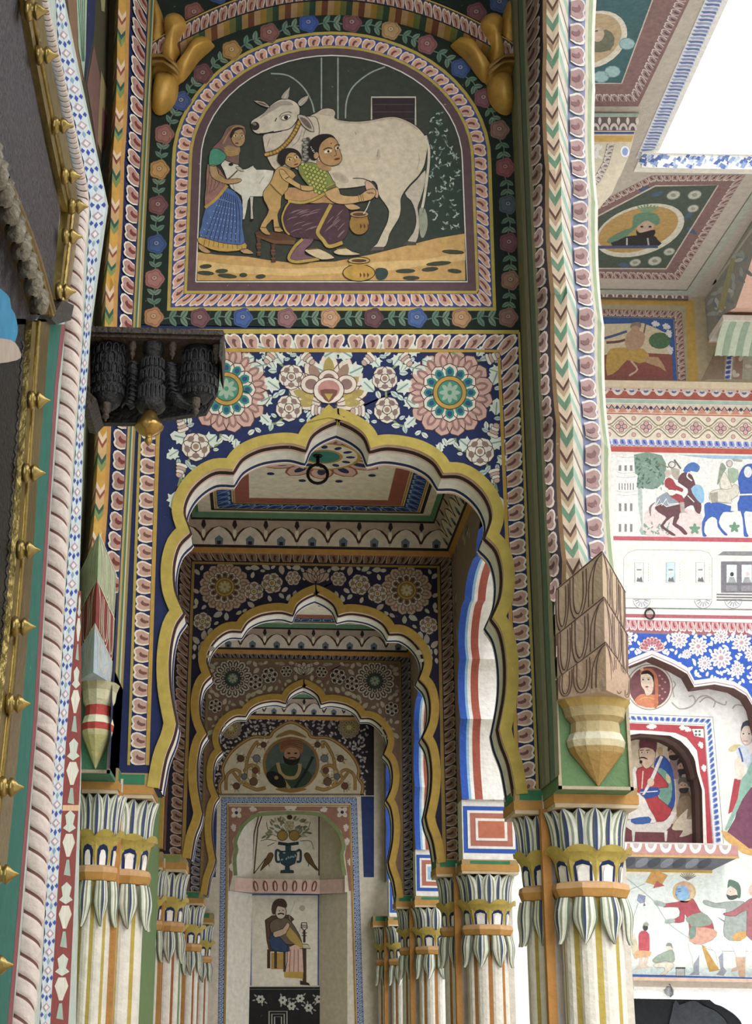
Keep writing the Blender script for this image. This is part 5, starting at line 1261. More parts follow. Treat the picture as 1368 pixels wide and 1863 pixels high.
# alcove paintings on the back panel
YB = YE + .28
vm = thing('vase_mural', 'mural of a blue vase of fruit and flowers with two birds', 'mural', None, tuple(onY(527, 1585, YB)))
p = PE(1, YB); 
for q in ([(310, 650), (285, 720), (262, 990)], [(290, 650), (262, 760), (248, 990)], [(640, 650), (640, 1000)], [(660, 660), (655, 1000)]): p.stroke(q, 7, C('4a3024'), 1)
p.stroke([(262, 990), (330, 900)], 5, C('4a3024'), 1); p.stroke([(640, 975), (590, 900)], 5, C('4a3024'), 1); p.build('ruled_lines', vm)
p = PE(1, YB); p.poly([(415, 985), (495, 985), (492, 972), (470, 968), (468, 945), (500, 930), (512, 880), (508, 858), (415, 858), (408, 880), (420, 930), (445, 945), (443, 968), (418, 972)], C('2a4450'), 1, 0, ol, 4)
for s_ in (-1, 1): p.stroke([(462 + s_ * 48, 860), (462 + s_ * 70, 855), (462 + s_ * 70, 915), (462 + s_ * 48, 920)], 14, C('2a4450'), 1.6, sm=4)
p.stroke([(402, 812), (460, 820), (522, 812)], 18, C('20343c'), 2); p.rect(445, 822, 478, 858, C('2a4450'), 1.4)
random.seed(2)
for k in range(7): p.ell(425 + k * 13, 880 + random.uniform(-14, 30), 8, 5, C('8fa8ac'), 2.4, random.random() * 3)
p.build('blue_vase', vm)
for x in (428, 496): p = PE(1, YB); p.ell(x, 768, 30, 30, C('9a7a34'), 3, n=16, line=C('5a4420'), lw=4); p.build('fruit', vm)
p = PE(1, YB)
for k in range(60):
    a = random.uniform(PI, 2 * PI); d = random.uniform(20, 125); x, y = 465 + d * math.cos(a) * 1.1, 775 + d * math.sin(a) * .85; p.leaf(x, y, a + random.uniform(-.8, .8), 32, 13, random.choice([C('7f7f62'), C('6a6f58'), C('a8a48a')]), 1.4)
for q in ([(395, 800), (340, 790), (300, 800)], [(410, 780), (350, 745), (335, 690)], [(530, 800), (590, 800), (610, 850)], [(520, 770), (570, 740), (590, 690)], [(380, 810), (340, 830)]): p.stroke(q, 4, C('6a6450'), 1.2, sm=4)
p.flower(467, 712, 30, 6, C('c8bc98'), C('a8986a'), C('8f8050'), 3, C('6a6044')); p.ell(470, 662, 16, 14, C('4a2c24'), 3); p.build('bouquet', vm)
for s_ in (-1, 1):
    X = lambda x: 465 + s_ * (x - 465); p = PE(1, YB); p.poly([(X(555), 880), (X(565), 868), (X(582), 872), (X(600), 905), (X(612), 930), (X(632), 975), (X(600), 945), (X(575), 925), (X(560), 900)], C('6a4a24'), 2, 2, ol, 3); p.stroke([(X(582), 925), (X(578), 948)], 4, ol, 2); p.build('bird', vm)
# ledge with petals
b = MB(); zb0, zb1 = EX([(475, 1095)], YE)[0][1], EX([(475, 1012)], YE)[0][1]
pl = [(xl2, YE - .0), (xb0, YE + .2), (xb1, YE + .2), (xr2, YE - .0)]
b.grid([[(x, y, zb0) for x, y in pl], [(x, y, zb1) for x, y in pl]], C('d8b4a8'), False); b.grid([[(x, y, zb1) for x, y in pl], [(xl2, YE + .28, zb1), (xb0, YE + .28, zb1), (xb1, YE + .28, zb1), (xr2, YE + .28, zb1)]], C('d8c8b4'), False)
b.grid([[(x, y, zb0) for x, y in pl], [(xl2, YE + .28, zb0), (xb0, YE + .28, zb0), (xb1, YE + .28, zb0), (xr2, YE + .28, zb0)]], K['navy'], False)
le = b.build('petal_ledge', we)
p = PE(1, YE + .195)
for k in range(11):
    x = 168 + k * 55; 
    if 235 < x < 650: p.petal(x, 1090, -PI / 2 + (k - 5) * .07, 0, 62, 28, C('7a4038'), 2); p.petal(x, 1086, -PI / 2 + (k - 5) * .07, 0, 48, 13, C('d8b4a8'), 2.6)
p.build('petals', le)
# blue corner lines of the lower alcove
p = PE(1, YB - .002)
for x in (246, 638): p.stroke([(x, 1100), (x - 2, 1640)], 7, C('2f4f9a'), 1)
p.stroke([(246, 1112), (638, 1112)], 6, C('2f4f9a'), 1); p.build('blue_lines', we)
# seated man smoking a water pipe
mm = thing('seated_man_mural', 'mural of a turbaned man seated in a chair beside a water pipe', 'mural', None, tuple(onY(525, 1790, YB)))
p = PE(1, YB); dk = C('4a3224')
p.poly([(328, 1260), (365, 1235), (470, 1230), (495, 1255), (480, 1270), (520, 1350), (545, 1400), (530, 1440), (350, 1440), (338, 1380)], C('5a4030'), 1, 0, ol, 4)
for x, y0, y1, w in ((348, 1430, 1540, 18), (388, 1440, 1540, 16), (440, 1440, 1560, 14), (556, 1420, 1625, 22)): p.rect(x - w / 2, y0, x + w / 2, y1, dk, 1.4)
p.rect(362, 1450, 438, 1545, C('b08a34'), 1.2); p.build('chair', mm)
p = PE(1, YB); p.poly([(355, 1275), (400, 1248), (455, 1248), (500, 1300), (540, 1385), (500, 1400), (450, 1400), (400, 1350), (360, 1330)], C('6a5a48'), 2, 2, ol, 4)
p.poly([(360, 1340), (400, 1350), (450, 1400), (470, 1440), (380, 1440), (355, 1400)], C('2f4468'), 2.6, 2, ol, 3); p.poly([(375, 1330), (430, 1310), (455, 1275), (470, 1290), (445, 1340), (385, 1360)], C('c9a890'), 3, 2, ol, 3)
p.poly([(470, 1300), (540, 1390), (545, 1420), (500, 1400), (450, 1350)], C('b09040'), 3, 2); p.build('tunic', mm)
p = PE(1, YB); p.poly([(455, 1420), (500, 1400), (545, 1420), (552, 1560), (545, 1590), (440, 1580), (455, 1500)], C('d3ab98'), 2.4, 0, ol, 4)
for k in range(3): p.stroke([(475 + k * 22, 1430), (468 + k * 26, 1560)], 4, C('8a5a50'), 3)
p.poly([(440, 1560), (548, 1560), (548, 1600), (440, 1592)], C('b9922f'), 3); p.poly([(530, 1610), (580, 1625), (590, 1640), (530, 1635)], C('3a2a24'), 3); p.build('robe', mm)
p = PE(1, YB); p.ell(418, 1212, 32, 42, C('cdb8a8'), 4, n=16, line=ol, lw=4); p.poly([(365, 1195), (375, 1155), (405, 1135), (440, 1140), (455, 1170), (445, 1190), (400, 1178), (388, 1220), (372, 1225)], C('4a342a'), 4.6, 2)
p.stroke([(400, 1226), (420, 1220), (438, 1226)], 8, C('2a1c18'), 5); p.ell(410, 1205, 5, 3, ol, 5, n=6); p.ell(432, 1203, 5, 3, ol, 5, n=6); p.build('head', mm)
p = PE(1, YB); p.poly([(540, 1275), (568, 1275), (572, 1305), (555, 1320), (538, 1305)], C('d8d0c4'), 2, 0, ol, 6); p.stroke([(555, 1320), (555, 1390)], 14, dk, 2); p.poly([(535, 1400), (575, 1400), (592, 1425), (530, 1425)], C('c9bca8'), 2, 0, ol, 4); p.stroke([(535, 1280), (520, 1330), (470, 1250), (490, 1180), (500, 1150)], 3, C('b0a698'), 1.5, sm=6)
for y in (1290, 1300, 1335, 1350): p.stroke([(540, y), (570, y)], 4, ol, 2.6)
p.ell(543, 1190, 17, 17, C('b3a698'), 1.2); p.build('water_pipe', mm)
# black dado with white flowers and a meander
p = PE(1, YB - .01); p.poly([(230, 1648), (815, 1648), (815, 1990), (230, 1990)], C('1b1a1c'), 1)
p.stroke([(230, 1662), (815, 1662)], 4, C('5a5854'), 2)
for x, y in ((640, 1720), (300, 1720), (430, 1725), (530, 1715), (735, 1720), (690, 1750), (480, 1760), (580, 1770)):
    for j in range(6): p.petal(x, y, j * 1.047, 6, 26, 18, C('b5b2a8'), 2)
    for j in range(4): a = random.uniform(0, 6.28); p.leaf(x + 30 * math.cos(a), y + 22 * math.sin(a), a, 20, 9, C('94948c'), 2)
for x0 in (350, 660):
    for k, o_ in enumerate((0, 16, 32)): p.stroke([(x0 + o_, 1990), (x0 + o_, 1790 + o_), (x0 + 104 - o_, 1790 + o_), (x0 + 104 - o_, 1990)], 6, C('a8a69c'), 2)
p.build('dado', we)
# ================================================================== courtyard: far facade, eaves, soffits
YW = 14.2; YU = 14.3; YR = 14.42; YN = 14.72
SW = SY(YW); SU = SY(YU); SR = SY(YR); SN = SY(YN)
wht = C('e9e6e0')
XF0, XF1 = 1.47, 7.5
def zpx(y, Y=YW, x=1250): return onY(x, y, Y).z
wc = thing('wall_courtyard', 'white plastered courtyard facade covered with wall paintings', None, None, (3.5, YW, 0), 'structure')
# facade with a cusped recess: outline traced on the wall plane
rec = [(1186, 1195), (1225, 1212), (1250, 1226), (1261, 1246), (1263, 1250), (1300, 1245), (1335, 1252), (1358, 1266), (1370, 1286), (1380, 1330), (1395, 1360), (1400, 1450)]
RX = 1186
rec = [(2 * RX - x, y - (x - RX) * .035) for x, y in rec[:0:-1]] + rec      # the arch is symmetrical about its point
zb, zt_ = zpx(1779), zpx(700)
b = MB(); r3 = [onY(x, y, YW) for x, y in rec]
L = r3[0]; poly = [(XF0, zt_), (XF0, 0), (L.x - .02, 0), (L.x - .02, L.z)] + [(v.x, v.z) for v in r3] + [(r3[-1].x, 0), (XF1, 0), (XF1, zt_)]
b.face([(x, YW, z) for x, z in poly], wht); b.build('facade', wc, 'plaster')
b = MB(); rr_ = [(L.x - .02, YW, zb)] + [(v.x, YW, v.z) for v in [Vector((L.x - .02, 0, L.z))] + r3] + [(r3[-1].x, YW, zb)]
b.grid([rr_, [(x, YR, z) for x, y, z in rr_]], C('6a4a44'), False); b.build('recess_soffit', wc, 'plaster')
# recessed wall with a deeper niche
ni = [(1190, 1333), (1218, 1338), (1238, 1348), (1252, 1362), (1262, 1378), (1268, 1395), (1271, 1410), (1276, 1412), (1279, 1440), (1282, 1534)]
NX = 1183
ni = [(2 * NX - x, y - (x - NX) * .035) for x, y in ni[::-1]] + ni
n3 = [onY(x, y, YR) for x, y in ni]; nb = n3[-1].z; n3[0].z = nb; ncx = (n3[0].x + n3[-1].x) / 2; ntop = max(v.z for v in n3)
poly = [(L.x - .2, zb)] + [(L.x - .2, nb), (n3[0].x, nb)] + [(v.x, v.z) for v in n3] + [(r3[-1].x + .2, nb), (r3[-1].x + .2, 8.2), (L.x - .2, 8.2)]
# two pieces: above the sill with the niche cut out, and below the sill
b = MB(); b.face([(L.x - .2, YR, nb), (n3[0].x, YR, nb)] + [tuple(v) for v in n3] + [(r3[-1].x + .2, YR, nb), (r3[-1].x + .2, YR, 6.6), (L.x - .2, YR, 6.6)], wht)
b.face([(L.x - .2, YR, zb - .05), (r3[-1].x + .2, YR, zb - .05), (r3[-1].x + .2, YR, nb), (L.x - .2, YR, nb)], C('e3e8e0')); b.build('recessed_wall', wc, 'plaster')
b = MB()
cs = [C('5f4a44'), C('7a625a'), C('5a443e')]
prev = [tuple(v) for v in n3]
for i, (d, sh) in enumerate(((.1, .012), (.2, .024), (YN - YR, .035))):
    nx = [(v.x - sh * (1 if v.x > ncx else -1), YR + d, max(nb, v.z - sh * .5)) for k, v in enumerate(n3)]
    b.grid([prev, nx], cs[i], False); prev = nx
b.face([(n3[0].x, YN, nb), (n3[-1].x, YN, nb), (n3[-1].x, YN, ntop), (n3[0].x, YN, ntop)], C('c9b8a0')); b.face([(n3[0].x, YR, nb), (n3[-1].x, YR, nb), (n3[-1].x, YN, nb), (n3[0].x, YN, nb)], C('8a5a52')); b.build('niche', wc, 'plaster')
# ---- cornice bands, top to bottom
def hb(y0, y1, c, p, lay=1, x0=760, x1=1560, sl=.02): p.poly([(x0, y0 + (x0 - 1230) * sl), (x1, y0 + (x1 - 1230) * sl), (x1, y1 + (x1 - 1230) * sl), (x0, y1 + (x0 - 1230) * sl)], c, lay)
tr = thing('trim_2', 'cream ledge and red flower frieze along the courtyard facade', None, None, tuple(onY(1230, 705, YW)), 'structure')
b = MB(); z0, z1 = zpx(706, YW - .04), zpx(694, YW - .04); b.box((XF0, YW - .04, z0), (XF1, YU + .02, z1), C('d9c4a4')); b.build('ledge', tr, 'plaster')
p = Pt(SW); hb(706, 727, C('a8584a'), p)
for k in range(-13, 18):
    x = 1098 + k * 25.6; y = 724 + (x - 1230) * .02
    p.poly(ell(x, y - 18, 11, 15, 10, 0, 0, PI), C('d9ccc0'), 2); p.poly(ell(x, y - 18, 7, 10, 8, 0, 0, PI), C('5f6a94'), 2.6); p.poly(ell(x, y - 18, 4, 6, 6, 0, 0, PI), C('e0d8d0'), 3)
    for j in (-1, 1): p.leaf(x, y - 16, PI / 2 + j * 1.2, 14, 5, C('c9b8b8'), 3.2)
hb(728, 735, C('a9c0ae'), p); p.build('flower_frieze', tr)
p = Pt(SW); hb(736, 754, C('dfc9ac'), p)
for k in range(-16, 22):
    x = 1092 + k * 20.5; s_ = (x - 1230) * .02; p.poly([(x - 9, 752 + s_), (x, 742 + s_), (x + 9, 752 + s_)], C('cf8d76'), 2); p.stroke([(x - 10, 740 + s_), (x - 5, 746 + s_), (x, 739 + s_), (x + 5, 746 + s_), (x + 10, 740 + s_)], 2, C('5a4a74'), 2, sm=2); p.ell(x + 10, 744 + s_, 1.8, 3, C('3a3460'), 2)
hb(753.5, 755.5, C('c96a58'), p, 2); p.build('scallop_frieze', tr)
p = Pt(SW); hb(756, 800, C('e9ddc6'), p)
for r in (-1, 1):
    p.stroke([(1085 + k * 5.65, 778 + (1085 + k * 5.65 - 1230) * .02 + r * (11 + 8 * math.cos(k * PI / 4))) for k in range(-56, 84)], 2, C('8a7a68'), 2); p.stroke([(1085 + k * 5.65, 778 + (1085 + k * 5.65 - 1230) * .02 + r * (5 + 8 * math.cos(k * PI / 4))) for k in range(-56, 84)], 1.4, C('a89880'), 2)
for k in range(-7, 10):
    x = 1119 - 34 + k * 45.2; s_ = (x - 1230) * .02
    for j in range(4): p.ell(x + 6 * math.cos(j * PI / 2), 778 + s_ + 6 * math.sin(j * PI / 2), 4.6, 4.6, C('d9a89a'), 2, n=8, line=C('6a5a7a'), lw=1.2)
    x += 22.6
    for dy in (-15, 15): p.ell(x, 778 + s_ + dy, 4, 4, C('d8a898'), 2, n=8, line=C('8a7a84'), lw=1)
p.build('lattice_frieze', tr)
p = Pt(SW); f, T = bandS([(770, 791.5), (1550, 807)], [(770, 804.5), (1550, 821)], SW); petal_band(p, f, 59, C('e6e6ea'), C('8a94d0'), C('4a52a8'), C('c9cce8'), 1); hb(814, 824, C('c4574a'), p); hb(811, 813.5, C('8a7a74'), p); p.build('blue_petal_band', tr)
# ---- horsemen
hm = thing('horsemen_mural', 'mural of riders on maroon and blue horses beside a white tower', 'mural', None, tuple(onY(1230, 975, YW)))
B2 = (1090, 800, 4.92)
def PW(l=1, fr=B2, S=SW): return Pt(S, l).fr(*fr)
p = PW(); p.poly([(-1500, 115), (2200, 158), (2200, 880), (-1500, 830)], C('eeece6'), .5); p.poly([(700, 135), (1500, 150), (1500, 175), (1000, 170)], C('9fc4de'), 1); p.poly([(420, 850), (400, 700), (480, 600), (900, 640), (900, 855)], C('e8d3d0'), 1, 2)
p.build('ground', hm, 'fresco')
p = PW(); p.poly([(310, 135), (560, 140), (600, 300), (560, 400), (480, 445), (390, 430), (330, 420)], C('7f9c8c'), 1, 2)
random.seed(8)
for k in range(70):
    x, y = random.uniform(320, 570), random.uniform(145, 430); p.leaf(x, y, random.uniform(0, 6.28), 30, 14, random.choice([C('5f8070'), C('94ac9c'), C('4f6f62')]), 1.6)
p.poly([(345, 440), (385, 440), (390, 840), (350, 600)], C('b8c4bc'), 1); p.build('tree', hm, 'fresco'); p = PW(); p.poly([(370, 780), (400, 740), (460, 760), (560, 790), (630, 840), (600, 855), (380, 852)], C('9fbcae'), 1, 2)
for k in range(30): x, y = random.uniform(380, 620), random.uniform(760, 850); p.leaf(x, y, random.uniform(3.5, 6), 30, 12, C('7fa594'), 2)
p.build('bush', hm, 'fresco')
for x, y in ((855, 800), (1210, 785)):
    p = PW(); p.ell(x, y, 18, 18, C('6f9c80'), 2)
    for k in range(5): p.petal(x, y, k * 1.257 - 1.57, 0, 52, 30, C('6f9c80'), 2)
    p.build('star_leaf', hm, 'fresco')
p = PW(); p.poly([(150, 135), (310, 135), (320, 300), (345, 320), (330, 440), (345, 480), (340, 845), (150, 845)], C('f0eeea'), 2)
for y, h, n_ in ((230, 50, 3), (390, 60, 6), (570, 70, 3), (755, 70, 3)):
    for k in range(n_): x = 175 + k * (150 / n_); p.rect(x, y, x + (22 if n_ < 5 else 9), y + h, C('8f8a86'), 2.6)
for y in (150, 290, 330, 460, 490): p.stroke([(155, y), (240, y + 12), (330, y)], 4, C('c4beb8'), 2.6, sm=4)
p.build('tower', hm, 'fresco')
mar, blu = C('6f4a50'), C('3f66bc')
p = PW(); p.poly([(500, 620), (520, 540), (600, 500), (700, 560), (780, 500), (790, 440), (705, 380), (720, 320), (770, 290), (830, 320), (860, 400), (900, 520), (915, 600), (900, 665), (860, 640), (840, 590), (790, 600), (720, 660), (715, 700), (690, 750), (740, 780), (790, 840), (760, 850), (710, 800), (655, 760), (670, 690), (640, 700), (575, 770), (640, 820), (685, 855), (650, 858), (600, 820), (545, 775), (600, 700), (560, 670)], mar, 3, 2)
p.stroke([(500, 560), (455, 610), (462, 690)], 20, C('8f7a80'), 2.6, sm=4, taper=True); h1 = p.build('maroon_horse', hm, 'fresco')
p = PW(); p.poly([(750, 280), (790, 220), (850, 203), (900, 240), (880, 290), (820, 280), (790, 300)], C('4f7ac0'), 4, 2); p.poly([(820, 440), (880, 400), (930, 440), (940, 540), (910, 570), (860, 520)], C('8fc0e0'), 4, 2); p.stroke([(800, 290), (785, 330), (830, 370)], 12, wht, 5, sm=3); p.stroke([(790, 500), (850, 560)], 9, wht, 5)
p.poly([(510, 520), (600, 465), (700, 520), (740, 570), (600, 600), (560, 570), (500, 600)], C('93a0ae'), 4, 0, wht, 8); p.stroke([(500, 600), (540, 530), (560, 590), (600, 530), (620, 580), (710, 570)], 9, wht, 5); p.build('tack', h1, 'fresco')
p = PW(); p.poly([(585, 370), (620, 340), (660, 360), (690, 410), (750, 440), (740, 470), (690, 450), (680, 480), (740, 500), (760, 560), (745, 640), (715, 640), (720, 570), (650, 520), (610, 480), (620, 440), (590, 420)], C('a8424a'), 5, 2); p.poly([(610, 450), (690, 460), (680, 490), (630, 500)], wht, 5.6, 2); p.poly([(720, 560), (760, 560), (765, 640), (790, 650), (730, 655)], C('b0aaa0'), 5.6)
p.ell(612, 310, 24, 26, C('d8c0b0'), 6, n=12); p.poly([(580, 300), (600, 272), (640, 280), (645, 310), (610, 315)], C('c9beb4'), 6.6, 2); p.build('rider', hm, 'fresco')
p = PW(); p.ell(650, 225, 30, 28, C('e0d8d0'), 4, n=12, line=C('6a6460'), lw=8); p.stroke([(670, 180), (730, 260)], 14, C('6f6a64'), 4); p.stroke([(520, 210), (620, 250)], 10, C('8a7f6a'), 4); p.poly([(640, 260), (720, 270), (700, 360), (660, 330)], C('b8aea0'), 4, 2); p.build('drummer', hm, 'fresco')
p = PW(); p.poly([(940, 580), (1000, 560), (1100, 570), (1200, 600), (1240, 560), (1260, 480), (1240, 350), (1290, 240), (1368, 215), (1450, 260), (1450, 620), (1310, 640), (1300, 700), (1320, 830), (1340, 865), (1295, 865), (1290, 780), (1265, 640), (1180, 650), (1110, 650), (1070, 740), (1110, 810), (1150, 850), (1120, 855), (1060, 780), (1055, 720), (1010, 690), (950, 740), (940, 830), (965, 860), (925, 862), (920, 740), (945, 680)], blu, 3, 2); h2 = p.build('blue_horse', hm, 'fresco')
p = PW(); p.poly([(985, 480), (1060, 445), (1150, 440), (1210, 400), (1250, 430), (1240, 500), (1180, 540), (1190, 570), (1060, 560), (1000, 560)], C('d9d2c4'), 4, 2, C('8a8478'), 4); p.poly([(990, 480), (1060, 470), (1060, 560), (1000, 570)], C('a8a294'), 4.6); p.stroke([(930, 580), (985, 480), (1000, 570)], 8, wht, 5); p.poly([(1185, 560), (1235, 560), (1240, 640), (1175, 640)], wht, 5); p.ell(1330, 290, 30, 45, C('dfe4ee'), 5, n=14, line=wht, lw=12); p.stroke([(1240, 495), (1370, 490)], 14, wht, 5); p.build('tack', h2, 'fresco')
p = PW(); p.poly([(1085, 320), (1120, 290), (1150, 340), (1180, 400), (1180, 440), (1090, 440), (1080, 380)], C('e0dac8'), 5, 2, C('9a9484'), 4); p.poly([(1070, 310), (1085, 220), (1110, 212), (1135, 260), (1110, 300), (1070, 390), (1055, 400)], C('94a08c'), 5.6, 2); p.poly([(1150, 260), (1240, 270), (1240, 360), (1170, 390)], C('a8b8a0'), 4.6, 2); p.ell(1165, 215, 26, 30, C('d8ccc4'), 5, n=12, line=C('8f8884'), lw=6); p.poly([(1180, 170), (1280, 180), (1280, 200), (1200, 190)], C('b8b0aa'), 5); p.build('rider', hm, 'fresco')
# ---- railway carriages
rw = thing('train_mural', 'faded mural of railway carriages with passengers at the windows', 'mural', None, tuple(onY(1230, 1105, YW)))
gy = C('b4b2b4')
p = PW(); p.poly([(-1500, 842), (2200, 890), (2200, 930), (-1500, 877)], C('c45a68'), 1); p.poly([(-1500, 1476), (2200, 1527), (2200, 1539), (-1500, 1488)], C('8f8d90'), 1); p.poly([(-1500, 1532), (2200, 1590), (2200, 1620), (-1500, 1564)], C('b8606c'), 1); p.build('line_bands', rw, 'fresco')
p = PW(); p.stroke([(215, 1420), (220, 1060), (260, 1010), (330, 985), (900, 990), (980, 1010), (1010, 1060), (1010, 1420)], 4, gy, 1.4); p.stroke([(215, 1420), (1010, 1430)], 4, gy, 1.4); cg = p.build('pale_carriage', rw, 'fresco')
for x, c in ((318, C('dfe3e4')), (600, C('c4dfe4')), (865, C('e3e6e4'))):
    p = PW(); p.rect(x, 1100, x + 78, 1280, c, 1.6, C('9a989a'), 4); p.stroke([(x + 18, 1165), (x + 60, 1165)], 12, C('94908f'), 2.2); p.poly([(x + 15, 1270), (x + 25, 1230), (x + 40, 1245), (x + 60, 1225), (x + 72, 1275)], C('77757a'), 2.2); p.ell(x + 40, 1195, 16, 18, C('e6ddd8'), 2, n=10)
    for j in range(7): p.stroke([(x + 122, 1110 + j * 24), (x + 122, 1122 + j * 24)], 4, gy, 2)
    p.build('carriage_window', cg, 'fresco')
for x in (380, 930, 1200):
    p = PW(); p.poly(ell(x, 1430, 78, 80, 16, 0, 0, PI), C('e6e6e8'), 1.6, 0, C('8f8d92'), 5)
    for j in range(7): a = PI * (j + .5) / 7; p.stroke([(x + 25 * math.cos(a), 1430 + 25 * math.sin(a)), (x + 66 * math.cos(a), 1430 + 66 * math.sin(a))], 7, C('94929a'), 2.2)
    p.build('wheel', rw, 'fresco')
p = PW(); p.poly([(1060, 1035), (1110, 1000), (1500, 1000), (1500, 1040)], C('8f8d92'), 1.6); p.rect(1090, 1090, 1500, 1370, C('7f7c84'), 1.6)
for x in (1140, 1275, 1400): p.rect(x, 1120, x + 90, 1280, C('dfeaec'), 2.2); p.rect(x - 8, 1300, x + 98, 1360, C('94919a'), 2.2, C('6a6870'), 5); p.poly([(x + 10, 1280), (x + 25, 1230), (x + 65, 1230), (x + 85, 1280)], C('a8a8ac'), 2.8); p.ell(x + 48, 1205, 17, 20, C('4a484e') if x < 1200 else C('d8ccc8'), 2.8, n=10)
for y in (1385, 1410, 1435): p.stroke([(1050, y), (1500, y + 6)], 12, C('77757c'), 2)
p.build('grey_carriage', rw, 'fresco')
p = Pt(SW); f, T = bandS([(770, 1118), (1550, 1138)], [(770, 1138), (1550, 1159)], SW); petal_band(p, f, 52, C('b05a64'), C('cf9a9c'), C('a8404e'), C('eadcd8'), 1); p.stroke([(770, 1140), (1550, 1161)], 4, C('94707c'), 3); p.build('red_petal_band', tr)
# ---- iron ring on the facade
# ---- blue spandrel over the recess
sp = thing('floral_spandrel', 'white flowers on bright blue above the recessed arch of the courtyard facade', 'mural', None, tuple(onY(1230, 1200, YW)))
R4 = (1120, 1130, 4.33)
p = Pt(SW, 1)
top = [(1100, 1151), (1400, 1158), (1400, 1330), (1380, 1330)]; p.poly([(950, 1147), (1420, 1159), (1420, 1340)] + [(x, y) for x, y in rec[::-1] if y < 1335] + [(950, 1335)], C('2f5cc0'), 1)
orc = [(rec[i], rec[i + 1]) for i in range(len(rec) - 1)]
rin = rec[2:-2]; up_ = [(x, y - 12) for x, y in rin]
p.grid([[p.p3(a, 2.5), p.p3(c, 2.5)] for a, c in zip(rin, up_)], C('f0ede8'), False); p.stroke([(x, y - 4) for x, y in rin], 1.6, C('b0787c'), 3.4); sp_b = p.build('blue_ground', sp)
p = Pt(SW, 1).fr(*R4); random.seed(31)
for r, n_, c in ((105, 9, C('efeae6')), (72, 7, C('c48a94')), (48, 5, C('efeae6'))):
    for k in range(n_): a = -PI + PI * (k + .5) / n_; p.petal(285, 225, a, 15, r, r * .5, c if r != 105 else C('efeae6'), 2 + (105 - r) / 40, C('a8606c') if r == 105 else None, 5)
    for k in range(n_): a = -PI + PI * (k + .5) / n_; p.petal(285, 225, a, r * .55, r * .9, r * .22, C('b8606e'), 2.6 + (105 - r) / 40)
p.build('lotus', sp)
SWm = lambda x, y, l: SW(2 * RX - x, y - (x - RX) * .035, l)
oc = [(285, 170, 95)]
for x, y, r in ((500, 150, 70), (650, 200, 80), (830, 120, 60), (830, 290, 90), (990, 170, 75), (700, 330, 60), (1080, 260, 70), (960, 380, 60), (560, 260, 40), (1120, 420, 70)):
    oc.append((x, y, r))
    for S_ in (SW, SWm):
        p = Pt(S_, 1).fr(*R4)
        for k in range(11): p.petal(x, y, k * .571 + x, r * .2, r, r * .42, C('efedea'), 2 + (k % 2) * .3); p.petal(x, y, k * .571 + x, r * .4, r * .75, r * .16, C('b59aa8'), 2.8)
        p.ell(x, y, r * .22, r * .22, C('c49aa4'), 3); p.build('flower', sp)
lv = []
for k in range(400):
    x, y = random.uniform(290, 1200), random.uniform(85, 480)
    yl = 240 + max(0, x - 285) * .42 if x < 610 else 430 + (x - 610) * .12
    if y > yl or any((x - a) ** 2 + (y - c) ** 2 < (d + 6) ** 2 for a, c, d in oc): continue
    lv.append((x, y, random.uniform(0, 6.28))); oc.append((x, y, 12))
for S_ in (SW, SWm):
    p = Pt(S_, 1).fr(*R4)
    for x, y, a in lv: p.leaf(x, y, a, 42, 22, C('efedea'), 2)
    p.build('leaves', sp)['kind'] = 'stuff'
# ---- recess paintings
def PR_(l=1): return Pt(SR, l).fr(*R4)
wm = thing('woman_medallion', 'round painted medallion of a veiled woman on maroon under the courtyard arch', 'mural', None, tuple(onY(1182, 1290, YR)))
p = PR_(); p.ell(268, 520, 178, 178, C('e6dccf'), 1, n=36, line=C('9a8878'), lw=6); p.ell(268, 520, 162, 162, C('7f4f54'), 2, n=36); p.build('roundel', wm, 'fresco')
p = PR_(); p.poly([(150, 620), (190, 580), (230, 575), (300, 580), (330, 600), (325, 680), (220, 675), (165, 655)], C('d9825a'), 3, 2); p.poly([(190, 420), (200, 385), (250, 370), (300, 390), (330, 450), (335, 560), (325, 680), (300, 670), (310, 560), (300, 450), (260, 400), (215, 420)], C('c9744a'), 3.6, 2)
p.poly([(195, 440), (205, 405), (250, 400), (290, 440), (300, 500), (285, 570), (240, 590), (225, 545), (200, 510)], C('e6cdb8'), 3, 2, C('8a5a4a'), 3); p.poly([(200, 420), (215, 395), (260, 390), (300, 430), (300, 490), (285, 440), (250, 415)], C('2f2422'), 4, 2)
for x in (215, 258): p.ell(x, 462, 9, 5, C('2f2422'), 4); p.stroke([(x - 12, 450), (x + 12, 448)], 3, C('2f2422'), 4)
p.ell(245, 518, 14, 6, C('a8404a'), 4); p.stroke([(185, 620), (240, 600), (300, 615)], 8, C('d8b04a'), 4, sm=3); p.ell(205, 380, 14, 12, C('e0c8a0'), 4)
for k in range(8): p.ell(345 + (k % 3) * 22, 430 + k * 26, 9, 7, C('d08a90'), 2.8)
p.build('woman', wm, 'fresco')
p = PR_(); gyl = C('b5ada0')
for q in ([(440, 640), (500, 690), (580, 680), (625, 640), (610, 590), (575, 595)], [(620, 650), (660, 600), (720, 590), (780, 630), (770, 680)], [(660, 640), (720, 600), (800, 640), (860, 660), (870, 630)], [(920, 690), (950, 660), (1010, 670)], [(450, 470), (470, 500), (450, 540), (460, 600)]): p.stroke(q, 10, gyl, 1.6, sm=6)
p.build('scroll', wm, 'fresco')
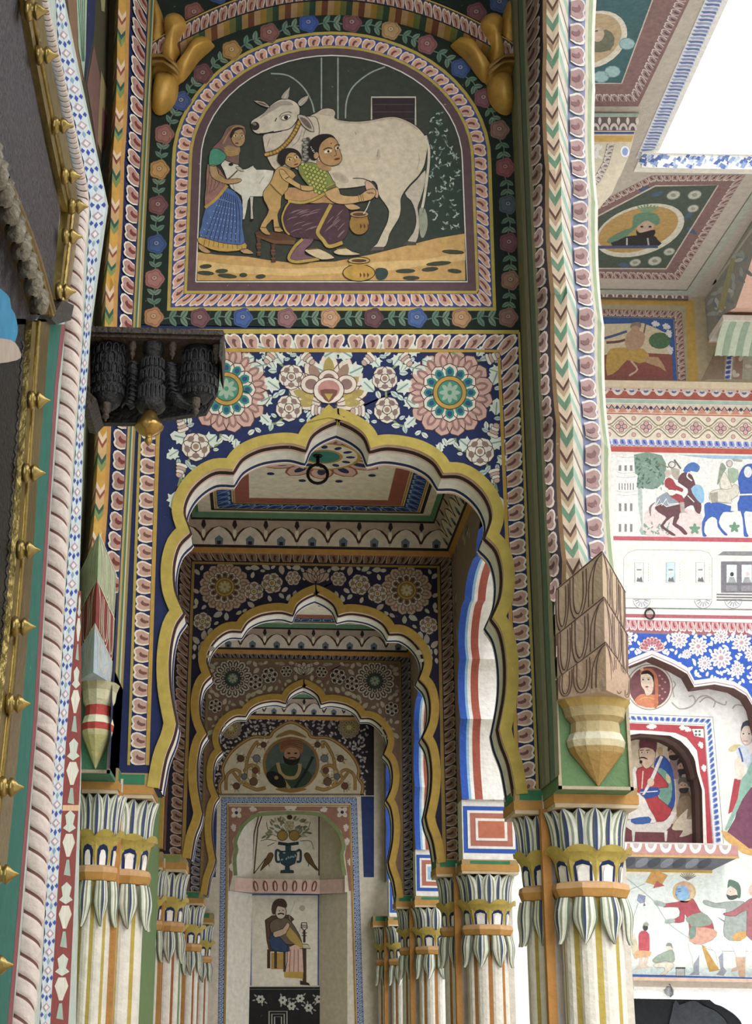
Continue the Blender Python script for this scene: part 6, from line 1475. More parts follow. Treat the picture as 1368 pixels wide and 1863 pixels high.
# niche frame
nf = thing('painted_surround', 'blue rope border and red panel framing the courtyard niche', 'frame', None, tuple(onY(1282, 1534, YR)))
ff = lambda x, y, l: SR(x / R4[2] + R4[0], y / R4[2] + R4[1], l)
p = PR_(); f, T = bandS([(-300, 1720), (-235, 733), (750, 770), (830, 1750)], [(-252, 1720), (-193, 775), (708, 808), (782, 1750)], ff); petal_band(p, f, 64, C('e6e8ee'), C('5f7ac0'), C('34509c'), C('c3cdE4'.lower()), 1); p.stroke([(-320, 1720), (-250, 716), (765, 757), (850, 1750)], 5, C('94a0ac'), 1); p.stroke([(-240, 1720), (-183, 785), (698, 818), (770, 1750)], 5, C('94a0ac'), 1); p.build('rope_border', nf)
p = PR_(); p.poly([(695, 828), (765, 1750), (718, 1750), (700, 1330), (660, 1200), (640, 1020), (560, 920), (470, 880), (270, 862), (110, 858), (20, 880), (-70, 940), (-110, 1010), (-130, 1200), (-165, 1330), (-185, 1720), (-235, 1720), (-180, 790), (20, 800)], C('b8404a'), .6); p.poly([(110, 862), (470, 885), (560, 925), (640, 1025), (665, 1200), (700, 1330), (718, 1750), (690, 1750), (680, 1330), (640, 1190), (615, 1040), (540, 945), (460, 905), (110, 880)], C('efe8e0'), 1.2)
p.poly([(600, 850), (690, 850), (695, 920), (620, 905)], C('efe6e0'), 1.4)
for j in range(4): p.ell(632 + 28 * (j % 2), 868 + 28 * (j // 2), 10, 9, C('4f7a6a'), 2)
for x, y, a in ((540, 845, .3), (500, 838, .1), (660, 950, 1.2), (690, 1130, 1.4), (265, 830, 0), (300, 830, 3.1)): p.acanth(x, y, a, 60, 44, C('efe4dc'), 1.6)
p.build('red_panel', nf)
# ---- king in the niche
def PN(l=1): return Pt(SN, l).fr(1120, 1130, 4.33)
kg = thing('niche_mural', 'mural of a moustached man in red seated with a sword and attendants, inside the niche', 'mural', None, tuple(onY(1200, 1530, YN)))
p = PN(); p.poly([(-150, 870), (690, 885), (690, 1750), (-150, 1730)], C('cdbb9c'), .5); p.poly([(-150, 1590), (690, 1600), (690, 1760), (-150, 1735)], C('7a4448'), 1); p.poly([(400, 890), (690, 890), (690, 1620), (480, 1620), (470, 1150)], C('a8968a'), .9); p.build('background', kg, 'fresco')
p = PN(); p.poly([(300, 1130), (350, 1055), (410, 1090), (450, 1180), (470, 1400), (440, 1500), (380, 1560), (330, 1300)], C('2a4f9c'), 2, 2); p.poly([(330, 1160), (390, 1180), (440, 1260), (440, 1380), (410, 1450), (350, 1440), (340, 1300)], C('6fa08c'), 2.6, 2); p.poly([(395, 1200), (430, 1230), (430, 1280), (400, 1260)], C('c9bd8a'), 3.2, 2); p.build('cushion', kg, 'fresco')
p = PN(); p.poly([(50, 1600), (140, 1550), (330, 1590), (440, 1500), (480, 1510), (430, 1620), (380, 1665), (140, 1660)], C('e3dcd4'), 2.8); 
for x in (140, 395): p.poly([(x - 14, 1650), (x + 14, 1650), (x + 6, 1735), (x - 8, 1735)], C('e3dcd4'), 2.8)
p.build('divan', kg, 'fresco')
p = PN(); p.poly([(160, 1190), (200, 1150), (270, 1150), (320, 1180), (400, 1270), (410, 1310), (330, 1320), (340, 1400), (440, 1480), (400, 1560), (350, 1580), (270, 1560), (240, 1450), (130, 1360), (120, 1330), (175, 1330)], C('b8383f'), 4, 2, C('6a2428'), 4); p.poly([(130, 1170), (165, 1160), (160, 1320), (125, 1320)], C('e6e0d8'), 3.8, 2); p.stroke([(215, 1180), (205, 1320)], 8, C('e8d8c8'), 4.8); p.poly([(190, 1330), (330, 1310), (340, 1370), (230, 1400)], C('2f54a4'), 4.8, 2); p.stroke([(190, 1350), (330, 1340)], 7, wht, 5.4)
p.poly([(60, 1400), (170, 1350), (230, 1400), (260, 1470), (320, 1580), (250, 1590), (100, 1560), (40, 1540)], C('eae4dc'), 4.4, 2, C('9a928a'), 3); p.poly([(120, 1560), (260, 1540), (270, 1590), (150, 1600)], C('3f66b0'), 5, 2)
kb = p.build('seated_man', kg, 'fresco')
p = PN(); p.poly([(182, 1040), (195, 1000), (300, 1000), (310, 1080), (290, 1130), (240, 1165), (205, 1130), (190, 1090)], C('d9b79c'), 5, 2, C('6a4a3c'), 4); p.poly([(185, 1000), (190, 930), (225, 905), (300, 915), (325, 960), (315, 1040), (290, 1010), (230, 995)], C('6a3438'), 5.8, 2); p.stroke([(180, 1082), (215, 1075), (255, 1090)], 12, C('2a1c1a'), 6, sm=3, taper=True); p.ell(198, 1110, 12, 14, C('2a1c1a'), 6, n=8)
for x in (205, 250): p.ell(x, 1035, 13, 6, C('f0e6dc'), 6); p.ell(x, 1035, 6, 6, C('2a1c1a'), 6.5, n=8); p.stroke([(x - 16, 1020), (x + 16, 1016)], 5, C('3a2824'), 6)
p.build('head', kb, 'fresco')
p = PN(); p.poly([(350, 1060), (372, 1070), (290, 1270), (225, 1370), (205, 1370), (265, 1250)], C('e3dde0'), 7, 0, C('8a8488'), 3); p.ell(275, 1270, 28, 34, C('e0c4ac'), 7.4, n=10); p.poly([(330, 1000), (365, 1000), (370, 1060), (335, 1050)], C('b89a6a'), 6, 2); p.build('sword', kb, 'fresco')
for x, y, r, hair, body in ((460, 1040, 50, '3a302c', '8a6a6a'), (530, 1150, 46, '3a302c', '9a8a84'), (540, 1300, 48, '5a544e', '6a5a48')):
    p = PN(); p.poly([(x - 30, y + 40), (x + 40, y + 40), (x + 60, y + 190), (x - 40, y + 190)], C(body), 1.6, 2); p.ell(x - 8, y, r * .72, r, C('b08a74'), 2.2, n=16); p.poly([(x - r, y - 10), (x - r * .9, y - r * 1.2), (x, y - r * 1.5), (x + r, y - r * .9), (x + r * .9, y + 10), (x + 20, y - 20), (x - 20, y - 35)], C(hair), 3, 2); p.poly([(x - 40, y + 20), (x - 10, y + 15), (x + 35, y + 15), (x + 25, y + 50), (x - 10, y + 58), (x - 38, y + 45)], C('2f2622'), 3, 2); p.ell(x - 22, y - 8, 6, 4, C('2a201c'), 3, n=6); p.ell(x + 6, y - 8, 6, 4, C('2a201c'), 3, n=6); p.build('attendant', kg, 'fresco')
p = PN(); p.poly([(500, 1400), (580, 1380), (610, 1480), (570, 1550), (480, 1540)], C('8a7258'), 2.6, 2); p.poly([(440, 1630), (480, 1560), (540, 1500), (570, 1480), (560, 1560), (620, 1560), (630, 1650), (560, 1690), (500, 1700), (530, 1650), (470, 1650)], C('d8c8b0'), 3.2, 2, C('8a7a68'), 3); p.build('kneeling_legs', kg, 'fresco')
# ---- standing woman beside the niche
sw_ = thing('standing_woman_mural', 'mural of a standing woman in a maroon skirt beside the courtyard niche', 'mural', None, tuple(onY(1355, 1560, YR)))
p = PR_(); p.poly([(1000, 1330), (1120, 1290), (1150, 1800), (1050, 1790), (880, 1660), (940, 1560)], C('7f4a62'), 2, 0, C('5a3448'), 4); p.poly([(830, 1650), (880, 1660), (1050, 1790), (1150, 1800), (1150, 1870), (1000, 1830), (860, 1720)], C('d8a85a'), 2.6); p.build('skirt', sw_, 'fresco')
p = PR_(); p.poly([(935, 1240), (985, 1250), (960, 1400), (920, 1500), (885, 1520), (910, 1380)], C('b8404a'), 2.2); p.poly([(985, 1250), (1030, 1200), (1074, 1100), (1100, 1250), (1000, 1400), (900, 1620), (860, 1640), (920, 1500), (960, 1400)], C('8fb8a8'), 2.8, 2); p.poly([(1040, 1080), (1100, 1060), (1120, 1280), (1050, 1300)], C('b8d0d8'), 2.4, 2); p.build('shawl', sw_, 'fresco')
p = PR_(); p.ell(1030, 900, 46, 78, C('ead6c8'), 3, n=18, line=C('9a7a70'), lw=3); p.poly([(985, 870), (1000, 800), (1060, 780), (1120, 800), (1100, 900), (1060, 830), (1010, 830)], C('4a4a58'), 3.8, 2); p.poly([(950, 1000), (1000, 980), (1040, 1000), (1060, 1110), (1000, 1120), (960, 1060)], C('cfd8e4'), 2.4, 2); p.stroke([(970, 1000), (990, 1060), (1000, 1110)], 14, C('3f5ca8'), 3, sm=3); p.poly([(940, 1090), (1000, 1080), (1010, 1220), (960, 1250), (940, 1180)], C('ead8c8'), 2.8, 2)
for x in (1005, 1050): p.ell(x, 888, 9, 5, C('4a3a44'), 3.6, n=8)
p.stroke([(1000, 945), (1040, 945)], 5, C('b8606a'), 3.6); p.poly([(885, 1010), (930, 975), (985, 975), (960, 1010), (910, 1030)], C('d8c48a'), 2, 2); p.build('figure', sw_, 'fresco')
# ---- ledge under the niche
lg = thing('niche_ledge', 'projecting ledge with white half flowers on red below the courtyard niche', 'ledge', None, tuple(onY(1230, 1560, YR)))
YL = YR - .42
a0, a1 = onY(1024, 1531, YL), onY(1342, 1538, YL); b0 = onY(1342, 1561, YL); c0 = onY(1310, 1585, YR); z1, z0, zz = a1.z, b0.z, c0.z
x0, x1 = a0.x, a1.x
b = MB(); b.box((x0, YL, z0), (x1, YR, z1), C('c08a84')); b.build('slab', lg, 'plaster')
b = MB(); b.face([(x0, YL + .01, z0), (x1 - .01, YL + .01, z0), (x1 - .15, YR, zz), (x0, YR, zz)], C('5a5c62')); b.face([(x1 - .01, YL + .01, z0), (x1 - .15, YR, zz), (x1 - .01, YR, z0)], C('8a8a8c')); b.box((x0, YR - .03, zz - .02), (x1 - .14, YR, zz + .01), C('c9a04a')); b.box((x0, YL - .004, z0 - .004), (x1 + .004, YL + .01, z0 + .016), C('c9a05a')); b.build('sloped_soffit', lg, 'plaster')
p = Pt(SY(YL)); 
for k in range(-4, 8):
    x = 1130 + k * 27; y = 1536 + (x - 1230) * .02; p.poly(ell(x, y, 11, 16, 12, 0, 0, PI), C('ece2da'), 1.5); p.poly(ell(x, y, 6, 9, 8, 0, 0, PI), C('b8a8a4'), 2)
p.build('half_flowers', lg)
p = Pt(lambda u, v, l: Vector((x0 + (x1 - .15 - x0) * u, YL + .02 + (YR - .05 - YL) * v - l, z0 + (zz - z0) * v - l)))
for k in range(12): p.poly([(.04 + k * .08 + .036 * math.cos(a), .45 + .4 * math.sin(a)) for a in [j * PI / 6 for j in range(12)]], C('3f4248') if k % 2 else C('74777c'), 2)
p.build('shell_row', lg)
# ---- kite flyers
kt = thing('kite_mural', 'mural of a blue-faced figure flying kites with children and soldiers', 'mural', None, tuple(onY(1240, 1775, YR)))
K4 = (1120, 1540, 5.516)
def PK(l=1): return Pt(SR, l).fr(*K4)
p = PK(); p.poly([(-60, 1200), (1500, 1230), (1500, 1320), (-60, 1280)], C('cfe0e0'), .8); p.poly([(-60, 1276), (1500, 1318), (1500, 1350), (-60, 1308)], C('3a66c0'), 1.4); p.build('ground', kt, 'fresco')
for pts, c, t_ in (([(375, 230), (520, 290), (450, 400), (300, 360)], 'd9a24f', [(375, 420), (410, 345), (490, 395)]), ([(230, 480), (300, 500), (290, 560), (245, 570), (215, 540)], '8f9cc4', [(275, 600), (285, 560), (300, 595)])):
    p = PK(); p.poly(pts, C(c), 2, 0, C('9a7a4a'), 3); p.poly(t_, C('c4605a') if c[0] == 'd' else C('6a7098'), 2.6); p.stroke([pts[0], pts[2]], 3, C('9a7a4a'), 2.6); p.build('kite', kt, 'fresco')
p = PK()
for q in ([(90, 310), (210, 400), (390, 560), (520, 760), (720, 910), (900, 1020), (1060, 1050), (1330, 1050)], [(90, 455), (290, 375)], [(225, 570), (185, 690), (150, 820)]): p.stroke(q, 4, C('94968f'), 1.4, sm=4)
p.build('strings', kt, 'fresco')
rd, gr, sk2 = C('b8505c'), C('8f9c8c'), C('d9bba4')
p = PK(); p.poly([(740, 950), (860, 985), (990, 930), (1010, 980), (1075, 1060), (1070, 1200), (1030, 1230), (1000, 1060), (880, 1000), (830, 1110), (830, 1200), (780, 1220), (770, 1120), (735, 1030)], C('efeeea'), 2, 2, C('b5b2ac'), 3); p.poly([(860, 985), (890, 1000), (1000, 1180), (1045, 1240), (940, 1258)], C('c99a4a'), 3); p.poly([(780, 1180), (840, 1090), (835, 1260), (840, 1290), (730, 1290), (780, 1260)], C('9aa0ac'), 2.6); p.poly([(1030, 1110), (1075, 1060), (1080, 1210), (1115, 1250), (1080, 1300), (1005, 1285), (1050, 1240)], C('9aa0ac'), 2.6); kf = p.build('kite_flyer', kt, 'fresco')
p = PK(); p.poly([(620, 560), (700, 525), (780, 530), (840, 640), (870, 665), (960, 740), (985, 830), (1010, 900), (860, 985), (740, 950), (740, 830), (720, 720), (690, 680), (685, 755), (590, 765), (585, 730), (640, 700), (625, 610), (480, 610), (500, 575)], rd, 3, 2, C('7a3a42'), 3); p.poly([(700, 720), (860, 660), (960, 740), (940, 790), (780, 810), (745, 780)], gr, 3.6, 2); p.poly([(745, 860), (800, 810), (985, 830), (1010, 900), (860, 985), (740, 950)], C('d9a088'), 3.6, 2); p.poly([(745, 820), (800, 800), (800, 900), (745, 930)], C('7f9484'), 4, 2); p.poly([(385, 560), (410, 545), (500, 575), (480, 605), (400, 590)], C('a8b0ac'), 4, 2); p.poly([(490, 760), (520, 735), (590, 730), (585, 765), (510, 775)], C('a8b0ac'), 4, 2); p.build('tunic', kf, 'fresco')
p = PK(); p.ell(688, 458, 117, 105, C('d9b27a'), 3, n=24); p.ell(700, 465, 85, 85, C('ddc79a'), 3.3, n=20); p.poly([(600, 480), (612, 410), (650, 390), (720, 400), (745, 460), (730, 520), (660, 545), (620, 525), (612, 500)], C('8fb8de'), 4, 2, C('5a7aa0'), 3); p.poly([(610, 400), (650, 365), (720, 375), (755, 430), (745, 500), (720, 410), (660, 392)], C('e0b088'), 4.6, 2); p.stroke([(615, 430), (655, 425)], 5, C('3a4a6a'), 5); p.stroke([(620, 452), (655, 450)], 6, C('3a4a6a'), 5); p.stroke([(598, 485), (615, 488)], 5, C('8a4a5a'), 5)
for k in range(9): a = -2.6 + k * .27; p.stroke([(720, 340), (720 + 90 * math.cos(a), 330 + 80 * math.sin(a))], 7, C('8a8470'), 4)
p.build('head', kf, 'fresco')
p = PK(); p.poly([(880, 545), (920, 545), (1000, 570), (1090, 560), (1130, 555), (1250, 550), (1310, 600), (1310, 900), (1180, 950), (1090, 900), (1085, 790), (1110, 640), (1080, 620), (980, 610), (890, 580)], C('a3aca4'), 2, 2, C('6f7870'), 3); p.poly([(1130, 950), (1310, 900), (1300, 1100), (1290, 1300), (1235, 1300), (1220, 1130), (1180, 1030)], C('efeeea'), 1.8, 0, C('b5b2ac'), 3); p.poly([(1200, 1110), (1300, 1110), (1300, 1310), (1240, 1310), (1230, 1240), (1155, 1260), (1170, 1225), (1215, 1210)], C('d3ac90'), 2.6); p.poly([(1180, 880), (1310, 850), (1300, 920), (1190, 950)], C('d9a45a'), 2.8, 2); s1 = p.build('soldier', kt, 'fresco')
p = PK(); p.ell(1165, 470, 52, 58, C('e0c8b8'), 3, n=16); p.poly([(1110, 480), (1150, 495), (1210, 485), (1225, 510), (1180, 535), (1130, 530)], C('55584f'), 3.8, 2); p.poly([(1122, 420), (1130, 345), (1160, 335), (1230, 365), (1255, 430), (1250, 510), (1225, 515), (1215, 440), (1150, 395)], C('5f7a68'), 4, 2); p.ell(1150, 452, 6, 4, C('2f2a28'), 4, n=6); p.build('head', s1, 'fresco')
p = PK(); p.poly([(1170, 650), (1300, 560), (1368, 520), (1450, 560), (1450, 940), (1310, 890), (1320, 640), (1200, 700), (1090, 690), (1085, 670)], C('b06a70'), 4.4, 2, C('7a4a50'), 3); p.ell(1375, 440, 40, 60, C('e0c4b0'), 4, n=14); p.poly([(1010, 705), (1100, 750), (1090, 760)], C('8f8c8a'), 4); p.build('soldier', kt, 'fresco')
p = PK(); p.poly([(235, 870), (285, 845), (335, 880), (340, 1000), (330, 1060), (240, 1065), (230, 950)], C('c4505c'), 3, 2); p.poly([(190, 1130), (200, 1050), (340, 1050), (355, 1080), (320, 1110), (230, 1115)], C('e0aa7c'), 3.4, 2); p.poly([(240, 1110), (270, 1110), (265, 1200), (300, 1110), (330, 1110), (310, 1195), (370, 1215), (280, 1220), (170, 1240), (235, 1190)], C('e0c8b4'), 2.8); p.ell(298, 815, 26, 32, C('4a4648'), 4, n=12); p.poly([(275, 790), (300, 760), (330, 775), (325, 800)], C('a8a298'), 4.6, 2); p.build('child_in_red', kt, 'fresco')
p = PK(); p.poly([(130, 900), (180, 890), (215, 960), (230, 1100), (190, 1130), (150, 1000)], C('cfc09a'), 2.4, 2); p.ell(160, 900, 36, 40, C('e0ccb8'), 2.6, n=12); p.build('child_in_tan', kt, 'fresco')
p = PK(); p.poly([(370, 1140), (430, 1090), (520, 1050), (570, 1040), (590, 1100), (580, 1160), (500, 1150), (400, 1165)], C('9caa98'), 3, 2, C('6f7a70'), 3); p.poly([(385, 1180), (470, 1165), (570, 1170), (580, 1210), (520, 1260), (500, 1285), (440, 1285), (490, 1250), (480, 1215), (400, 1215)], C('e6dcc6'), 3, 2, C('9a927e'), 3); p.ell(535, 1005, 34, 36, C('e0d0bc'), 3.4, n=12); p.poly([(505, 1000), (520, 970), (560, 975), (572, 1030), (550, 1000)], C('8a9084'), 4, 2); p.build('seated_child', kt, 'fresco')
p = PK(); p.rect(605, 1215, 692, 1300, C('b5b8b8'), 3, C('55585c'), 6); p.rect(600, 1212, 698, 1228, C('4a4d52'), 3.6); p.build('box', kt, 'fresco')
# ---- door below
dr = thing('door_2', 'dark doorway with plaster lintel and white scalloped panel below the kite mural', None, None, tuple(onY(1250, 1863, YR)), 'structure')
xl_, xr__ = onY(1149, 1830, YR).x, r3[-1].x + .2; zL0, zL1 = onY(1250, 1818, YR).z, zb
b = MB(); h = (zL1 - zL0)
for i, (a, c, d, cl) in enumerate(((0, .45, .10, 'dedbd4'), (.45, .55, .13, 'c9c2b8'), (.55, .85, .08, 'd3c6b4'), (.85, 1.02, .12, 'c9a890'))): b.box((xl_, YR - d, zL0 + h * a), (xr__, YR + .1, zL0 + h * c), C(cl))
b.build('lintel', dr, 'plaster')
b = MB(); b.box((xl_, YR + .12, 0), (xr__, YR + .2, zL0), C('1e1f21')); b.build('dark_leaf', dr, 'iron')
b = MB(); b.box((xl_ - .6, YR - .05, 0), (xl_, YR + .1, zL1), wht); b.build('jamb', dr, 'plaster')
p = Pt(SY(YR + .10)).fr(*K4); p.poly([(560, 1680), (600, 1540), (640, 1590), (720, 1560), (800, 1550), (880, 1600), (980, 1640), (1060, 1700), (1120, 1782), (1160, 1990), (560, 1990)], C('3a3c40'), 1, 2); p.poly([(840, 1525), (930, 1525), (990, 1570), (1060, 1600), (1130, 1650), (1200, 1690), (1260, 1760), (1300, 1990), (1160, 1990), (1120, 1770), (1060, 1690), (980, 1630), (900, 1590)], C('1f2124'), 2, 2); p.build('scalloped_reflection', dr, 'iron')  # reflection of a cusped arch, painted as flat shapes over the dark leaf
b = MB(); q = [onY(x / K4[2] + K4[0], y / K4[2] + K4[1], YR + .08) for x, y in [(930, 1520)] + cr([(940, 1530), (1000, 1580), (1060, 1600), (1130, 1640), (1200, 1690), (1260, 1760), (1300, 1870)], False, 3) + [(1310, 1990), (1420, 1990), (1420, 1520)]]; b.prism(q, (0, .03, 0), C('dfe3e6')); b.build('white_panel', dr, 'plaster')
b = MB(); c_ = onY(1217, 1803, YR - .12); b.lathe(tuple(c_), [(.001, -.03), (.035, -.025), (.045, 0), (.03, .02), (.001, .024)], C('9a9a9c'), 12, axis=1); b.tube([c_ + Vector((0, -.03, .06)), c_ + Vector((.015, -.05, .02)), c_ + Vector((.02, -.05, -.03)), c_ + Vector((0, -.03, -.05))], .008, C('77777a'), 8); b.build('hasp', dr, 'iron')
# ================================================================== upper gallery of the facade, its soffit and roof edge
wu = thing('wall_courtyard_upper', 'upper painted wall under the courtyard eave', None, None, (3.5, YU, 7), 'structure')
b = MB(); b.box((XF0, YU, zt_ - .1), (XF1, YU + .3, HS), C('a89878')); b.build('wall', wu)
p = Pt(SU); hb(546, 556, C('b8923a'), p, 1, 1080, 1262); p.poly([(1247, 548), (1262, 548), (1270, 693), (1252, 693)], C('b8923a'), 1); p.build('ochre_band', wu)
G8 = (900, 0, 2.662)
pm = thing('archer_mural', 'framed mural of a reclining archer in yellow under the courtyard eave', 'mural', None, tuple(onY(1160, 690, YU)))
p = Pt(SU, 1); f, T = bandS([(1080, 562), (1240, 566), (1248, 692)], [(1080, 575), (1226, 579), (1233, 692)], SU); petal_band(p, f, 20, C('7a5a58'), C('a8867c'), C('6a4440'), C('c9b4a6'), 1); p.build('petal_frame', pm)
p = Pt(SU, 1); p.poly([(1080, 576), (1225, 580), (1232, 692), (1080, 690)], C('3a5a94'), 1); p.poly([(1080, 590), (1170, 588), (1195, 598), (1215, 608), (1218, 630), (1222, 690), (1080, 690)], C('cdbb9a'), 2); p.poly([(1080, 650), (1130, 640), (1222, 645), (1224, 692), (1080, 692)], C('8a4f46'), 2.6); p.ell(1200, 620, 20, 15, C('4f6f4c'), 3); 
for x, y, a in ((1185, 588, .2), (1205, 592, .3), (1214, 600, 1.2), (1218, 630, 1.4)): p.acanth(x, y, a, 16, 12, C('d3d3d3'), 3)
p.build('field', pm, 'fresco')
p = Pt(SU, 1).fr(*G8); p.poly([(540, 1740), (560, 1690), (640, 1685), (720, 1690), (750, 1740), (700, 1760), (640, 1745), (600, 1790), (545, 1820)], C('b8923f'), 4, 2); p.poly([(630, 1640), (660, 1600), (720, 1610), (725, 1650), (700, 1690), (640, 1690)], C('b58f74'), 4.4, 2); p.ell(680, 1590, 22, 24, C('b58f74'), 5, n=12); p.poly([(655, 1590), (665, 1565), (705, 1562), (705, 1590), (680, 1575)], C('8f7a68'), 5.5, 2); p.stroke([(530, 1640), (580, 1625), (640, 1605)], 12, C('4a5a7a'), 4, sm=3); p.stroke([(540, 1660), (600, 1655), (650, 1640)], 12, C('6a4a3c'), 4, sm=3); p.stroke([(730, 1570), (715, 1650)], 7, C('7a5a4a'), 4); p.poly([(720, 1740), (790, 1730), (830, 1800), (800, 1780), (740, 1760)], C('b58f6a'), 4, 2); p.stroke([(660, 1750), (690, 1790), (650, 1820)], 9, C('c9a890'), 5, sm=3); p.build('archer', pm, 'fresco')
p = Pt(SU); p.poly([(1275, 693), (1290, 690), (1318, 690), (1318, 640), (1300, 640)], C('8f7a64'), 1); f, T = bandS([(1318, 690), (1326, 610)], [(1330, 690), (1336, 610)], SU); petal_band(p, f, 9, C('d8d4d8'), C('5a64a8'), C('3f4a94'), C('c3c3d8'), 1); p.poly([(1332, 690), (1342, 600), (1400, 590), (1400, 690)], C('9c7a6c'), 1); p.poly([(1350, 690), (1352, 640), (1400, 630), (1400, 690)], C('a8a48c'), 1.5); p.flower(1353, 607, 15, 5, C('4f74b0'), C('8fb0d8'), C('2f4a84'), 2, C('35507f'))
for k in range(8): p.leaf(1335 + (k % 3) * 10, 625 + k * 8, k * 1.3, 13, 7, C('c9bca8'), 2)
p.build('flower_panel', wu)
# soffit and frieze
p = Pt(SU - 0 if False else (lambda x, y, l: onY(x, y, YU - .03) + Vector((0, -l, 0))))
hb(527, 546, C('8a6a64'), p, 1, 1080, 1252)
for k in range(9): x = 1092 + k * 18; y = 537 + (x - 1230) * .02; p.poly(ell(x, y + 6, 8, 11, 10, 0, PI, 2 * PI), C('d3c8bc'), 2); p.poly(ell(x, y + 6, 4.5, 6, 8, 0, PI, 2 * PI), C('7a5a5c'), 2.6); p.poly([(x + 6, y - 7), (x + 12, y - 7), (x + 9, y + 1)], C('d9d0c4'), 2)
hb(544, 546.5, C('5a5450'), p, 3, 1080, 1252); hb(525, 527.5, C('7f8a78'), p, 3, 1080, 1252); p.build('arch_frieze', wu)
YFR, XE = 11.62, 3.27
ce = thing('ceiling_courtyard_eave', 'painted eave ceiling ringing the courtyard', None, None, (2.4, 9, HS), 'structure')
b = MB(); b.box((XF0, YFR, HS), (XF1, YU, HS + .12), C('b5a99a')); b.box((XF0, 1.0, HS), (XE, YFR, HS + .12), C('b5a99a')); b.build('slab', ce, 'plaster')
S8 = SZ(HS)
so2 = thing('ceiling_portrait', 'oval ceiling portrait of a bearded man in a green turban under the far eave', 'mural', None, tuple(onZ(1165, 417, HS)))
def PG(l=1): return Pt(S8, l).fr(*G8)
outer = [(440, 1015), (760, 850), (1215, 845), (890, 1355), (420, 1345)]; midd = [(455, 1040), (770, 880), (1150, 878), (870, 1318), (430, 1310)]; inner = [(470, 1060), (778, 898), (1082, 895), (830, 1300), (440, 1298)]
p = PG(); p.poly(outer, C('83635f'), 1); p.poly(inner, C('4a5448'), 3)
def cl(P): return P + [P[0]]
f, T = bandS(cl(outer), cl(midd), lambda x, y, l: S8(x / G8[2] + G8[0], y / G8[2] + G8[1], l)); petal_band(p, f, 56, C('6a4a4c'), C('a3847c'), C('5f403f'), C('cdbfb2'), 2); p.stroke(cl(inner), 7, C('c3b4a4'), 4)
for x, y, r in ((865, 943, 34), (968, 942, 34), (960, 1008, 28), (680, 1270, 28), (775, 1262, 34), (845, 1217, 28)): p.ell(x, y, r, r * .62, C('b5b5a4'), 4, -.25, 12, C('7a7c6c'), 4); p.ell(x, y, r * .4, r * .25, C('8f9080'), 4.6)
for x, y, a in ((760, 945, -.3), (700, 920, -.2), (920, 1060, -.8), (930, 1100, .6), (600, 1280, .1)): p.leaf(x, y, a, 60, 22, C('4a5f74'), 3.6)
p.build('border', so2, 'fresco')
p = PG(); oe = ell(703, 1114, 222, 118, 32, -.3); p.poly(oe, C('c9c4ae'), 4.4); p.poly(ell(695, 1110, 200, 100, 32, -.3), C('b08c4a'), 5); p.build('oval', so2, 'fresco')
p = PG(); p.poly([(570, 1190), (590, 1155), (660, 1140), (760, 1135), (790, 1160), (795, 1188)], C('2f2f2c'), 6, 2); p.stroke([(500, 1195), (790, 1192)], 14, C('4a4f74'), 6.6); p.ell(730, 1095, 42, 38, C('b99c86'), 6.6, n=14); p.poly([(685, 1110), (700, 1125), (735, 1118), (775, 1110), (770, 1140), (720, 1150), (690, 1140)], C('2a2724'), 7, 2); p.poly([(665, 1100), (670, 1050), (700, 1030), (770, 1028), (800, 1060), (785, 1090), (740, 1065), (700, 1085), (640, 1140), (555, 1175), (550, 1155), (630, 1110)], C('5f8468'), 7.4, 2)
for k in range(7): p.stroke([(735, 1035), (690 + k * 17, 985 + abs(k - 3) * 4)], 7, C('6f9474'), 7)
for x in (712, 752): p.ell(x, 1095, 8, 5, C('2a2724'), 7.6, n=8)
p.stroke([(640, 1150), (640, 1185)], 8, C('a8a4a0'), 7); p.stroke([(740, 1150), (745, 1185)], 8, C('a8a4a0'), 7); p.build('portrait', so2, 'fresco')
p = PG(0); p.poly([(940, 1400), (1300, 860), (1330, 870), (960, 1430), (500, 1420), (500, 1395)], C('a9aa9a'), 1); p.stroke([(500, 1400), (930, 1405), (1300, 850)], 5, C('5f6458'), 2); p.build('plain_band', ce)
# near eave panel with a portrait roundel
so3 = thing('ceiling_portrait', 'round ceiling portrait partly hidden behind the tall scalloped arch', 'mural', None, tuple(onZ(1110, 90, HS)))
p = PG(); o3 = [(380, 515), (695, 515), (1010, -140), (380, -140)]; p.poly(o3, C('83635f'), 1); f, T = bandS([(380, 490), (690, 492), (960, -60)], [(380, 450), (655, 452), (900, -60)], lambda x, y, l: S8(x / G8[2] + G8[0], y / G8[2] + G8[1], l)); petal_band(p, f, 24, C('6a4a4c'), C('94787a'), C('5f403f'), C('d0c3b8'), 2); p.poly([(380, 402), (615, 402), (800, -100), (380, -100)], C('3a6064'), 2.4); p.stroke([(380, 402), (615, 402), (800, -100)], 6, C('c3b4a4'), 3)
p.poly(ell(480, 190, 170, 130, 28, -.5), C('cfc6b0'), 3.2); p.poly(ell(472, 185, 150, 112, 28, -.5), C('b39a74'), 3.8)
for x, y in ((570, 345), (640, 210), (515, 370)): p.ell(x, y, 38, 28, C('94b4b4'), 3.6, 0, 10, C('6a9094'), 4)
p.build('border', so3, 'fresco')
p = PG(); p.poly([(430, 220), (470, 170), (540, 140), (580, 180), (560, 240), (470, 250)], C('6a6a58'), 5, 2); p.ell(500, 165, 30, 36, C('c3a890'), 5.6, .4, 14); p.stroke([(480, 150), (500, 145)], 5, C('3a2f2a'), 6); p.build('portrait', so3, 'fresco')
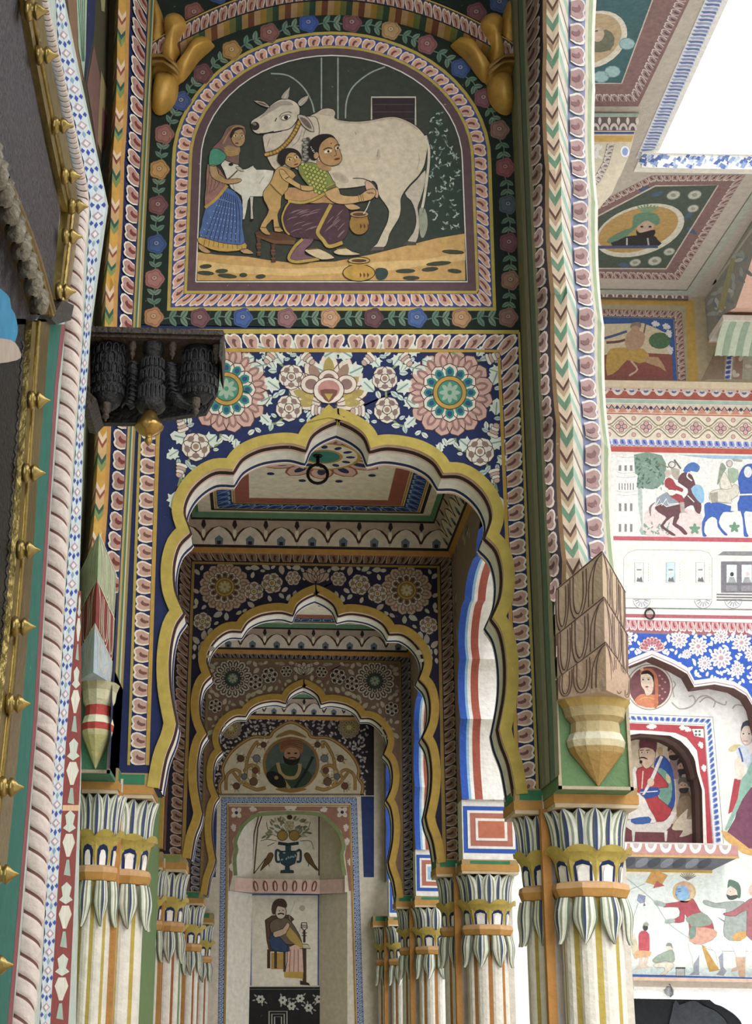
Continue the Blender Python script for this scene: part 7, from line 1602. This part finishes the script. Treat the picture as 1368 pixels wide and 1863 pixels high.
# blue edge moulding of the eave
ed = thing('eave_edge', 'blue and white painted roof edge moulding around the courtyard opening', 'moulding', None, (XE, YFR, HS))
b = MB(); random.seed(17)
zt2 = onY(1250, 286, YFR - .06).z; zb2 = onY(1250, 306, YFR - .06).z
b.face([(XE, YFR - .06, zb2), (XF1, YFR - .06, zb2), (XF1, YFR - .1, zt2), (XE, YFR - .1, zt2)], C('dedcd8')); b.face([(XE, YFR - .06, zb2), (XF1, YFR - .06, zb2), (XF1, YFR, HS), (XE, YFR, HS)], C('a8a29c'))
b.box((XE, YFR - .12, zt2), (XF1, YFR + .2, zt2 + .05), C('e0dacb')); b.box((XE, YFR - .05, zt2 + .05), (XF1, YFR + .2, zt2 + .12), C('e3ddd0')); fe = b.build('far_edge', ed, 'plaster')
p = Pt(lambda x, v, l: Vector((x, YFR - .06 - .04 * v - l, zb2 + (zt2 - zb2) * v)))
for k in range(420):
    x = random.uniform(XE, XF1 - .1); v = random.uniform(.1, .9); w = random.uniform(.01, .035); p.poly([(x - w, v - .08), (x + w * .4, v - .16), (x + w, v + .1), (x, v + .16)], random.choice([C('5f74a8'), C('7f94bc'), C('4a5f98'), C('aab6cc')]), 1 + (k % 4) * .3)
p.build('blue_leaves', fe)['kind'] = 'stuff'
b = MB(); b.face([(XE - .03, 1.0, HS - .005), (XE - .03, YFR, HS - .005), (XE + .12, YFR, HS + .02), (XE + .12, 1.0, HS + .02)], C('cfd0d6'))
b.box((XE + .12, 1.0, HS + .02), (XE + .16, YFR, HS + .2), C('dedad2')); ne = b.build('near_edge', ed, 'plaster')
p = Pt(lambda y, v, l: Vector((XE - .03 + .15 * v, y, HS - .005 + .025 * v - l - .002)))
for k in range(230):
    y = 1.05 + k * (YFR - 1.1) / 230; p.poly([(y - .012, .05), (y + .02, .25), (y + .026, .6), (y + .05, .95), (y + .02, .9), (y, .5)], [C('5f70a8'), C('8f9cc0'), C('5f70a8'), C('7a86b4')][k % 4], 1)
p.build('blue_leaves', ne)['kind'] = 'stuff'
# cross beam with a cusped bracket in the near eave
cb = thing('cross_beam', 'painted cross beam with curved bracket under the near eave', 'beam', None, tuple(onY(1110, 260, 10.9)))
YCB = 10.9
pts = [(1050, 206), (1163, 206), (1150, 262), (1143, 286), (1132, 300), (1128, 318), (1112, 336), (1098, 352), (1084, 364), (1050, 372)]
b = MB(); b.prism([onY(x, y, YCB) for x, y in pts], (0, .3, 0), C('cdbfa6')); b.build('beam', cb, 'plaster')
p = Pt(SY(YCB)); p.poly([(1050, 213), (1160, 213), (1155, 238), (1050, 238)], C('6f5f5c'), 1); p.poly([(1050, 206), (1162, 206), (1160, 213), (1050, 213)], C('9db0a0'), 1.2); p.poly([(1050, 247), (1152, 247), (1149, 258), (1050, 258)], C('c9a04f'), 1); p.poly([(1050, 240), (1154, 240), (1153, 244), (1050, 244)], C('4a5584'), 1)
for k in range(6): x = 1066 + k * 17; p.poly(ell(x, 237, 8, 13, 8, 0, PI, 2 * PI), C('cfc4b8'), 2); p.poly(ell(x, 237, 4, 7, 8, 0, PI, 2 * PI), C('6a5a5c'), 2.6); p.leaf(x + 8, 214, PI / 2, 14, 6, C('d8d0c4'), 2)
f, T = bandS([(1118, 262), (1108, 300), (1092, 330), (1070, 352)], [(1104, 262), (1096, 296), (1082, 320), (1062, 338)], SY(YCB)); petal_band(p, f, 8, C('8a7c74'), C('b9aaa0'), C('6a5a58'), C('dcd4cc'), 1)
random.seed(9)
for k in range(16): p.leaf(random.uniform(1066, 1095), random.uniform(264, 310), random.uniform(0, 6), 11, 5, C('dcd6cc'), 1.6)
p.ell(1137, 276, 7, 9, C('8fa0d0'), 2, 0, 10, C('e6e6ec'), 3); p.build('beam_painting', cb)
# cross wall with arch in the far gallery
XCW = 4.62
xw = thing('cross_wall', 'flower painted cross wall with a pink arch edge under the far eave', 'wall', None, tuple(onX(1280, 600, XCW)), 'thing')
S46 = lambda x, y, l: onX(x, y, XCW) + Vector((-l, 0, 0))
def prX(pts, d=.4): return [onX(x, y, XCW) for x, y in pts]
pts = [(1258, 552), (1420, 318), (1420, 400), (1368, 470), (1352, 520), (1338, 560), (1312, 574), (1296, 600), (1284, 640), (1276, 692), (1268, 692)]
b = MB(); b.prism(prX(pts), (.4, 0, 0), C('97948a'), C('cfa48e')); b.build('wall', xw, 'plaster')
p = Pt(S46); random.seed(12)
for k in range(150):
    x, y = random.uniform(1264, 1368), random.uniform(400, 685)
    if not inside([(1266, 560), (1400, 368), (1400, 410), (1345, 520), (1318, 560), (1292, 590), (1276, 660), (1270, 690)], x, y): continue
    p.leaf(x, y, random.uniform(0, 6.28), 17, 7, random.choice([C('c3c6c2'), C('aab0ae'), C('7f8a94')]), 1.4)
p.stroke([(1262, 552), (1420, 326)], 9, C('7f8a7a'), 1.2); p.stroke([(1268, 560), (1420, 345)], 4, C('b9b8a8'), 1.4); p.poly([(1306, 560), (1330, 470), (1338, 470), (1316, 568)], C('a8a476'), 2); p.build('floral_painting', xw)
fb = thing('fluted_bracket', 'green fluted bracket under the pink arch of the far gallery', 'bracket', None, tuple(onX(1300, 640, XCW)))
b = MB(); a_ = onX(1300, 648, XCW - .05); top_ = onX(1318, 582, XCW - .05)
prof = [(0, 0), (.03, .06), (.10, .18), (.20, .30), (.30, .36)]
H3 = top_.z - a_.z
for j in range(7):
    xx = XCW - .05 + j * .07
    rows = [[(xx + .07 * t, a_.y - d * 1.2 - .02 * math.sin(PI * t), a_.z + H3 * (q / .36)) for t in (0, .25, .5, .75, 1)] for d, q in prof]
    b.grid(rows, C('8fa088') if j % 2 else C('b5bda4'), True)
b.box((XCW - .06, a_.y - .40, top_.z), (XCW + .46, a_.y + .1, top_.z + .06), C('cfc8bc')); b.build('flutes', fb, 'plaster')
# right-hand closure of the courtyard, outside the frame
wallbox('wall_far_right', (XF1, -3, 0), (XF1 + .3, 15, HS), wht, 'plaster', 'white wall closing the courtyard beyond the picture')
# ================================================================== carved black bracket with a brass finial
YB_ = 4.24; Z4 = (130, 580, 4.56)
br = thing('carved_bracket', 'black carved wooden bracket with pendants jutting from the painted wall', 'bracket', None, tuple(onY(150, 720, YB_)))
def bp(x, y, Y=YB_): return onY(x / Z4[2] + Z4[0], y / Z4[2] + Z4[1], Y)
ms = (bp(1100, 400) - bp(100, 400)).length / 1000
def slab(nm, pts, d, c, y0=0., par=br, mat='wood'):
    b = MB(); b.prism([bp(x, y) + Vector((0, y0, 0)) for x, y in pts], (0, d, 0), c); return b.build(nm, par, mat)
dkw, dkb = C('3a2f26'), C('121114')
slab('top_rail', [(70, 92), (1262, 128), (1262, 168), (75, 140)], .24, dkw, -.03)
slab('rail_lip', [(80, 138), (1250, 168), (1250, 190), (85, 160)], .2, C('4f4032'), -.015)
slab('side_board', [(70, 95), (125, 100), (130, 600), (215, 690), (150, 760), (90, 745), (60, 620)], .22, dkw, -.02)
slab('side_bead', [(125, 150), (150, 155), (150, 590), (130, 600)], .05, C('5a4a38'), -.03)
slab('end_post', [(1238, 130), (1268, 132), (1250, 400), (1225, 330)], .2, dkw, -.02)
slab('back_board', [(130, 150), (1225, 185), (1200, 420), (1100, 600), (480, 690), (200, 690), (150, 590)], .03, C('151416'), .17)
def turned(nm, cx, prof, c, dy=.06, mat='wood', n=18, par=br):
    """prof: (half width, y) in picture units of the bracket"""
    b = MB(); cz = bp(cx, 500) + Vector((0, dy, 0)); pr = [(hw * ms, (bp(cx, y).z - cz.z)) for hw, y in prof]
    b.lathe(tuple(cz), pr, c, n); return b.build(nm, par, mat), cz
def carved(root, cz, rows):
    """little raised arches round a turned body"""
    b = MB()
    for cx, y, hw, n, h in rows:
        zc = bp(cx, y).z; r = hw * ms
        for k in range(n):
            a = -PI + PI * (k + .5) / n; w = PI / n * .34
            pts = [Vector((cz.x + (r + .002) * math.cos(a + t), cz.y + (r + .002) * math.sin(a + t), zc + q)) for t, q in ((-w, -h), (-w, .3 * h), (-w * .6, .8 * h), (0, h), (w * .6, .8 * h), (w, .3 * h), (w, -h))]
            b.tube(pts, .0028, C('232328'), 5)
    b.build('carved_arches', root, 'wood')
o, cz = turned('pendant', 290, [(20, 165), (135, 170), (140, 300), (138, 450), (135, 560), (110, 640), (60, 685), (20, 690)], dkb)
carved(o, cz, [(290, 470, 138, 9, .012), (290, 555, 130, 9, .011), (290, 380, 141, 7, .016), (290, 300, 141, 6, .02), (290, 220, 139, 7, .016)])
o, cz = turned('pendant', 662, [(88, 180), (90, 245), (70, 262), (72, 295), (86, 310), (92, 420), (96, 540), (110, 640), (125, 700), (100, 735), (50, 745)], dkb, .03)
carved(o, cz, [(662, 350, 90, 8, .016), (662, 450, 95, 8, .016), (662, 590, 104, 9, .024)])
o, cz = turned('pendant', 1045, [(20, 180), (130, 190), (135, 330), (145, 400), (148, 480), (130, 560), (90, 620), (40, 645)], dkb)
carved(o, cz, [(1045, 380, 146, 9, .016), (1045, 475, 150, 9, .015), (1045, 560, 130, 9, .012), (1045, 280, 136, 6, .02)])
for pts in ([(505, 320), (505, 430), (500, 540), (490, 640), (450, 690)], [(815, 330), (820, 440), (830, 540), (870, 620), (930, 670), (985, 690)]):
    b = MB(); path = [bp(*p_) + Vector((0, .04, 0)) for p_ in cr(pts, False, 5)]; b.tube(path, 46 * ms, dkb, 12, rf=lambda i: (40 + 10 * math.sin(i * .5)) * ms); o = b.build('curled_strut', br, 'wood')
    g = MB()
    for q in path[1:-1:2]: g.tube([q + Vector((math.cos(a) * 47 * ms, math.sin(a) * 47 * ms, .004 * math.cos(3 * a))) for a in [-PI + PI * k / 8 for k in range(9)]], .003, C('232328'), 5)
    g.build('carved_rings', o, 'wood')
for cx, y0, hw in ((490, 165, 32), (825, 165, 34), (1195, 200, 34), (295, 680, 38), (1037, 640, 36)):
    turned('wooden_finial', cx, [(hw, y0), (hw, y0 + 30), (hw * .95, y0 + 70), (hw * .5, y0 + 85), (hw * .75, y0 + 100), (hw * .7, y0 + 118), (hw * .3, y0 + 130), (hw * .25, y0 + 145), (2, y0 + 152)], C('4a3a2c'), .02, 'wood', 14)
o, cz = turned('brass_finial', 655, [(8, 680), (55, 684), (58, 700), (44, 712), (46, 740), (72, 790), (100, 830), (122, 862), (118, 880), (80, 920), (40, 940), (22, 952), (30, 966), (36, 985), (22, 1005), (8, 1020)], C('b08a3c'), .03, 'brass', 24)
# ================================================================== iron rings
def iron_ring(c, R, r, label, yaw=0., stem=.05):
    t = thing('iron_ring', label, 'ring', 'iron hanging rings', tuple(c + Vector((0, 0, R + stem))))
    b = MB(); b.tube([c + Vector((R * math.cos(2 * PI * k / 20), 0, R * math.sin(2 * PI * k / 20))) for k in range(20)], r, C('2a2422'), 8, True); b.build('hoop', t, 'iron')
    b = MB(); b.tube([c + Vector((0, 0, R - r)), c + Vector((0, 0, R + stem))], r * 1.1, C('2a2422'), 8); b.tube([c + Vector((.022 * math.cos(k * PI / 5), .0 + .022 * math.sin(k * PI / 5), R + stem - .004)) for k in range(10)], .006, C('3a302c'), 6, True); b.build('eye_bolt', t, 'iron')
q = onY(578, 850, 7.65); iron_ring(Vector((q.x, 7.65, ZC - .055 - .057)), .055, .009, 'dark iron ring hanging from the ceiling medallion inside the near arch', 0, .055)
q = onY(1182, 1117, YW - .03); t = thing('iron_ring', 'iron ring fixed below the train mural on the courtyard facade', 'ring', 'iron hanging rings', tuple(q))
b = MB(); b.tube([q + Vector((.045 * math.cos(2 * PI * k / 18), -.0, .05 * math.sin(2 * PI * k / 18))) for k in range(18)], .009, C('4a403c'), 8, True); b.build('hoop', t, 'iron')
b = MB(); b.tube([q + Vector((0, .03, .055)), q + Vector((0, -.012, .05))], .012, C('4a403c'), 8); b.build('staple', t, 'iron')
# ------------------------------------------------------------------ parts were built in world space: keep them in place under their thing
for o in list(col.objects):
    if o.type == 'EMPTY' and o.parent is None: local_parent(o)
for o in col.objects:
    if '_loc' in o: del o['_loc']
